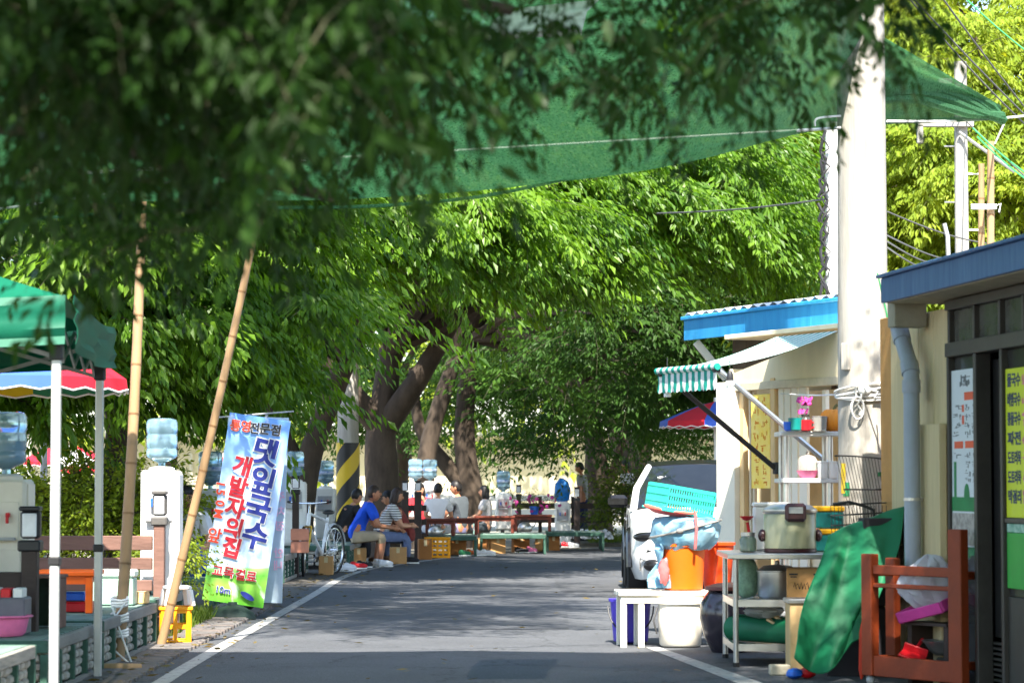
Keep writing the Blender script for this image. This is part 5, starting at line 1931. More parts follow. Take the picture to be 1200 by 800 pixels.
for px, D, wd, dp, ht, lb in ((461, 43.6, .5, .4, .44, 'dark red table beside the woman in the wine top'), (516, 46.9, .55, .4, .30, 'red-brown low table in front of the white shirt'), (545, 47.6, .5, .4, .30, 'red-brown low table beside the man in dark grey'), (580, 49.2, .75, .45, .32, 'long red-brown low table beneath the woman in pale grey'), (624, 51.0, .75, .45, .32, 'red-brown low table carrying the pink flowers')):
    low_table(lb, (GX(px, D), D, .363 if px > 500 else 0.0), (wd, dp, ht), .04, BRTABLE, .06, group='red-brown picnic tables', name='picnic_table')


def kettle(label, c):
    t = thing('kettle', label, 'kettle', c)
    mb = MB(); mb.lathe([(.11, 0), (.135, .03), (.135, .10), (.10, .16), (.05, .185), (0, .19)], 18); mb.build('body', STEEL, t)
    mb = MB(); mb.tube([(.12, 0, .08), (.18, 0, .12), (.21, 0, .17)], [.022, .016, .012], n=7); mb.build('spout', STEEL, t)
    mb = MB(); mb.tube([(-.09, 0, .15), (-.07, 0, .24), (.05, 0, .25), (.08, 0, .16)], .009, n=6); mb.build('handle', BLACKP, t)
    mb = MB(); mb.ball((0, 0, .2), .017, 8, 6); mb.build('knob', BLACKP, t)


kettle('steel kettle on the platform edge in front of the white shirt', (GX(510, 46.7), 46.75, .363))
kettle('steel kettle on the right platform under the pink flowers', (GX(615, 50.3), 50.35, .363))
t_ = thing('soda_bottle', 'green and white plastic bottle standing beside the man in dark grey', 'bottle', (GX(557, 47.9), 48.1, .363))
mb = MB(); mb.lathe([(.04, 0), (.045, .02), (.045, .17), (.018, .24), (.016, .27), (0, .27)], 14); mb.build('shell', M('pale_green_bottle', (.45, .7, .6), rough=.15, trans=.4), t_)
mb = MB(); mb.lathe([(.0455, .07), (.046, .072), (.046, .14), (.0455, .142)], 14); mb.build('label_band', WHITEP, t_)
mb = MB(); mb.lathe([(.019, .262), (.019, .285), (0, .285)], 10); mb.build('cap', GREEN_F, t_)
fl = thing('flower_pot', 'blue pot of pink flowers on the far red-brown table', 'flower pot', (GX(626, 51.0), 51.0, .685))
mb = MB(); mb.lathe([(.07, 0), (.09, .13), (.10, .135), (.10, .155), (.085, .15), (.07, .12), (0, .12)], 16); mb.build('pot', BLUE, fl)
pl = [((GX(626, 51) + jit(.32), 51 + jit(.2), .86 + random.uniform(-.1, .14)), random.uniform(0, 6.28), random.uniform(.1, .9), 0, random.uniform(.4, .7), .4) for _ in range(46)]
foliage('foliage', pl, MINI_B, [LEAF_SHRUB, TWIG], fl)
fm = MB()
for i in range(5):
    a = 2 * PI * i / 5
    fm.ball((.03 * math.cos(a), .03 * math.sin(a), 0), (.026, .026, .012), 7, 4)
fme = fm.mesh('flower', M('magenta_petal', rgb(190, 60, 140), rough=.6, translucent=.2))
pieces('flower', fme, fl, [((jit(.5), jit(.2) - .06, .17 + random.uniform(-.12, .22)), (R(60) + jit(.6), jit(.5), jit(2)), (.75,) * 3) for _ in range(30)])
wf = MB()
for i in range(5):
    a = 2 * PI * i / 5
    wf.ball((.02 * math.cos(a), .02 * math.sin(a), 0), (.02, .02, .01), 6, 4)
wme = wf.mesh('flower', M('white_petal', (.7, .7, .76), rough=.6))
fw_ = thing('flowering_plant', 'low mat of white flowers at the verge edge before the shrub', 'plant', (GX(690, 54.2), 54.2, .06))
foliage('foliage', [((GX(690, 54.2) + jit(.5), 54.2 + jit(.25), .12 + random.uniform(0, .1)), random.uniform(0, 6.28), .5, 0, .5, .5) for _ in range(40)], MINI_B, [LEAF_SHRUB, TWIG], fw_)
pieces('flower', wme, fw_, [((jit(.48), jit(.25) - .1, .1 + random.uniform(0, .16)), (R(50) + jit(.5), jit(.5), jit(2)), (1.2,) * 3) for _ in range(80)])

# ================================================================== big concrete pole, thin poles
bigp = thing('utility_pole', 'thick pale concrete utility pole in the sun beside the stall', 'utility pole', (2.59, 19.5, 0))
mb = MB(); mb.tube([(0, 0, -.1), (0, 0, 3), (0, 0, 9.5)], [.192, .182, .155], n=32); mb.build('shaft', CONC, bigp)
mb = MB(); mb.box((-.145, -.13, 2.22), (.07, .025, .20), rz=R(-45), ch=.006); mb.build('number_plate', CONC, bigp)
for ang, z, w_, h_, nm_ in ((-150, 1.33, .05, .22, ('sticker_yellow', rgb(225, 190, 40))), (-140, 1.25, .06, .10, ('sticker_green', rgb(40, 130, 80))), (-60, 1.36, .03, .03, ('sticker_green', rgb(40, 130, 80)))):
    mb = MB()
    P = [[(.1895 * math.cos(R(ang) + t * w_ / .19), .1895 * math.sin(R(ang) + t * w_ / .19), z + s_ * h_ / 2) for s_ in (-1, 0, 1)] for t in (-.5, -.17, .17, .5)]
    mb.sheet(P, .003); mb.build('sticker', M(nm_[0], nm_[1], rough=.5, var=.25, scale=14), bigp)
for z in (5.2, 1.96):
    mb = MB(); mb.tube([(.2 * math.cos(a), .2 * math.sin(a), z + .03 * math.sin(a)) for a in [2 * PI * i / 20 for i in range(21)]], .004, n=5); mb.build('wire_loop', GREYP, bigp)
rp = thing('rope', 'white rope knotted round the thick concrete pole', 'rope', (2.59, 19.5, 1.95))
for k in range(4):
    mb = MB()
    mb.tube([((.198 + .008 * k % 3 * .5) * math.cos(a), (.198 + .006 * (k % 2)) * math.sin(a), .02 * k + .035 * math.sin(a + k * .8) - .02) for a in [2 * PI * i / 24 for i in range(25)]], .009, n=6)
    mb.build('turn', ROPE, rp)
mb = MB()
mb.ball((-.02, -.21, .02), (.05, .03, .04), 10, 8, wob=.1)
for a, b in (((-.08, -.215, .05), (-.12, -.22, -.12)), ((.04, -.215, .02), (.12, -.2, -.06)), ((-.04, -.22, 0), (-.06, -.23, -.16))):
    mb.tube(wander(a, b, 4, .03), .008, n=5)
mb.tube([(-.07 + .045 * math.cos(a), -.222, -.11 + .08 * math.sin(a)) for a in [2 * PI * i / 14 for i in range(15)]], .007, n=5)
mb.build('knot', ROPE, rp)

tp = thing('utility_pole', 'white pole hidden half behind the thick pole, hung with black cable coils', 'utility pole', (GX(978, 26), 26, 0))
mb = MB(); mb.tube([(0, 0, 0), (0, 0, 4.85)], [.085, .075], n=16); mb.build('shaft', WHITEP, tp)
mb = MB()
for k in range(7):
    cz = 2.9 + k * .24
    mb.tube([(-.11 + jit(.02) + .03 * math.sin(i * 1.3 + k), -.08 + .02 * math.cos(i * 2.1), cz + i * .07) for i in range(7)], .016, n=5)
    mb.tube([(-.09 + .05 * math.sin(i * 1.9 + k), -.1, cz + i * .06) for i in range(7)], .008, n=5)
for k in range(8):
    mb.tube([(-.06 + jit(.05), -.1, 2.95 + jit(.06)), (-.1 + jit(.1), -.12, 2.7 + jit(.1)), (-.02 + jit(.07), -.1, 2.3 + jit(.3))], .006, n=4)
mb.build('cable_coil', BLACKP, tp, kind='stuff')
cp = thing('utility_pole', 'slim white pole with a crossarm and step pegs over the blue roof', 'utility pole', (GX(1129, 31), 31, 0))
mb = MB(); mb.tube([(0, 0, 0), (0, 0, 6.25)], [.095, .075], n=16); mb.build('shaft', CONC, cp)
for z, w_, off in ((5.5, 1.2, -.2), (6.0, .3, -.2)):
    mb = MB(); mb.box((off, -.11, z), (w_ * .55, .07, .07), ch=.006); mb.build('crossarm', CONC, cp)
mb = MB(); mb.box((-.50, -.11, 5.38), (.07, .07, .22), ch=.006); mb.build('arm_end', CONC, cp)
for i in range(6):
    mb = MB(); s_ = -1 if i % 2 else 1
    mb.tube([(s_ * .07, 0, 3.6 + i * .33), (s_ * .2, 0, 3.6 + i * .33)], .01, n=5); mb.build('step_peg', STEEL, cp)
mb = MB(); mb.tube([(-.04, -.12, 5.4), (.55, -.4, 4.9)], .02, n=6); mb.build('brace', STEEL, cp)
b1 = bamboo('taller one of two bamboo poles tied together above the blue roof', (GX(1151, 25), 25, 0), W(1161, 166, 25), .043)
b2 = bamboo('shorter one of two bamboo poles tied together above the blue roof', (GX(1140, 25.1), 25.1, 0), W(1150, 192, 25.1), .037)
mb = MB()
c = W(1153, 244, 25.02)
for k in range(3):
    mb.tube([c + Vector((.115 * math.cos(a), .1 * math.sin(a), .016 * k + .012 * math.sin(a))) for a in [2 * PI * i / 18 for i in range(19)]], .010, n=5)
mb.tube([c + Vector((.07, -.1, 0)), c + Vector((.14, -.12, .03)), c + Vector((.12, -.12, -.05))], .008, n=5)
tag(mb.build('rope', ROPE), 'white rope lashing the two bamboo poles together', 'rope')
t_ = thing('conduit', 'thin grey bent conduit standing up behind the blue roof edge', 'conduit', (GX(1113, 20), 20, 2.0))
mb = MB(); mb.tube([(0, 0, 0), (0, 0, 1.0), (-.005, 0, 1.16), (-.03, 0, 1.26)], .017, n=8); mb.build('pipe', GREYP, t_)
mb = MB(); mb.box((0, 0, .02), (.08, .08, .04), ch=.006); mb.build('bracket', GREYP, t_)

# ================================================================== near building on the right
B0, BV = Vector((2.568, 18.6, 0)), (Vector((3.0, 15.5, 0)) - Vector((2.568, 18.6, 0)))
BL = BV.length
BV.normalize()
BN = Vector((BV.y, -BV.x, 0))            # outward, towards the lane
bld = thing('shop_building', 'low restaurant building with a dark door frame and a blue metal roof edge', 'building', B0, math.atan2(BV.y, BV.x))
# local x runs along the front towards the viewer, local y points into the building, z up
BEIGE = M('beige_panel', rgb(198, 180, 140), rough=.7, var=.12, scale=3, stretch=(6, 1, .6), bump=.2)
OCHRE = M('ochre_wall', rgb(190, 140, 80), rough=.8, var=.15, scale=4, bump=.3)
FRAME = M('dark_bronze_frame', (.055, .05, .045), rough=.45, metal=.3)
ROOFB = M('blue_metal', rgb(44, 84, 138), rough=.5, scale=4, metal=.1, stretch=(4, 1, .5), bump=.25, bscale=6, col2=rgb(78, 116, 164))


def bx(px):
    q = (px - 600) / F
    return (B0.x - q * B0.y) / (q * BV.y - BV.x)


def bz(px, py):
    s_ = bx(px)
    D = B0.y + BV.y * s_
    return H + (565 - py) * D / F


sgn = 1.0 if (Matrix.Rotation(math.atan2(BV.y, BV.x), 3, 'Z') @ Vector((0, 1, 0))).dot(BN) < 0 else -1.0


def bbox(name, x0, x1, z0, z1, y0, y1, mat, par=None, ch=.004, label=None, kind=None):
    mb = MB(); mb.box(((x0 + x1) / 2, sgn * (y0 + y1) / 2, (z0 + z1) / 2), (abs(x1 - x0), abs(y1 - y0), z1 - z0), ch=ch)
    return mb.build(name, mat, par or bld, label=label, kind=kind)


xe = 4.6
bbox('wall', -.02, .30, 0, 2.45, .03, 3.2, OCHRE)
xp0, xp1 = bx(1066), bx(1111)
npan = 4
for i in range(npan):
    a = .31 + (xp1 - .31) * i / npan
    bbox('wall_panel', a + .004, .31 + (xp1 - .31) * (i + 1) / npan - .004, 0, 2.42, .01, .09, BEIGE)
bbox('wall_column', bx(1085), bx(1109), 0, bz(1097, 497), -.05, .0, BEIGE)
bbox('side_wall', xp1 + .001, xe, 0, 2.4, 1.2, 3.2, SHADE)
bbox('end_wall', xe + .002, xe + .12, 0, 2.46, -.01, 3.2, BEIGE)
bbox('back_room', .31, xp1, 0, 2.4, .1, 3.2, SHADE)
xd0, xd1, xs1 = bx(1144), bx(1173), xe
for x0, x1 in ((xp1, xp1 + .035), (bx(1142), xd0 + .02), (xd1, xd1 + .04)):
    bbox('door_frame', x0, x1, 0, 2.10, -.01, .09, FRAME)
bbox('lintel', xp1, xe, 2.10, 2.19, -.02, .10, FRAME)
bbox('head_rail', xp1, xe, 2.40, 2.46, -.02, .10, FRAME)
trans = [xp1 + .03, bx(1142), bx(1172), bx(1200), xe]
for a, b in zip(trans, trans[1:]):
    f_ = bbox('transom_window', a - .018, a + .018, 2.19, 2.40, -.005, .06, FRAME)
    bbox('pane', a + .02, b - .02, 2.192, 2.398, .03, .04, M('murky_glass', (.10, .10, .09), rough=.15, spec=.6, var=.5, scale=3), f_)
# left fixed pane with the pale menu sheet
gp = bbox('glass_panel', xp1 + .037, bx(1142) - .002, .02, 2.098, .035, .045, M('murky_glass2', (.06, .06, .06), rough=.12, spec=.6))
sheet_x0, sheet_x1 = bx(1113), bx(1141)
pz0, pz1 = bz(1125, 640), bz(1125, 433)
POST = M('menu_sheet', rgb(215, 222, 230), rough=.45, var=.03)
ps = bbox('menu_poster', sheet_x0, sheet_x1, pz0, pz1, .012, .02, POST, label='pale menu sheet with orange headings and a green pot picture')
INKG = M('ink_grey', rgb(120, 125, 130), rough=.6)
INKO2 = M('ink_coral', rgb(225, 95, 60), rough=.6)
INKGR = M('ink_leaf_green', rgb(40, 130, 75), rough=.6)


def print_on(u0, u1, v0, v1, mat, par, name='print', y=.009, rag=0):
    x0, x1 = sheet_x0 + (sheet_x1 - sheet_x0) * u0, sheet_x0 + (sheet_x1 - sheet_x0) * u1
    z1, z0 = pz1 - (pz1 - pz0) * v0, pz1 - (pz1 - pz0) * v1
    return x0, x1, z0, z1


def scribble(mb, x0, x1, z0, z1, y):
    """An illegible clump of small strokes, as the far lettering reads in the photograph."""
    w_, h = x1 - x0, z1 - z0
    for _ in range(7):
        if random.random() < .5:
            mb.box((x0 + random.random() * w_, sgn * y, z0 + random.random() * h), (abs(w_) * random.uniform(.25, .6), .0015, h * .10))
        else:
            mb.box((x0 + random.random() * w_, sgn * y, z0 + random.random() * h), (abs(w_) * .12, .0015, h * random.uniform(.3, .7)))


for mat, lst, nm in ((INKO2, ((.55, .93, .13, .175), (.12, .48, .405, .445), (.57, .95, .405, .445), (.45, .53, .2, .24), (.45, .53, .26, .31)), 'heading'),):
    mb = MB()
    for u0, u1, v0, v1 in lst:
        x0, x1, z0, z1 = print_on(u0, u1, v0, v1, mat, ps)
        mb.box(((x0 + x1) / 2, sgn * .0105, (z0 + z1) / 2), (abs(x1 - x0), .0015, z1 - z0))
    mb.build(nm, mat, ps, kind='stuff')
mb = MB()
for v in (.2, .25, .3, .35, .47, .52, .57, .61):
    for u0, u1 in ((.12, .40), (.58, .78), (.86, .96)):
        if v > .5 and u0 < .3:
            continue
        x0, x1, z0, z1 = print_on(u0, u1, v, v + .032, INKG, ps)
        scribble(mb, x0, x1, z0, z1, .0105)
x0, x1, z0, z1 = print_on(.35, .75, .04, .09, INKG, ps)
for _ in range(3):
    scribble(mb, x0, x1, z0, z1, .0105)
mb.build('print', INKG, ps, kind='stuff')
mb = MB()
x0, x1, z0, z1 = print_on(0, 1, .72, .80, INKGR, ps)
mb.box(((x0 + x1) / 2, sgn * .0107, (z0 + z1) / 2), (abs(x1 - x0), .0016, z1 - z0))
cx_, cz_ = x0 + (x1 - x0) * .62, z1
o = [(cx_ + .055 * math.cos(a) * 1.0, 0, cz_ + .085 * math.sin(a)) for a in [PI * i / 12 for i in range(13)]]
mb.prism(o, (0, sgn * .0095, 0), (0, sgn * .0115, 0))
x0, x1, z0, z1 = print_on(.08, .20, .52, .72, INKGR, ps)
mb.box(((x0 + x1) / 2, sgn * .0107, (z0 + z1) / 2), (abs(x1 - x0) * .8, .0016, z1 - z0))
mb.build('picture', INKGR, ps, kind='stuff')
mb = MB()
x0, x1, z0, z1 = print_on(0, 1, .81, .99, INKG, ps)
mb.box(((x0 + x1) / 2, sgn * .0107, (z0 + z1) / 2), (abs(x1 - x0), .0016, z1 - z0))
mb.build('photo_print', M('print_greybrown', rgb(120, 110, 110), rough=.5, scale=25, col2=rgb(200, 195, 190)), ps)
# door leaf standing open: dark opening and louvred lower panel
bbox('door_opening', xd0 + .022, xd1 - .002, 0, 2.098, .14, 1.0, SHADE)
dl = bbox('door_leaf', xd0 + .024, xd1 - .004, .35, 2.06, .10, .13, M('door_black', (.012, .012, .013), rough=.35))
for i in range(9):
    bbox('louvre', xd0 + .03, xd1 - .01, .05 + i * .032, .066 + i * .032, .085, .12, FRAME, dl, ch=.002)
# glazed door on the right with the yellow and green stickers
xs0 = xd1 + .042
dp = bbox('glazed_door', xs0, xe, .05, .62, .02, .06, FRAME)
ys0, ys1 = bz(1180, 606), bz(1180, 432)
YGR = M('lime_yellow_film', rgb(205, 215, 20), rough=.4, var=.04)
yp = bbox('menu_poster', xs0 + .01, xs0 + .5, ys0, ys1, .012, .022, YGR, label='lime yellow menu film with rows of navy and pink lettering')
INKDN = M('ink_dark_navy', rgb(45, 60, 95), rough=.6)
INKPK = M('ink_pink', rgb(215, 110, 160), rough=.6)
rows_ = ('물국수', '비빔국수', '콩물국수', '파전', '도토리묵', '도토리묵', '막걸리')
for i, tx_ in enumerate(rows_):
    v, f = text_mesh(tx_, .085, .003, .001)
    wv = max(a_[0] for a_ in v) - min(a_[0] for a_ in v)
    zc = ys1 - .07 - i * (ys1 - ys0 - .08) / len(rows_)
    mb = MB(); mb.add([(xs0 + .165 + a_ * .24 / wv, sgn * (.0105 - c_), zc + b_) for a_, b_, c_ in v], f)
    mb.build('lettering', INKDN, yp)
    mb = MB()
    for k in range(2):
        scribble(mb, xs0 + .32, xs0 + .42, zc - .03, zc + .03, .0105)
    mb.build('price', INKPK, yp, kind='stuff')
GRF = M('green_film', rgb(45, 160, 60), rough=.45, var=.12, scale=3)
bbox('sticker', xs0 + .01, xs0 + .5, ys0 - .42, ys0 - .09, .012, .022, GRF, label='plain green film on the lower half of the door')
hd2 = bbox('sticker', xs0 + .01, xs0 + .5, ys0 - .088, ys0 - .035, .012, .022, M('teal_film', rgb(40, 140, 110), rough=.45, scale=20, col2=rgb(190, 215, 205)), label='teal strip with white marks')
bbox('mid_rail', xs0, xe, ys0 - .033, ys0 - .002, 0, .06, FRAME)
bbox('glazed_backing', xs0, xe, .62, 2.098, .03, .055, M('door_glass_dark', (.03, .03, .03), rough=.2))
# roof: fascia, sheet and soffit
fz0, fz1 = 2.475, 2.635
FO = .30
fx0, fx1 = 1.22, 5.4
mb = MB(); mb.box(((fx0 + fx1) / 2, sgn * (-FO), (fz0 + fz1) / 2), (fx1 - fx0, .03, fz1 - fz0), ch=.004)
rf_ = mb.build('fascia', ROOFB, bld)
mb = MB(); mb.box(((fx0 + fx1) / 2, sgn * (-FO - .02), fz1 + .012), (fx1 - fx0, .06, .02), ch=.004); mb.build('fascia_cap', ROOFB, rf_)
mb = MB(); mb.box(((fx0 + fx1) / 2, sgn * ((-FO + 3.3) / 2 + .02), fz1 - .03), (fx1 - fx0 - .02, 3.3 + FO, .03)); mb.build('roof_sheet', ROOFB, rf_)
bbox('soffit', fx0 + .02, fx1, 2.47, 2.49, -FO + .02, .2, M('soffit_board', rgb(175, 165, 145), rough=.8))
mb = MB(); mb.box((fx0 - .06, sgn * -.12, 2.40), (.16, .22, .16), rz=0, ch=.006); mb.build('eave_block', M('grey_board', rgb(150, 145, 130), rough=.8, bump=.3), bld)
# drain pipe
dpx = bx(1089)
pm = MB()
yo = sgn * -.12
PVC = M('grey_pvc', rgb(150, 158, 172), rough=.4, var=.08, scale=3)
pm.tube([(dpx - .26, yo, 2.32), (dpx - .2, yo, 2.24), (dpx - .06, yo, 2.1), (dpx, yo, 2.0), (dpx, yo, .72)], .054, n=16)
pp = pm.build('drain_pipe', PVC, bld)
for c_, d_ in ((Vector((dpx - .235, yo, 2.285)), Vector((.06, 0, -.08))), (Vector((dpx - .03, yo, 2.05)), Vector((.035, 0, -.06))), (Vector((dpx, yo, 1.93)), Vector((0, 0, -.07)))):
    cb = MB(); cb.tube([c_ - d_ * .6, c_ + d_ * .6], .061, n=16); cb.build('coupling', PVC, pp)
cb = MB(); cb.tube([(dpx, yo, 1.18), (dpx, yo, 1.2)], .060, n=16); cb.box((dpx, sgn * -.06, 1.19), (.02, .1, .02)); cb.build('clamp', STEEL, pp)
pl_ = bbox('blue_plaque', bx(1082), bx(1089), bz(1085, 468), bz(1085, 432), -.075, -.068, M('plaque_blue', rgb(50, 90, 200), rough=.4, scale=24, col2=rgb(170, 190, 235)), ch=.003)
rr = thing('red_ribbon', 'faded red cord hanging on the beige panel behind the pipe', 'cord', B0 + BV * bx(1083) + BN * .1 + Vector((0, 0, .8)))
mb = MB(); mb.tube([(0, 0, .38), (.03, 0, .2), (-.01, 0, .05), (.02, 0, -.1)], .008, n=6); mb.tube([(0, 0, .38), (-.02, 0, .25), (.02, 0, .1), (-.01, 0, 0)], .007, n=6); mb.build('cord', M('faded_red', rgb(170, 70, 70), rough=.8), rr)
gt_ = thing('garden_twine', 'loops of green twine hanging between the pole and the drain pipe', 'twine', (2.72, 18.9, 2.0))
GT = M('green_twine', rgb(60, 160, 95), rough=.8)
for k in range(4):
    mb = MB(); mb.tube(wander((-.05 + jit(.04), 0, .3 - k * .12), (.1 + jit(.05), -.05, -.02 - k * .1), 5, .07), .006, n=5); mb.build('strand', GT, gt_)
mb = MB(); mb.tube([(-.13, -.2, .78), (-.06, -.15, .5), (.0, -.05, .2), (-.03, 0, -.1)], .006, n=5); mb.build('strand', GT, gt_)

# ================================================================== food stall
A0 = Vector((2.67, 21.5, 0))
TV = Vector((-.405, .914, 0)).normalized()
NV = Vector((-.914, -.405, 0)).normalized()
stall = thing('food_stall', 'sunlit cream food stall with yellow menu strip and a blue roof edge behind', 'stall', A0, math.atan2(TV.y, TV.x))


def sx(px):
    q = (px - 600) / F
    return (A0.x - A0.y * q) / (q * TV.y - TV.x)


def sz(px, py):
    return H + (565 - py) * (A0.y + TV.y * sx(px)) / F


sg2 = 1.0 if (Matrix.Rotation(math.atan2(TV.y, TV.x), 3, 'Z') @ Vector((0, 1, 0))).dot(NV) < 0 else -1.0


def sbox(name, x0, x1, z0, z1, y0, y1, mat, par=None, ch=.004, label=None):
    mb = MB(); mb.box(((x0 + x1) / 2, sg2 * (y0 + y1) / 2, (z0 + z1) / 2), (abs(x1 - x0), abs(y1 - y0), z1 - z0), ch=ch)
    return mb.build(name, mat, par or stall, label=label)


CREAM = M('cream_board', rgb(225, 212, 180), rough=.7, var=.08, scale=4, stretch=(1, 1, .3))
IVORY = M('ivory_post', rgb(232, 226, 208), rough=.6, var=.06, scale=3)
TANW = M('tan_wood', rgb(222, 190, 140), rough=.7, var=.2, scale=4, stretch=(1, 1, .3))
CURT = M('grey_brown_curtain', rgb(205, 190, 165), rough=.8, var=.15)
e0 = sx(845)
sbox('post', sx(866), e0, 0, sz(855, 448), -.05, .07, IVORY)
sbox('post', sx(871), sx(866) - .004, 0, sz(868, 450), .0, .05, TANW)
for i in range(4):
    a, b = sx(880), sx(871) - .01
    x0 = a + (b - a) * i / 4
    sbox('curtain_fold', x0 + .002, x0 + (b - a) / 4 - .002, .5, sz(875, 452), .03 + .02 * (i % 2), .06 + .02 * (i % 2), CURT)
ym = sbox('menu_strip', sx(905), sx(883), sz(893, 572), sz(893, 462), -.025, -.015, M('menu_yellow', rgb(255, 215, 70), rough=.5, scale=12, col2=rgb(255, 232, 140)), label='yellow vertical menu strip')
mb = MB()
x0, x1, z0, z1 = sx(904), sx(884), sz(893, 570), sz(893, 465)
for i in range(8):
    zz = z1 - (i + .2) * (z1 - z0) / 8
    for j in range(2):
        for _ in range(5):
            w_ = (x1 - x0) * .3
            xx = x0 + (x1 - x0) * (.12 + .45 * j)
            if random.random() < .5:
                mb.box((xx + random.random() * w_, sg2 * -.0265, zz - random.random() * .06), (w_ * .5, .0015, .008))
            else:
                mb.box((xx + random.random() * w_, sg2 * -.0265, zz - random.random() * .06), (.01, .0015, .035))
mb.build('lettering', M('ink_amber', rgb(225, 140, 30), rough=.6), ym, kind='stuff')
sbox('post', sx(911), sx(906), 0, sz(908, 443), -.03, .04, TANW)
for a, b in ((918, 912), (926, 919), (934, 927), (945, 936)):
    sbox('shutter_board', sx(a), sx(b), 0, sz(a, 452), .0, .03, IVORY)
sbox('inner_wall', sx(985) - .3, sx(871), 0, 2.1, .6, .66, M('inside_tan', rgb(222, 200, 160), rough=.8, var=.2, scale=3))
sbox('post', sx(966), sx(962), 0, 2.06, .01, .05, IVORY)
sbox('counter_panel', sx(985) - .3, sx(936), 0, .82, .05, .10, CREAM)
# header board under the awning and eave trim
hz0 = sz(920, 448)
mb = MB()
xa, xb = sx(985) - .25, sx(858)
o = [(xa, 0, hz0 + .02), (xb, 0, hz0 + .02), (xb, 0, hz0 + .10), (xa, 0, hz0 + .42)]
mb.prism(o, (0, sg2 * -.02, 0), (0, sg2 * .03, 0))
mb.build('header_board', CREAM, stall)
sbox('header_trim', xa, xb, hz0 - .05, hz0 + .018, -.04, .05, M('pale_trim', rgb(205, 195, 170), rough=.6))
sbox('end_wall', e0 - .03, e0, 0, 2.3, .08, 2.2, CREAM)
sbox('back_wall', xa, e0 - .03, 0, 2.5, 2.2, 2.26, CREAM)
sbox('ceiling', xa, e0, 2.56, 2.60, .035, 2.26, CREAM)
# the striped awning: cloth, scalloped valance, front bar and two arms
def awn_mat():
    m = M('awning_stripe', (.7, .72, .7), rough=.7, translucent=.25)
    n, l, b = nodes_of(m)
    tc = n.new('ShaderNodeTexCoord'); sp = n.new('ShaderNodeSeparateXYZ'); l.new(tc.outputs['Object'], sp.inputs[0])
    a = n.new('ShaderNodeMath'); a.operation = 'MULTIPLY'; l.new(sp.outputs['X'], a.inputs[0]); a.inputs[1].default_value = 9.5
    f = n.new('ShaderNodeMath'); f.operation = 'FRACT'; l.new(a.outputs[0], f.inputs[0])
    g_ = n.new('ShaderNodeMath'); g_.operation = 'GREATER_THAN'; l.new(f.outputs[0], g_.inputs[0]); g_.inputs[1].default_value = .5
    mx = n.new('ShaderNodeMix'); mx.data_type = 'RGBA'; l.new(g_.outputs[0], mx.inputs[0])
    mx.inputs[6].default_value = (.72, .74, .72, 1); mx.inputs[7].default_value = (*rgb(25, 150, 135), 1)
    l.new(mx.outputs[2], b.inputs['Base Color'])
    tr = [x for x in n if x.type == 'BSDF_TRANSLUCENT'][0]
    l.new(mx.outputs[2], tr.inputs['Color'])
    return m


AW = awn_mat()
ax0, ax1 = 0.0, 1.02
Lp, zt, zb = 1.12, 2.53, 2.22
P = [[(ax0 + (ax1 - ax0) * i / 10, sg2 * -(.02 + Lp * j / 10), zt + (zb - zt) * j / 10 - .045 * math.sin(PI * j / 10)) for j in range(11)] for i in range(11)]
mb = MB(); mb.sheet(P, .003); aw = mb.build('awning', AW, stall, label='green and white striped awning')
P = []
for i in range(61):
    t = i / 60
    x = ax0 + (ax1 - ax0) * t
    sc_ = .15 + .016 * abs(math.sin(PI * t * 16))
    P.append([(x, sg2 * -(.02 + Lp + .006 * math.sin(t * 38 + 2 * j) * j / 4), zb - .02 - sc_ * j / 4) for j in range(5)])
mb = MB(); mb.sheet(P, .003); mb.build('valance', AW, aw)
mb = MB(); mb.tube([(ax0 - .02, sg2 * -(.02 + Lp), zb), (ax1 + .02, sg2 * -(.02 + Lp), zb)], .028, n=10); mb.build('front_bar', AW, aw)
for x in (ax0 + .02, ax1 - .05):
    mb = MB(); mb.tube([(x, sg2 * -(.0 + Lp), zb - .02), (x - .0, sg2 * -.06, 1.42)], .022, n=8); mb.build('arm', STEEL if x < .5 else BLACKP, aw)
    mb = MB(); mb.box((x, sg2 * -.04, 1.42), (.06, .06, .10), ch=.006); mb.build('bracket', BLACKP, aw)
    mb = MB(); mb.box((x, sg2 * -(Lp + .01), zb - .015), (.05, .06, .06), ch=.008); mb.build('arm_joint', BLACKP, aw)
# taller roof behind with the bright blue fascia
RA, RBv = Vector((3.15, 22.28, 0)), Vector((1.68, 25.7, 0))
d_ = (RBv - RA); RL = d_.length; d_.normalize()
back = thing('tin_shed', 'taller shed behind the food stall with a bright blue tin fascia', 'building', RA, math.atan2(d_.y, d_.x))
sg3 = -1.0 if (Matrix.Rotation(math.atan2(d_.y, d_.x), 3, 'Z') @ Vector((0, 1, 0))).dot(Vector((1, .4, 0))) < 0 else 1.0
SKYB = M('sky_blue_tin', rgb(35, 135, 200), rough=.45, scale=3, metal=.05, stretch=(4, 1, .5), bump=.25, bscale=5, col2=rgb(60, 160, 215))
for i in range(3):
    x0, x1 = RL * i / 3, RL * (i + 1) / 3
    mb = MB(); mb.box(((x0 + x1) / 2, 0, 2.775), (x1 - x0 - .004, .02, .20), ch=.003); mb.build('fascia', SKYB, back)
mb = MB(); mb.box((RL / 2, -.012 * sg3, 2.89), (RL + .04, .05, .035), ch=.006); mb.build('fascia_cap', SKYB, back)
RW = M('pale_roof_sheet', (.55, .56, .55), rough=.5, var=.15, scale=5)
P = []
for i in range(73):
    x = RL * i / 72
    P.append([(x, sg3 * (.0 + 3.0 * j / 3), 2.925 + .018 * math.sin(x * 2 * PI / .19) + .35 * j / 3) for j in range(4)])
mb = MB(); mb.sheet(P, .004); mb.build('corrugated_roof', RW, back)
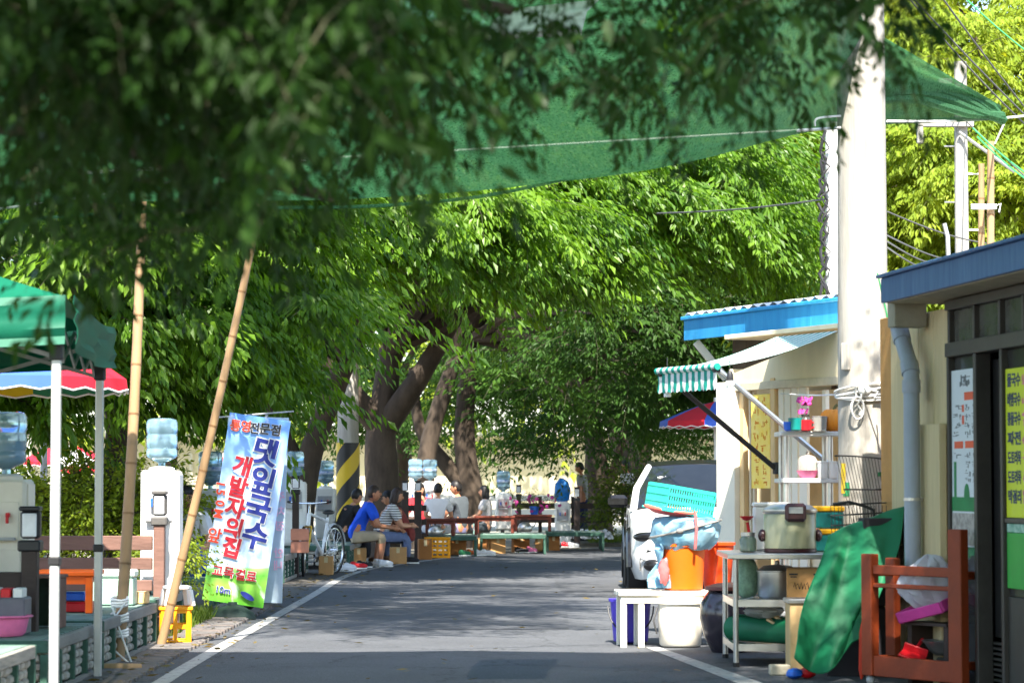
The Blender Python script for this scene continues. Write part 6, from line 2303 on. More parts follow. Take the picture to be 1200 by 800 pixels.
BOARDB = M('brown_board', rgb(95, 75, 55), rough=.85, var=.25, scale=4, stretch=(3, 1, .5))
nb_ = 12
for i in range(nb_):
    x0 = (RL - .35) * i / nb_
    mb = MB(); mb.box((x0 + (RL - .35) / nb_ / 2, sg3 * .35, 1.34), ((RL - .35) / nb_ - .006, .025, 2.66)); mb.build('wall_board', BOARDB, back)
mb = MB(); mb.bar((RL - .22, sg3 * .34, 2.3), (RL - .12, sg3 * .06, 2.66), .07, .07, ch=.006); mb.build('eave_bracket', IVORY, back)
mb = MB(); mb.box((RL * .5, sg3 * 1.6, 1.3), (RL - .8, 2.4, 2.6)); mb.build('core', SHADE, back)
# coil lying on the roof edge
t_ = thing('hose_coil', 'small white hose coil lying on the tin roof', 'hose', RA + d_ * .72 + Vector((.1, .05, 2.96)))
mb = MB()
for k in range(3):
    mb.tube([(.12 * math.cos(a) + k * .03, .1 * math.sin(a), .035 + .025 * k + .03 * math.sin(a)) for a in [2 * PI * i / 18 for i in range(19)]], .014, n=6)
mb.build('hose', WHITEP, t_)


# lamps under the awning
def bulb(label, p, top):
    t = thing('lamp_bulb', label, 'lamp bulb', p, 0, 'spiral bulbs under the awning')
    mb = MB(); mb.tube([(0, 0, .10), (0, 0, top)], .004, n=5); mb.build('wire', BLACKP, t)
    mb = MB(); mb.lathe([(.026, .04), (.028, .06), (.022, .1), (.012, .12), (0, .12)], 12); mb.build('socket', BLACKP, t)
    mb = MB()
    mb.lathe([(.034, .04), (.036, .02), (.034, .0), (0, -.002)], 14)
    for k in range(3):
        a = 2 * PI * k / 3
        mb.tube([(.019 * math.cos(a), .019 * math.sin(a), 0), (.019 * math.cos(a), .019 * math.sin(a), -.1), (.019 * math.cos(a + 1), .019 * math.sin(a + 1), -.1), (.019 * math.cos(a + 1), .019 * math.sin(a + 1), 0)], .011, n=7)
    mb.build('tube', WHITEP, t)


wb_ = W(782, 450, 21.9)
bulb('white bulb hanging from the far corner of the awning', wb_, .22)
wb_ = W(855.5, 452, 21.0)
bulb('white bulb hanging from the near corner of the awning', wb_, .2)
parasol('red and blue parasol in the shade behind the awning', (GX(838, 40), 40, 0), .85, 2.22, 2.52, [PRD, PBL, PYL, PGR, PBL, PRD, PRD, PBL], rz=R(-150))

# ================================================================== parked car
car = thing('parked_car', 'white parked car with a black roof facing the camera', 'car', (2.22, 29.3, 0), R(-1.6))
CW = M('white_car_paint', (.74, .75, .76), rough=.18, var=.02, spec=.6)
CG = M('car_glass', (.010, .012, .014), rough=.05, spec=.45)
CBK = M('car_black', (.010, .010, .011), rough=.25, spec=.45)
hw = .93
st_y = [0.0, .06, .22, .55, 1.0, 1.45, 2.2, 3.0, 3.8, 4.3, 4.58, 4.68]
top = [.62, .72, .82, .90, .96, 1.0, 1.03, 1.05, 1.06, 1.04, .98, .86]
wid = [.62, .74, .85, .915, .93, .93, .93, .93, .925, .90, .82, .72]
low_ = [.26, .22, .20, .20, .21, .22, .22, .22, .22, .23, .28, .36]
P = []
for y, tz, w_, lz in zip(st_y, top, wid, low_):
    sh = tz - .06
    half = [(w_ * .55, lz), (w_ * .93, lz + .02), (w_ * .985, lz + .14), (w_, lz + .30), (w_ * .985, (lz + sh) / 2 + .10), (w_ * .975, sh - .10), (w_ * .96, sh), (w_ * .90, sh + .045), (w_ * .75, tz + .01), (w_ * .4, tz + .03), (0, tz + .036)]
    ring = [(x, y, z) for x, z in half] + [(-x, y, z) for x, z in half[-2::-1]]
    P.append(ring)
mb = MB()
mb.smooth = True
n_ = len(P[0])
vs = [v for r_ in P for v in r_]
fs = []
for i in range(len(P) - 1):
    for j in range(n_ - 1):
        fs.append((i * n_ + j, i * n_ + j + 1, (i + 1) * n_ + j + 1, (i + 1) * n_ + j))
    fs.append((i * n_ + n_ - 1, i * n_, (i + 1) * n_, (i + 1) * n_ + n_ - 1))
fs.append(tuple(range(n_)))
fs.append(tuple(reversed([(len(P) - 1) * n_ + j for j in range(n_)])))
mb.add(vs, fs)
body = mb.build('body', CW, car)
# cabin: pillars and roof over glass
cb0 = [(.84, 1.36, 1.0), (.80, 1.75, 1.22), (.64, 2.28, 1.485), (.62, 2.75, 1.535), (.62, 3.25, 1.52), (.66, 3.85, 1.35), (.76, 4.36, 1.06)]
mb = MB(); mb.smooth = True
P = [[(x * k, y - .10 * (1 - k * k) * (1 if y < 2.3 else 0) + .06 * (1 - k * k) * (1 if y > 3.3 else 0), z + .03 * (1 - k * k)) for k in (-1, -.66, -.33, 0, .33, .66, 1)] for x, y, z in cb0]
mb.sheet([r_ for r_ in P[2:5]], .02); mb.build('roof', CBK, car)
mb = MB(); mb.sheet([r_ for r_ in P[0:3]], .008); ws = mb.build('windscreen', CG, car)
mb = MB(); mb.sheet([r_ for r_ in P[4:7]], .008); mb.build('rear_window', CG, car)
for s_ in (-1, 1):
    mb = MB(); mb.tube([(s_ * (x + .012), y - .01, z) for x, y, z in cb0[0:3]], [.045, .04, .035], n=8); mb.build('pillar', CW, car)
    mb = MB(); mb.tube([(s_ * (x + .005), y, z) for x, y, z in cb0[2:]], [.03, .028, .028, .035, .05], n=8); mb.build('roof_rail', CBK, car)
    side = [[(s_ * (.865), 1.46, 1.0), (s_ * .815, 1.80, 1.2), (s_ * .645, 2.30, 1.47)], [(s_ * .875, 2.3, 1.02), (s_ * .80, 2.4, 1.24), (s_ * .635, 2.6, 1.51)], [(s_ * .875, 3.2, 1.03), (s_ * .80, 3.2, 1.25), (s_ * .635, 3.2, 1.505)], [(s_ * .86, 4.15, 1.05), (s_ * .78, 4.0, 1.2), (s_ * .665, 3.8, 1.35)]]
    mb = MB(); mb.sheet(side, .008); mb.build('side_window', CG, car)
    mb = MB(); mb.bar((s_ * .80, 2.62, 1.04), (s_ * .63, 2.66, 1.50), .05, .03); mb.build('door_pillar', CBK, car)
    # mirror
    mb = MB(); mb.box((s_ * 1.03, 1.62, 1.08), (.23, .13, .15), ch=.045); mb.bar((s_ * .86, 1.62, 1.0), (s_ * .98, 1.62, 1.05), .05, .04)
    mb.build('mirror', CBK, car)
    # headlight and fog lamp recess
    mb = MB(); mb.ball((s_ * .70, .16, .695), (.20, .10, .062), 18, 10, mat=Matrix.Rotation(s_ * R(32), 3, 'Z'))
    hl = mb.build('headlight', CBK, car)
    for k in range(3):
        lm_ = MB(); lm_.ball((s_ * (.61 + .08 * k), .045 + .05 * k, .69 + .006 * k), (.034, .03, .026), 10, 7); lm_.build('lens', M('lamp_glass', (.75, .78, .82), rough=.08, spec=.8), hl)
    mb = MB(); mb.ball((s_ * .66, .04, .385), (.12, .06, .07), 14, 8, mat=Matrix.Rotation(s_ * R(25), 3, 'Z'))
    fo = mb.build('fog_lamp', CBK, car)
    mb = MB(); mb.tube([(s_ * .55, -.03, .36), (s_ * .80, .10, .46), (s_ * .80, .10, .32)], .012, n=6); mb.build('trim', CHROME, fo)
    # door seams, handles and sill
    mb = MB(); mb.box((s_ * .922, 2.7, .28), (.02, 2.3, .09), ch=.008); mb.build('sill', CBK, car)
    for yy in (2.35, 3.35):
        mb = MB(); mb.box((s_ * .918, yy, .86), (.03, .2, .03), ch=.01); mb.build('door_handle', CHROME, car)
    for yy in (1.5, 2.68, 3.75):
        mb = MB(); mb.box((s_ * .921, yy, .62), (.012, .008, .62)); mb.build('door_seam', CBK, car)
    for yy in (.88, 3.72):
        mb = MB()
        mb.tube([(s_ * .905, yy + .40 * math.cos(a), .35 + .40 * math.sin(a)) for a in [PI * i / 14 for i in range(15)]], .045, n=8)
        mb.build('wheel_arch', CBK, car)
        mt = Matrix.Rotation(PI / 2, 3, 'Y')
        mb = MB(); mb.lathe([(.22, -.11), (.31, -.115), (.345, -.09), (.345, .09), (.31, .115), (.22, .11)], 28, c=(s_ * .83, yy, .345), mat=mt); wo = mb.build('wheel', TYRE, car)
        mb = MB(); mb.lathe([(0, .0), (.21, .0), (.225, .02 * s_), (.225, .06 * s_)], 24, c=(s_ * .90, yy, .345), mat=mt); mb.build('rim', BLACKP, wo)
        mb = MB()
        for k in range(5):
            a = 2 * PI * k / 5
            mb.bar((s_ * .925, yy, .345), (s_ * .93, yy + .21 * math.cos(a), .345 + .21 * math.sin(a)), .04, .02, up=(1, 0, 0), ch=.004)
        mb.build('spokes', STEEL, wo, kind='stuff')
mb = MB(); mb.box((0, -.02, .60), (.95, .06, .20), ch=.03); gr_ = mb.build('grille', CBK, car)
for k in range(5):
    mb = MB(); mb.box((0, -.055, .53 + k * .035), (.88, .012, .01)); mb.build('grille_bar', CHROME, gr_)
mb = MB(); mb.box((0, .0, .30), (1.0, .06, .12), ch=.02); mb.build('lower_intake', CBK, car)
mb = MB(); mb.box((0, -.06, .45), (.5, .012, .11), ch=.004); mb.build('number_plate', WHITEP, car)
mb = MB(); mb.tube([(-.58, 1.33, 1.03), (0, 1.17, 1.07), (.02, 1.30, 1.10)], .008, n=5); mb.tube([(0, 1.2, 1.06), (.5, 1.3, 1.045)], .008, n=5); mb.build('wiper', BLACKP, car, kind='stuff')
for s_ in (-1, 1):
    mb = MB(); mb.tube([(s_ * .62, .5, .915), (s_ * .70, 1.0, .965), (s_ * .74, 1.35, .99)], .006, n=5); mb.build('bonnet_seam', GREYP, car)
mb = MB()
for i in range(9):
    mb.box((-.55 + i * .022, 1.925 + .006 * i, 1.36), (.014, .004, .026 if i % 3 else .014))
mb.build('windscreen_sticker', WHITEP, ws, kind='stuff')

# ================================================================== bench with buckets
bn = thing('bench', 'narrow white painted bench carrying the orange bucket', 'bench', (1.23, 21.15, 0), R(3))
WHW = M('white_painted_wood', rgb(225, 220, 205), rough=.65, var=.12, scale=6, bump=.2)
for i in range(2):
    mb = MB(); mb.box((0, -.11 + .22 * i, .425), (.80, .21, .04), ch=.006); mb.build('plank', WHW, bn)
for x in (-.36, -.22, .37):
    for y in (-.17, .17):
        mb = MB(); mb.box((x, y, .20), (.05, .045, .405), ch=.005); mb.build('leg', WHW, bn)
mb = MB(); mb.box((0, -.19, .375), (.76, .02, .055), ch=.004); mb.build('apron', WHW, bn)


def bucket(label, c, r0, r1, h, mat, handle=True, name='bucket', lug=True):
    t = thing(name, label, 'bucket', c)
    mb = MB(); mb.lathe([(r0 * .9, 0), (r0, .012), (r1, h), (r1 - .006, h), (r0 - .008, .02), (0, .02)], 28); mb.build('shell', mat, t)
    mb = MB(); mb.lathe([(r1 - .006, h - .012), (r1 + .012, h - .012), (r1 + .014, h + .01), (r1 - .006, h + .01)], 28); mb.build('rim', mat, t)
    if handle:
        mb = MB(); mb.tube([((r1 + .02) * math.cos(a), -.02 - .22 * math.sin(a) * .4, h - .05 - .22 * math.sin(a)) for a in [PI * i / 12 for i in range(13)]], .006, n=6); mb.build('handle', BLACKP, t)
    return t


bucket('orange bucket on the white bench with a blue bag over its rim', (1.36, 21.1, .447), .155, .178, .36, ORANGE, handle=False)
bucket('red-orange bucket behind the steel table, beside the stall post', (1.66, 21.45, .447), .11, .135, .36, M('red_orange_plastic', rgb(235, 75, 25), rough=.4), handle=False)
bucket('purple-blue bucket under the left end of the white bench', (.96, 21.5, .012), .14, .165, .34, M('violet_plastic', rgb(75, 60, 190), rough=.4))
t_ = thing('tub', 'white lidded tub in the sun under the bench', 'tub', (1.33, 21.0, .012))
mb = MB(); mb.lathe([(.15, 0), (.165, .015), (.178, .2), (.174, .345), (0, .345)], 28); mb.build('body', M('offwhite_plastic', rgb(228, 220, 205), rough=.5, var=.06), t_)
mb = MB(); mb.lathe([(.172, .335), (.19, .335), (.19, .37), (.15, .378), (0, .375)], 28); mb.build('lid', MATS['offwhite_plastic'], t_)
mb = MB(); mb.tube([(-.185, -.03, .3), (-.215, -.08, .2), (-.19, -.1, .1)], .007, n=6); mb.build('handle', BLACKP, t_)

# wrapped bundle: blue and pink plastic film over a second tub
def film(rows, c, mat, name, par, rz=0):
    n = 28
    vs, fs = [], []
    for j, (r_, z, amp) in enumerate(rows):
        for i in range(n):
            a = 2 * PI * i / n
            rr = r_ * (1 + amp * (.5 * math.sin(5 * a + 2 * j) + .35 * math.sin(9 * a - 1.3 * j) + .3 * math.sin(14 * a + j)))
            vs.append((rr * math.cos(a), rr * math.sin(a) * .85, z + amp * .05 * math.sin(7 * a + j)))
    for j in range(len(rows) - 1):
        for i in range(n):
            i2 = (i + 1) % n
            fs.append((j * n + i, j * n + i2, (j + 1) * n + i2, (j + 1) * n + i))
    fs.append(tuple(range((len(rows) - 1) * n, len(rows) * n)))
    mb = MB(); mb.smooth = True; mb.add(vs, fs)
    return mb.build(name, mat, par)


FILM = M('pale_blue_film', rgb(110, 180, 215), rough=.3, var=.22, scale=7, translucent=.4, bump=.8, bscale=18, spec=.5, col2=rgb(185, 220, 232))
FILMP = M('pink_film', rgb(235, 130, 130), rough=.25, var=.2, scale=8, translucent=.35, bump=.7, bscale=18)
bg_ = thing('wrapped_bundle', 'bundle wrapped in pale blue plastic film resting on the orange bucket', 'bundle', (1.38, 21.1, .818))
film([(.20, -.05, .12), (.245, .0, .12), (.265, .05, .10), (.275, .09, .10), (.27, .14, .09), (.26, .175, .10), (.23, .20, .12), (.12, .215, .1)], None, FILM, 'film', bg_)
mb = MB(); mb.tube([(.284 * math.cos(a), .245 * math.sin(a), .115 + .07 * math.cos(a)) for a in [2 * PI * i / 30 for i in range(31)]], .009, n=6)
mb.ball((-.06, -.245, .10), (.03, .02, .022), 9, 6); mb.build('cord', M('grey_cord', (.2, .2, .19), rough=.8), bg_)
mb = MB(); mb.tube([(.06, -.255, .25), (.07, -.262, .12), (.06, -.235, -.04)], .012, n=6); mb.build('ribbon', FILMP, bg_)
mb = MB(); mb.smooth = True
P = [[(-.215 + .03 * math.sin(j * 1.1 + i) + .012 * j * math.sin(i), -.16 + .025 * i + .02 * math.sin(2 * j + i), .0 - .05 * j) for i in range(7)] for j in range(8)]
mb.sheet(P, .003); mb.build('hanging_film', FILM, bg_)
mb = MB(); mb.ball((-.18, -.16, -.22), (.045, .035, .10), 12, 9, wob=.22); mb.build('pink_end', FILMP, bg_)
t_ = thing('basin', 'coral red basin rim showing under the teal basket', 'basin', (1.27, 21.1, 1.045), rot=(R(4), R(8), 0))
mb = MB(); mb.lathe([(.15, 0), (.21, .03), (.225, .036), (.225, .046), (.2, .04), (.14, .012), (0, .01)], 26); mb.build('bowl', M('coral_plastic', rgb(225, 85, 70), rough=.4), t_)
mb = MB(); mb.lathe([(.222, .034), (.232, .04), (.222, .05)], 26); mb.build('rim', MATS['coral_plastic'], t_)


def basket(label, c, d, mat, rot):
    t = thing('basket', label, 'basket', c, rot=rot)
    x, y, z = d
    for ax, s_, L_ in (('y', 1, x), ('y', -1, x), ('x', 1, y), ('x', -1, y)):
        mb = MB()
        for k in range(4):
            zz = .012 + k * (z - .024) / 3
            if ax == 'y':
                mb.box((0, s_ * y / 2, zz), (L_, .008, .024))
            else:
                mb.box((s_ * x / 2, 0, zz), (.008, L_ - .009, .024))
        nn = int(L_ / .022)
        for k in range(nn + 1):
            p = -L_ / 2 + .004 + k * (L_ - .008) / nn
            if ax == 'y':
                mb.box((p, s_ * (y / 2 - .001), z / 2), (.0085, .006, z - .01))
            else:
                mb.box((s_ * (x / 2 - .001), p, z / 2), (.006, .0085, z - .01))
        mb.build('lattice_wall', mat, t)
    mb = MB()
    for k in range(9):
        mb.box((0, -y / 2 + .02 + k * (y - .04) / 8, 0), (x - .01, .018, .007))
    for k in range(3):
        mb.box((-x / 2 + .04 + k * (x - .08) / 2, 0, .004), (.02, y - .012, .007))
    mb.build('lattice_floor', mat, t)
    mb = MB()
    for s_ in (-1, 1):
        mb.box((0, s_ * (y / 2 + .006), z), (x + .03, .026, .018), ch=.004)
        mb.box((s_ * (x / 2 + .006), 0, z + .001), (.026, y - .016, .018), ch=.004)
    mb.build('rim', mat, t, kind='stuff')


TEAL = M('teal_plastic', rgb(60, 205, 185), rough=.35, var=.06, translucent=.15)
basket('teal slotted basket turned over on top of the wrapped bundle', (1.36, 21.12, 1.26), (.42, .38, .20), TEAL, (R(180 + 4), R(9), R(24)))

# glazed jar
t_ = thing('onggi_jar', 'big dark glazed pottery jar beside the steel table', 'jar', (1.66, 20.35, .006))
mb = MB(); mb.lathe([(.13, 0), (.19, .12), (.225, .26), (.215, .38), (.16, .46), (.15, .47), (0, .47)], 30); mb.build('body', M('dark_glaze', (.03, .025, .035), rough=.18, var=.3, spec=.6), t_)
mb = MB(); mb.lathe([(.175, .47), (.185, .475), (.18, .50), (.09, .525), (.03, .53), (0, .53)], 26); mb.build('lid', M('brown_lid', rgb(95, 45, 35), rough=.4), t_)

# ================================================================== steel table with cooker and clutter
st = thing('steel_table', 'stainless steel work table with two lower shelves', 'table', (1.96, 19.2, 0), R(0))
tx0, tx1, ty0, ty1, tz = -.40, .42, -.48, .50, .80
mb = MB(); mb.box((0, 0, tz - .02), (tx1 - tx0 + .06, ty1 - ty0 + .04, .04), ch=.006); mb.build('tabletop', STEEL, st)
for x in (tx0 + .02, tx1 - .02):
    for y in (ty0 + .02, ty1 - .02):
        mb = MB(); mb.tube([(x, y, .0), (x, y, tz - .041)], .02, n=12); lg = mb.build('leg', STEEL, st)
        mb = MB(); mb.lathe([(.024, 0), (.026, .03), (.02, .035)], 12, c=(x, y, 0)); mb.build('foot', BLACKP, lg)
for z in (.45, .14):
    mb = MB(); mb.box((0, 0, z), (tx1 - tx0 - .04, ty1 - ty0 - .04, .02), ch=.003); sh_ = mb.build('shelf', STEEL, st)
    mb = MB()
    mb.box((0, ty0 + .015, z), (tx1 - tx0 - .09, .02, .05)); mb.box((0, ty1 - .015, z), (tx1 - tx0 - .09, .02, .05))
    mb.box((tx0 + .012, 0, z), (.02, ty1 - ty0 - .09, .05)); mb.box((tx1 - .012, 0, z), (.02, ty1 - ty0 - .09, .05))
    mb.build('shelf_edge', STEEL, sh_, kind='stuff')

rc = thing('rice_cooker', 'large olive grey rice cooker with a steel lid on the steel table', 'rice cooker', (GX(925, 18.95), 18.95, .803))
mb = MB(); mb.lathe([(.17, .02), (.185, .03), (.187, .27), (.18, .28), (0, .28)], 36); mb.build('body', M('olive_grey_enamel', rgb(165, 165, 135), rough=.3, var=.03), rc)
mb = MB(); mb.lathe([(.185, 0.0), (.19, .005), (.19, .025), (.17, .03), (0, .03)], 36); mb.build('base', M('maroon_plastic', (.05, .015, .02), rough=.35), rc)
mb = MB(); mb.lathe([(.19, .275), (.197, .285), (.195, .305), (.15, .335), (.06, .345), (0, .345)], 36); mb.build('lid', STEEL, rc)
mb = MB(); mb.box((.02, -.185, .285), (.15, .07, .13), ch=.02); lt = mb.build('latch', MATS['maroon_plastic'], rc)
mb = MB(); mb.box((.02, -.222, .30), (.10, .008, .045), ch=.003); mb.build('latch_plate', GREYP, lt)
for s_ in (-1, 1):
    mb = MB(); mb.ball((s_ * .2, -.01, .12), (.03, .05, .045), 10, 8); mb.build('side_grip', MATS['maroon_plastic'], rc)
t_ = thing('foam_box', 'white foam box standing behind the rice cooker', 'box', (GX(903, 19.45), 19.45, .803))
mb = MB(); mb.box((0, 0, .16), (.26, .16, .32), ch=.012); mb.build('body', M('white_foam', (.7, .7, .68), rough=.8, var=.03), t_)
mb = MB(); mb.box((0, 0, .336), (.27, .17, .03), ch=.008); mb.build('lid', MATS['white_foam'], t_)
t_ = thing('glass_jar', 'squat jar with a tin lid left of the rice cooker', 'jar', (GX(876, 19.0), 19.0, .803))
mb = MB(); mb.lathe([(.05, 0), (.062, .01), (.062, .09), (.045, .115), (0, .115)], 18); mb.build('glass', M('green_glass', (.25, .32, .25), rough=.1, trans=.5), t_)
mb = MB(); mb.lathe([(.05, .112), (.053, .115), (.053, .14), (0, .142)], 18); mb.build('lid', STEEL, t_)
t_ = thing('ladle', 'red plastic ladle leaning against the foam box', 'ladle', (GX(876, 19.4), 19.35, .87))
mb = MB(); mb.tube([(.02, 0, -.06), (.0, 0, .08), (-.01, .0, .14)], .012, n=7); mb.build('handle', RED, t_)
mb = MB(); mb.lathe([(.0, 0), (.03, .008), (.05, .03), (.052, .035), (.03, .014), (0, .006)], 14, c=(-.015, -.01, .15)); mb.build('bowl', RED, t_)
tb = thing('tool_box', 'teal box with yellow lids stacked behind the cooker', 'box', (GX(968, 19.3), 19.3, .803))
for k in range(2):
    mb = MB(); mb.box((0, 0, .06 + k * .165), (.22, .22, .12), ch=.008); mb.build('body', M('dark_teal_plastic', rgb(20, 110, 110), rough=.4), tb)
    mb = MB(); mb.box((0, 0, .14 + k * .165), (.235, .235, .04), ch=.01); mb.build('lid', M('golden_plastic', rgb(235, 175, 20), rough=.4), tb)

t_ = box_thing('cardboard_box', 'printed cardboard box with hand scrawl on the middle steel shelf', 'cardboard box', (GX(946, 18.9), 18.9, .462), (.30, .26, .23), CARD, rz=R(-8), tape=False)
mb = MB()
for k in range(5):
    mb.tube([(-.10 + k * .022, -.1315, .10 + .015 * math.sin(k * 2)), (-.09 + k * .022, -.1315, .135 - .01 * (k % 2)), (-.08 + k * .022, -.1315, .085)], .003, n=4)
for k in range(2):
    mb.box((-.10 + k * .17, -.1312, .19), (.06, .002, .012)); mb.box((-.10 + k * .17, -.1312, .172), (.045, .002, .008))
mb.build('scrawl', TEXTK, t_, kind='stuff')
t_ = thing('wooden_cabinet', 'pale plywood cabinet with a grey top beside the green tarpaulin', 'cabinet', (GX(945, 18.45), 18.35, 0))
mb = MB(); mb.box((0, 0, .245), (.30, .30, .45), ch=.006); mb.build('carcass', M('plywood', rgb(215, 180, 128), rough=.7, var=.1, scale=3, stretch=(1, 1, .3)), t_)
mb = MB(); mb.box((0, 0, .487), (.33, .33, .03), ch=.005); mb.build('top_panel', STEEL, t_)
mb = MB(); mb.box((0, 0, .01), (.31, .31, .02)); mb.build('plinth', GREYP, t_)
t_ = thing('cloth_roll', 'rolled green tarpaulin on the bottom steel shelf', 'roll', (1.82, 19.0, .15))
mb = MB()
mt = Matrix.Rotation(R(90), 3, 'X')
sp_ = []
for i in range(64):
    a = i / 63 * 2 * PI * 3.2
    sp_.append((.035 + .0032 * a, a))
P = [[Vector((r_ * math.cos(a) + .0, y_, r_ * math.sin(a) + .10)) for y_ in (-.36, -.1, .15, .36)] for r_, a in sp_]
mb.sheet(P, .004); mb.build('cloth', M('tarp_green', rgb(14, 104, 68), rough=.6, var=.12, scale=4, bump=.12, bscale=12), t_)
t_.rotation_euler = (0, 0, R(38))
t_ = thing('plastic_pouch', 'clear crumpled plastic sack lying on the green roll', 'bag', (1.8, 18.95, .385))
mb = MB(); mb.ball((0, 0, .0), (.14, .10, .05), 18, 10, wob=.15); mb.build('film', M('clear_film', (.6, .62, .62), rough=.15, translucent=.3, bump=.8, bscale=22, alpha=.75), t_)
mb = MB(); mb.tube([(-.12, -.02, .02), (-.16, -.03, .08), (-.08, -.04, .1)], .008, n=5); mb.build('neck', MATS['clear_film'], t_)
for i, (a, b) in enumerate((((1.82, 18.9, .33), (2.06, 18.8, .20)), ((1.86, 18.95, .36), (2.1, 18.86, .22)))):
    mb = MB(); mb.bar(a, b, .075, .018, ch=.003)
    tag(mb.build('plank', M('new_plank', rgb(215, 180, 135), rough=.7)), ('front short plank leaning on the green roll', 'rear short plank leaning on the green roll')[i], 'plank')
t_ = thing('green_sack', 'tall mottled pale green sack standing inside the steel table', 'sack', (1.72, 19.45, .462))
mb = MB(); mb.ball((0, 0, .14), (.10, .10, .155), 16, 12, wob=.05); mb.build('sack', M('mottled_green', rgb(150, 185, 155), rough=.6, var=.4, scale=18), t_)
mb = MB(); mb.lathe([(.05, .28), (.055, .3), (.03, .305)], 10); mb.build('tie', GREYP, t_)
t_ = thing('steel_pot', 'dented steel pot on the middle shelf of the steel table', 'pot', (1.93, 19.3, .462))
mb = MB(); mb.lathe([(.13, 0), (.145, .02), (.145, .19), (.155, .195), (.155, .2), (0, .19)], 24); mb.build('body', STEEL, t_)
mb = MB(); mb.lathe([(.15, .2), (.1, .235), (0, .245)], 24); mb.ball((0, 0, .255), .02, 8, 6); mb.build('lid', STEEL, t_)

# shelf rack behind the cooker with little things
rk = thing('shelf_rack', 'tall steel rack behind the cooker holding pots and flowers', 'rack', (2.22, 20.5, 0))
rx = (GX(918, 20.3) - 2.22, GX(1004, 20.3) - 2.22)
for x in (rx[0] + .02, rx[0] + .36, rx[1]):
    for y in (-.2, .2):
        mb = MB(); mb.tube([(x, y, 0), (x, y, H + (565 - 508) * 20.3 / F)], .02, n=10); mb.build('post', STEEL, rk)
shz = [H + (565 - 508) * 20.3 / F, H + (565 - 563) * 20.3 / F, .8, .3]
for z in shz:
    mb = MB(); mb.box(((rx[0] + rx[1]) / 2, 0, z), (rx[1] - rx[0] + .06, .46, .035), ch=.005); mb.build('shelf', M('pale_steel', (.55, .57, .57), rough=.4, metal=.3), rk)
RKY = 20.36


def on_rack(px, k):
    return Vector((GX(px, RKY), RKY, shz[k] + .019))


t_ = thing('flower_vase', 'dark jug with pink blossoms on the upper rack shelf', 'vase', on_rack(944, 0))
mb = MB(); mb.lathe([(.03, 0), (.05, .03), (.05, .08), (.03, .11), (.035, .13), (0, .12)], 16); mb.build('jug', M('dark_glass_jug', (.06, .06, .05), rough=.15), t_)
pieces('flower', fme, t_, [((jit(.05), jit(.04), .17 + random.uniform(-.02, .08)), (R(60) + jit(.6), jit(.6), jit(2)), (.6,) * 3) for _ in range(9)])
for px, mat, l_, s_ in ((930, M('teal_glaze', rgb(20, 120, 115), rough=.3), 'teal cup left of the red pot on the upper rack shelf', 1.0), (942, RED, 'small red pot under the pink blossoms', .85), (922, BLUE, 'little blue mug at the left end of the upper rack shelf', .7)):
    p = on_rack(px, 0) + Vector((0, -.12, 0))
    t_ = thing('cup', l_, 'cup', p)
    mb = MB(); mb.lathe([(.035 * s_, 0), (.05 * s_, .01), (.056 * s_, .1 * s_), (.05 * s_, .1 * s_), (.045 * s_, .015), (0, .015)], 18); mb.build('bowl', mat, t_)
    mb = MB(); mb.tube([(.054 * s_, 0, .08 * s_), (.085 * s_, 0, .07 * s_), (.085 * s_, 0, .04 * s_), (.052 * s_, 0, .025 * s_)], .006, n=6); mb.build('handle', mat, t_)
t_ = thing('pumpkin', 'ripe orange pumpkin on the upper rack shelf beside the pole', 'pumpkin', on_rack(977, 0))
mb = MB()
for k in range(9):
    a = 2 * PI * k / 9
    mb.ball((.05 * math.cos(a), .05 * math.sin(a), .085), (.062, .062, .085), 10, 8)
mb.build('flesh', M('pumpkin_skin', rgb(225, 140, 40), rough=.5), t_)
mb = MB(); mb.tube([(0, 0, .16), (.01, 0, .19), (.03, 0, .205)], [.014, .01, .012], n=7); mb.build('stalk', M('stalk', (.12, .12, .04), rough=.8), t_)
for px, l_ in ((955, 'clear tumbler between the blossoms and the pumpkin'), (962, 'second clear tumbler next to the pumpkin')):
    t_ = thing('tumbler', l_, 'tumbler', on_rack(px, 0) + Vector((0, -.1, 0)), group=None)
    mb = MB(); mb.lathe([(.03, 0), (.038, .11), (.035, .11), (.027, .008), (0, .008)], 16); mb.build('glass', M('tumbler_glass', (.6, .6, .55), rough=.08, trans=.6), t_)
    mb = MB(); mb.lathe([(.038, .106), (.04, .11), (.036, .113)], 16); mb.build('rim', MATS['tumbler_glass'], t_)
t_ = thing('cake_dome', 'pink dish with a clear dome on the lower rack shelf', 'dish', on_rack(946, 1))
mb = MB(); mb.lathe([(.05, 0), (.06, .01), (.085, .055), (.09, .06), (.05, .02), (0, .018)], 22); mb.build('dish', PINK, t_)
mb = MB(); mb.lathe([(.08, .06), (.08, .13), (.06, .165), (.02, .18), (0, .181)], 22); mb.ball((0, 0, .19), .014, 8, 6); mb.build('dome', M('dome_glass', (.6, .55, .5), rough=.08, trans=.5), t_)
for px, l_ in ((963, 'white tub left on the lower rack shelf'), (975, 'white tub right on the lower rack shelf, nearest the pole')):
    t_ = thing('white_tub', l_, 'tub', on_rack(px, 1) + Vector((.0, -.06, 0)))
    mb = MB(); mb.lathe([(.035, 0), (.04, .01), (.046, .12), (0, .12)], 18); mb.build('body', WHITEP, t_)
    mb = MB(); mb.lathe([(.048, .115), (.05, .12), (.05, .13), (0, .132)], 18); mb.build('lid', WHITEP, t_)
t_ = thing('cloth', 'folded pink striped cloth under the lower rack shelf', 'cloth', (GX(947, 20.0), 20.1, .82))
mb = MB()
for k in range(4):
    mb.box((0, 0, .03 + k * .05), (.2 - .02 * k, .16, .045), ch=.018)
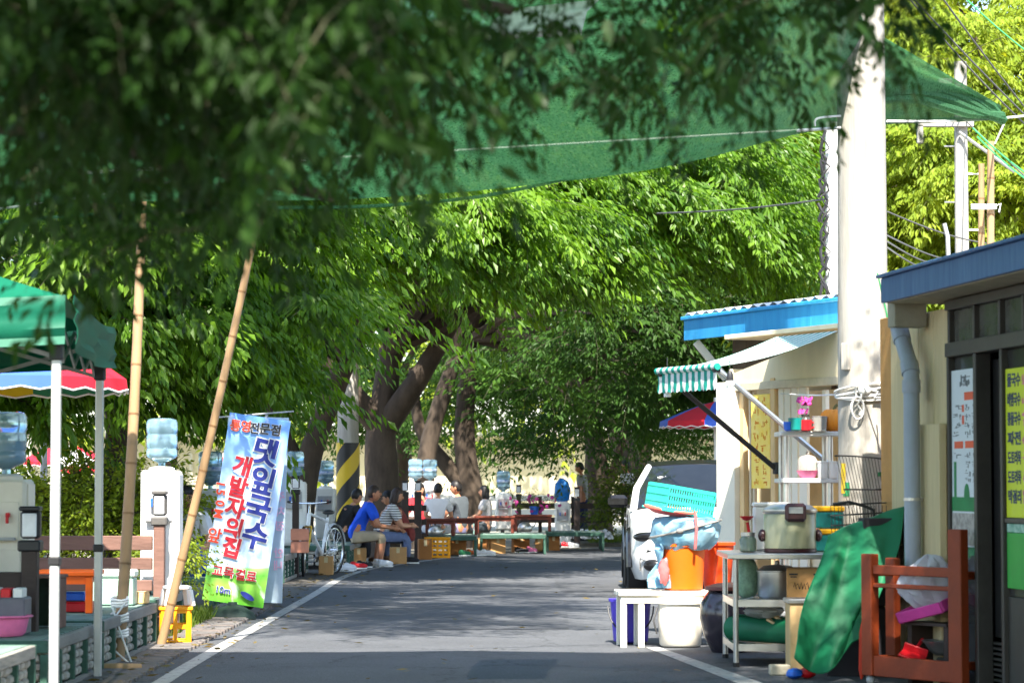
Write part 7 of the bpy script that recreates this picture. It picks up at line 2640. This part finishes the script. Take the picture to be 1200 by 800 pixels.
mb.build('fold', M('pink_stripe_cloth', rgb(235, 90, 130), rough=.85, scale=30, col2=rgb(240, 220, 225), stretch=(1, 1, 3)), t_, kind='stuff')
mb = MB(); mb.box((.0, -.085, .1), (.02, .01, .18)); mb.build('hem', RED, t_)
wr_ = thing('wire_grille', 'black wire fan guard standing round the pole behind the trolley', 'grille', (GX(1018, 18.9), 18.88, .95))
WIRE = M('dark_wire', (.05, .05, .05), rough=.4, metal=.5)
mb = MB()
for i in range(22):
    t = i / 21
    x = -.24 + .48 * t
    mb.tube([(x, -.02 * math.sin(PI * t), .54 - .05 * t * t), (x * .9 + .05, -.03, .22), (x * .7 + .05, -.05, -.0)], .0028, n=4)
mb.build('wires', WIRE, wr_, kind='stuff')
for zz, k in ((.54, 1.0), (.30, .95), (.0, .72)):
    mb = MB(); mb.tube([(-.25 * k + .5 * k * i / 12 + (.05 if k < 1 else 0), -.035 * math.sin(PI * i / 12) - .005, zz - (.05 * (i / 12) ** 2 if k == 1.0 else 0)) for i in range(13)], .006, n=6); mb.build('hoop', WIRE, wr_)
# trolley
tr = thing('shopping_trolley', 'folding black shopping trolley with a wire basket and grey wheel', 'trolley', (GX(1000, 18.45), 18.45, .78))
mb = MB()
for i in range(8):
    x = -.15 + .36 * i / 7
    mb.tube([(x, -.10, .36), (x + .01, -.10, .08)], .003, n=4); mb.tube([(x, .10, .36), (x + .01, .10, .08)], .003, n=4)
for z in (.36, .29, .22, .15, .08):
    mb.tube([(-.15, -.10, z), (.21, -.10, z + .02), (.21, .10, z + .02), (-.15, .10, z), (-.15, -.10, z)], .004, n=5)
mb.build('basket', WIRE, tr, kind='stuff')
mb = MB(); mb.tube([(-.06, -.12, -.02), (.1, -.12, .10), (.34, -.12, .29), (.42, -.1, .31)], .011, n=7); mb.build('handle_tube', BLACKP, tr)
mb = MB(); mb.tube([(-.16, -.11, .37), (-.05, -.11, .385), (.05, -.11, .36), (.12, -.11, .33), (.13, -.11, .26)], .011, n=6); mb.build('grip', BLACKP, tr)
mt = Matrix.Rotation(PI / 2, 3, 'X')
mb = MB(); mb.lathe([(.035, -.02), (.075, -.02), (.082, 0), (.075, .02), (.035, .02)], 22, c=(-.12, -.13, .02), mat=mt); wh = mb.build('wheel', TYRE, tr)
mb = MB(); mb.lathe([(0, .024), (.05, .022), (.052, -.0)], 18, c=(-.12, -.13, .02), mat=mt); mb.build('hub', GREYP, wh)
t_ = thing('water_flask', 'small blue water bottle lying in the wire trolley basket', 'bottle', (GX(1023, 18.42), 18.40, 1.03), rot=(0, R(75), 0))
mb = MB(); mb.lathe([(.03, -.07), (.034, -.06), (.034, .04), (.014, .07), (.014, .085), (0, .085)], 14); mb.build('shell', M('cyan_bottle', rgb(60, 150, 215), rough=.15, trans=.3), t_)
mb = MB(); mb.lathe([(.016, .08), (.016, .1), (0, .1)], 10); mb.build('cap', BLUE, t_)

# ================================================================== green tarpaulin over a stack
tarp = thing('tarpaulin', 'green tarpaulin draped over a stack and trailing to the ground', 'tarpaulin', (2.3, 17.75, 0))
# profile in the picture plane: left edge trailing down, crest rising to the pipe
nu, nv = 44, 36
left = [(948, 640), (945, 660), (940, 690), (934, 720), (927, 750), (925, 772), (950, 790)]
crest = [(972, 626), (988, 617), (1004, 611), (1025, 604), (1045, 596), (1062, 592)]
P = []
for i in range(nu):
    u = i / (nu - 1)
    row = []
    # crest point for this column
    cu = u * (len(crest) - 1)
    k = min(int(cu), len(crest) - 2)
    cpx = crest[k][0] + (crest[k + 1][0] - crest[k][0]) * (cu - k)
    cpy = crest[k][1] + (crest[k + 1][1] - crest[k][1]) * (cu - k)
    top_ = W(cpx, cpy, 17.95)
    bpx = 926 + 92 * u
    hem_y = 768 + 22 * math.sin(PI * min(1, u * 1.3)) - 30 * u * u
    bot = W(bpx, hem_y, 17.55 - .05 * math.sin(6 * u))
    back_ = top_ + Vector((.05, .55, -.12))
    for j in range(nv):
        v = j / (nv - 1)
        if v < .25:
            p = back_.lerp(top_, v / .25)
            p.z += .02 * math.sin(PI * v / .25)
        else:
            t = (v - .25) / .75
            p = top_.lerp(bot, t)
            p.y -= .16 * math.sin(PI * min(1, t * 1.3) * .75) + .05 * math.sin(9 * u + 3 * t) * t + .045 * abs(math.sin(7 * u + 1.5 * t)) * t + .02 * math.sin(15 * u - 5 * t)
            p.x += -.03 * math.sin(PI * t) * (1 - u) + .012 * math.sin(8 * t + 5 * u)
        row.append(p)
    P.append(row)
mb = MB(); mb.sheet(P, .004); mb.build('sheet', MATS['tarp_green'], tarp, world=True)
mb = MB()
mb.tube([P[0][j] for j in range(6, nv)], .007, n=5); mb.tube([P[i][-1] for i in range(nu)], .007, n=5)
mb.build('hem', MATS['tarp_green'], tarp, world=True, kind='stuff')
stk = thing('carton_stack', 'dark cartons hidden under the green tarpaulin', 'carton stack', (2.3, 17.9, 0))
for i, (x, y, z, a, b, c) in enumerate(((.02, .10, .23, .42, .36, .46), (.10, .12, .67, .40, .34, .40), (.2, .12, .97, .26, .3, .18))):
    mb = MB(); mb.box((x, y, z), (a, b, c), ch=.006); mb.build('carton', M('dark_carton', (.03, .025, .03), rough=.8), stk)
t_ = thing('umbrella', 'closed umbrella with a red-orange sleeve leaning in the gap by the tarpaulin', 'umbrella', (2.28, 17.35, .02), rot=(R(-6), R(4), 0))
mb = MB(); mb.lathe([(.006, 0), (.022, .06), (.03, .3), (.012, .42), (0, .42)], 12); mb.build('sleeve', M('orange_red_cloth', rgb(205, 60, 35), rough=.7), t_)
mb = MB(); mb.tube([(0, 0, .42), (0, 0, .52)], .008, n=7); mb.build('handle', BLACKP, t_)
mb = MB(); mb.box((0, 0, .035), (.14, .1, .07), ch=.008)
o = mb.build('brick', M('pale_brick', rgb(190, 180, 160), rough=.9, bump=.4)); o.location = (GX(912, 17.95), 17.95, .004)
tag(o, 'pale concrete brick on the ground under the plywood cabinet', 'brick')
t_ = thing('snack_packet', 'red and blue packet crushed on the ground by the tarpaulin hem', 'packet', (GX(933, 17.75), 17.6, .006), R(20))
mb = MB(); mb.ball((-.04, 0, .035), (.06, .05, .035), 12, 8, wob=.1); mb.build('blue_end', BLUE, t_)
mb = MB(); mb.ball((.05, 0, .035), (.06, .05, .035), 12, 8, wob=.1); mb.build('red_end', RED, t_)

# ================================================================== upended orange table
fa, fb2 = Vector((GX(1018, 17.15), 17.15, .06)), Vector((GX(1121, 16.45), 16.45, .06))
ot = thing('upended_table', 'orange stained table frame stood on its end by the door', 'table', (fa + fb2) / 2)
ax_ = (fb2 - fa).normalized()
bk_ = Vector((-ax_.y, ax_.x, 0))
if bk_.y < 0:
    bk_ = -bk_
hl_, hr_ = .78, .95


def otube(name, p, q, w_, h, par=ot):
    mb = MB(); mb.bar(p, q, w_, h, up=bk_, ch=.006)
    return mb.build(name, ORWOOD, par, world=True)


otube('leg', fa, fa + Vector((0, 0, hl_)), .10, .07)
otube('leg', fb2, fb2 + Vector((0, 0, hr_)), .12, .07)
otube('leg', fa + bk_ * .22 - ax_ * .03, fa + bk_ * .22 - ax_ * .03 + Vector((0, 0, hl_ - .03)), .09, .06)
otube('leg', fb2 + bk_ * .26 - ax_ * .10, fb2 + bk_ * .26 - ax_ * .10 + Vector((0, 0, hr_ - .04)), .10, .06)
for z, hh, nm in ((.065, .13, 'rail'), (.42 + .16, .028, 'rail'), (.68, .06, 'rail')):
    otube(nm, fa + ax_ * .052 + Vector((0, 0, z)), fb2 - ax_ * .062 + Vector((0, 0, z)), hh, .045) if False else None
    mb = MB(); mb.bar(fa + ax_ * .052 + Vector((0, 0, z)), fb2 - ax_ * .062 + Vector((0, 0, z)), .045, hh, ch=.005); mb.build('rail', ORWOOD, ot, world=True)
for base in (fa - ax_ * .01, fb2 - ax_ * .05):
    for z in (.10, hl_ - .12):
        mb = MB(); mb.bar(base + bk_ * .04 + Vector((0, 0, z)), base + bk_ * .20 + Vector((0, 0, z)), .04, .05, ch=.004); mb.build('side_rail', ORWOOD, ot, world=True)
for c in (fa, fb2):
    mb = MB(); mb.ball((c.x, c.y, .03), (.03, .03, .03), 10, 7); mb.build('foot', GREYP, ot, world=True)
mid = (fa + fb2) / 2 + bk_ * .16
t_ = thing('shelf_board', 'dark board behind the orange frame holding bags and bowls', 'board', (mid.x, mid.y + .06, .40), math.atan2(ax_.y, ax_.x))
mb = MB(); mb.box((0, .06, 0), (.40, .22, .02)); mb.build('board', DARKWOOD, t_)
for x in (-.17, .17):
    mb = MB(); mb.box((x, .06, -.2), (.04, .18, .38)); mb.build('support', DARKWOOD, t_)
t_ = thing('tray', 'pink plastic tray tilted in the orange frame', 'tray', (mid.x, mid.y + .04, .475), rot=(R(18), R(-12), math.atan2(ax_.y, ax_.x)))
mb = MB(); mb.box((0, 0, 0), (.42, .20, .02), ch=.006); mb.build('floor', M('magenta_plastic', rgb(205, 70, 150), rough=.35), t_)
for s_ in (-1, 1):
    mb = MB(); mb.box((0, s_ * .10, .03), (.42, .015, .07), ch=.005); mb.box((s_ * .21, 0, .031), (.015, .184, .07), ch=.005); mb.build('rim', MATS['magenta_plastic'], t_)
t_ = thing('plastic_bag', 'knotted translucent white bag on the pink tray', 'bag', (mid.x - .02, mid.y + .02, .60))
mb = MB(); mb.smooth = True
vs_, fs_ = [], []
for j in range(17):
    th = PI * j / 16
    for i in range(34):
        a = 2 * PI * i / 34
        k_ = 1 + .10 * math.sin(5 * a + 3 * th) + .08 * math.sin(11 * a - 5 * th) + .05 * math.sin(19 * a + 9 * th)
        r_ = math.sin(th) ** .8 * (.62 + .38 * (1 - math.cos(th)) / 2) * k_
        vs_.append((.20 * r_ * math.cos(a) + .02 * math.sin(3 * th), .12 * r_ * math.sin(a), .06 + .17 * math.cos(th) + .015 * math.sin(7 * a)))
for j in range(16):
    for i in range(34):
        i2 = (i + 1) % 34
        fs_.append((j * 34 + i, (j + 1) * 34 + i, (j + 1) * 34 + i2, j * 34 + i2))
mb.add(vs_, fs_)
mb.ball((.19, -.01, .03), (.06, .03, .03), 10, 7, wob=.2)
mb.build('bag', M('milky_film', rgb(225, 222, 232), rough=.25, translucent=.4, bump=.8, bscale=16, var=.1), t_)
mb = MB(); mb.tube([(.0, 0, .16), (.02, 0, .2), (.0, 0, .21)], [.03, .015, .02], n=8); mb.build('knot', MATS['milky_film'], t_)
t_ = thing('steel_bowl', 'steel bowl behind the lower half of the orange frame', 'bowl', (mid.x + .08, mid.y + .08, .20))
mb = MB(); mb.lathe([(.05, 0), (.09, .03), (.13, .09), (.135, .092), (.085, .035), (0, .012)], 24); mb.build('bowl', STEEL, t_)
mb = MB(); mb.lathe([(.13, .088), (.138, .092), (.13, .097)], 24); mb.build('rim', STEEL, t_)
t_ = thing('stone_pot', 'dark round pot at the bottom of the orange frame', 'pot', (mid.x + .14, mid.y + .05, .012))
mb = MB(); mb.lathe([(.07, 0), (.12, .05), (.125, .12), (.10, .16), (0, .155)], 22); mb.build('body', M('dark_stoneware', (.04, .037, .032), rough=.5), t_)
mb = MB(); mb.lathe([(.105, .155), (.11, .165), (.10, .175)], 20); mb.build('rim', MATS['dark_stoneware'], t_)
t_ = thing('dustpan', 'bright red dustpan lying at the bottom of the orange frame', 'dustpan', (mid.x - .13, mid.y + .0, .20), rot=(R(15), R(18), R(-20)))
mb = MB(); mb.box((0, 0, 0), (.16, .12, .012), ch=.003); mb.box((0, .06, .025), (.16, .012, .05), ch=.003); mb.build('pan', RED, t_)
mb = MB(); mb.tube([(0, .06, .03), (0, .2, .05)], .012, n=7); mb.build('handle', RED, t_)

# ================================================================== shade net, ropes, wires
def net_mat():
    m = bpy.data.materials.new('shade_net')
    m.use_nodes = True
    n, l = m.node_tree.nodes, m.node_tree.links
    b = n['Principled BSDF']
    b.inputs['Roughness'].default_value = .7
    tc = n.new('ShaderNodeTexCoord')
    mp = n.new('ShaderNodeMapping'); mp.inputs['Scale'].default_value = (1, 1, 1); l.new(tc.outputs['Object'], mp.inputs[0])
    nz = n.new('ShaderNodeTexNoise'); nz.inputs['Scale'].default_value = 60; nz.inputs['Detail'].default_value = 3; l.new(mp.outputs[0], nz.inputs['Vector'])
    rp = n.new('ShaderNodeValToRGB')
    rp.color_ramp.elements[0].position = .3; rp.color_ramp.elements[0].color = (*rgb(58, 120, 76), 1)
    rp.color_ramp.elements[1].position = .7; rp.color_ramp.elements[1].color = (*rgb(98, 152, 110), 1)
    l.new(nz.outputs['Fac'], rp.inputs[0]); l.new(rp.outputs[0], b.inputs['Base Color'])
    t = n.new('ShaderNodeBsdfTranslucent'); l.new(rp.outputs[0], t.inputs['Color'])
    mx = n.new('ShaderNodeMixShader'); mx.inputs[0].default_value = .6; l.new(b.outputs[0], mx.inputs[1]); l.new(t.outputs[0], mx.inputs[2])
    tr_ = n.new('ShaderNodeBsdfTransparent')
    m2 = n.new('ShaderNodeMixShader'); m2.inputs[0].default_value = .28
    l.new(mx.outputs[0], m2.inputs[1]); l.new(tr_.outputs[0], m2.inputs[2])
    l.new(m2.outputs[0], n['Material Output'].inputs[0])
    return m


NET = net_mat()
net = thing('shade_net', 'large green shade net slung over the lane between trees and poles', 'shade net', (0, 15, 4))
# far edge read from the photograph, left to right (pixel, pixel, depth)
edge_pts = [(-330, 330, 17.6), (-60, 268, 17.8), (120, 250, 18.0), (300, 243, 18.0), (430, 241, 18.0), (560, 230, 18.1), (680, 205, 17.9), (800, 178, 17.8), (900, 158, 18.5), (985, 148, 20.2), (1060, 142, 21.0), (1130, 138, 21.6), (1172, 140, 22.0)]
FE = spline([W(*e) for e in edge_pts], 3)
P = []
for i, e in enumerate(FE):
    u = i / (len(FE) - 1)
    row = []
    near = Vector((-.6, 10, 5.5)).lerp(Vector((1.6, 13, 5.3)), min(1, u / .7))
    if u > .7:
        k = (u - .7) / .3
        m_ = Vector((2.3, 19.0, 4.72))
        near = near.lerp(m_, 2 * k) if k < .5 else m_.lerp(FE[-1] + Vector((0, -.05, .12)), 2 * k - 1)
    for j in range(19):
        v = j / 18
        p = e.lerp(near, v)
        # steep near the far edge, then flattening
        rise = (near.z - e.z)
        p.z = e.z + rise * (1 - (1 - v) ** 2.4)
        p.z += .05 * math.sin(6 * u + 5 * v) * (1 - v) + .03 * math.sin(19 * u + 4 * v) * (1 - .5 * v) - .10 * math.sin(PI * v) * .5 + .035 * math.sin(16 * v + 9 * u) * (1 - v)
        row.append(p)
    P.append(row)
mb = MB(); mb.sheet(P, .004); mb.build('sheet', NET, net, world=True)
mb = MB(); mb.tube([p + Vector((0, 0, -.005)) for p in FE], .012, n=6); mb.build('hem', NET, net, world=True)
mb = MB()
for k in range(5):
    mb.tube([FE[-10].lerp(FE[-1], t) + Vector((jit(.02), -.06 - .02 * k, (.62 - .1 * k) * (1 - t) ** .8 + .03 * math.sin(9 * t + k))) for t in [i / 12 for i in range(13)]], .035, n=7)
mb.build('gathered_fold', NET, net, world=True, kind='stuff')


def line(name, label, cat, pts, r, mat, n=14, sag=0.0, group=None):
    p, q = Vector(pts[0]), Vector(pts[-1])
    if len(pts) == 2:
        pts = [p.lerp(q, i / n) + Vector((0, 0, -sag * math.sin(PI * i / n))) for i in range(n + 1)]
    o = MB().tube(pts, r, n=5).build(name, mat)
    return tag(o, label, cat, group)


line('rope', 'white rope running under the green net to the thick pole', 'rope', [W(60, 205, 17.0), W(985, 150, 19.2)], .011, ROPE, sag=.0)
line('rope', 'white rope stretched from the thick pole to the twin bamboo', 'rope', [W(1040, 142, 19.5), W(1200, 136, 24)], .010, ROPE, sag=.02)
line('rope', 'pale rope end curling on the net left of the thick pole', 'rope', spline([W(955, 148, 19.2), W(958, 139, 19.2), W(985, 136, 19.3)], 6), .008, ROPE)
line('rope', 'second thin rope under the left part of the green net', 'rope', [W(-40, 250, 17), W(345, 183, 17.3)], .008, ROPE, sag=.03)
GWIRE = M('grey_cable', (.09, .09, .09), rough=.6)
for i, (a, b, s_, lb) in enumerate((
        ((1060, -8, 28), (1200, 145, 33), .05, 'dark cable falling from the upper left to the twin bamboo top, thicker one'),
        ((1064, -8, 28.3), (1204, 138, 33), .02, 'dark cable close beside the thicker falling one'),
        ((1100, -8, 29), (1204, 130, 34), .02, 'dark cable crossing the bright tree further right'),
        ((1040, 248, 28), (1200, 290, 30), .08, 'thin cable sagging across the bright tree above the roof'),
        ((1040, 276, 26), (1128, 308, 31), .04, 'upper cable of the bundle behind the slim white pole'),
        ((1040, 283, 26), (1128, 308, 31), .10, 'lower cable of the bundle behind the slim white pole'),
        ((1040, 290, 26), (1128, 309, 31), .14, 'lowest cable of the bundle behind the slim white pole'),
        ((770, 250, 30), (970, 233, 26), .03, 'thin pale cable crossing the trees left of the thick pole'),
        ((1130, 140, 31), (1210, 215, 27), .0, 'thin dark cable right of the slim white pole'))):
    line('cable', lb, 'cable', [W(*a), W(*b)], .011 if i < 3 else .009, GWIRE, sag=s_)
for a, b, lb in (((1125, -8, 27), (1205, 62, 27), 'green cord across the bright tree in the upper right corner'), ((1140, 150, 24), (1205, 205, 24), 'green cord below the net corner'), ((1145, 160, 24), (1205, 212, 24), 'second green cord below the net corner')):
    line('cord', lb, 'cord', [W(*a), W(*b)], .008, GT, sag=.02)
line('cord', 'white cord tying the net corner to the twin bamboo', 'cord', [W(1176, 146, 23), W(1166, 168, 24.9)], .010, ROPE)
line('cord', 'pale line strung between the stall shutters and the pole', 'cord', [W(915, 461, 22), W(985, 462, 19.6)], .006, ROPE, sag=.01)
# dark awning edge over the top left and grey sheet high in the middle
t_ = thing('dark_awning', 'dark awning with a blue hem hidden in the leaves at the top left', 'awning', W(270, 10, 10.5))
c0 = W(270, 10, 10.5)
P = [[W(130 + 34 * i, -14 + 9 * math.sin(i) * .3 + (34 - 3.2 * i if j == 0 else -40 * j), 10.5 + j * .5) for j in range(4)] for i in range(9)]
mb = MB(); mb.sheet(P, .01); mb.build('sheet', M('dark_brown_canvas', (.02, .016, .014), rough=.8), t_, world=True)
mb = MB(); mb.tube([r_[0] for r_ in P], .018, n=6); mb.build('hem', BLUE, t_, world=True)
t_ = thing('grey_sheet', 'pale grey roofing sheet showing through the leaves above the net', 'roofing sheet', W(630, 25, 15))
P = []
for i in range(25):
    px = 572 + 110 * i / 24
    P.append([W(px, 40 - 4 * i / 24 + .8 * math.sin(i * 1.6), 14.8), W(px + 6, 26 - .55 * i + .8 * math.sin(i * 1.6), 15.6), W(px + 20, 12 - .5 * i, 16.4)])
mb = MB(); mb.sheet(P, .006, smooth=False); mb.build('sheet', M('galvanised_sheet', (.45, .46, .5), rough=.5, metal=.3), t_, world=True)
mb = MB(); mb.bar(W(572, 43, 14.8), W(682, 38, 14.8), .04, .03); mb.build('edge_bar', GREYP, t_, world=True)
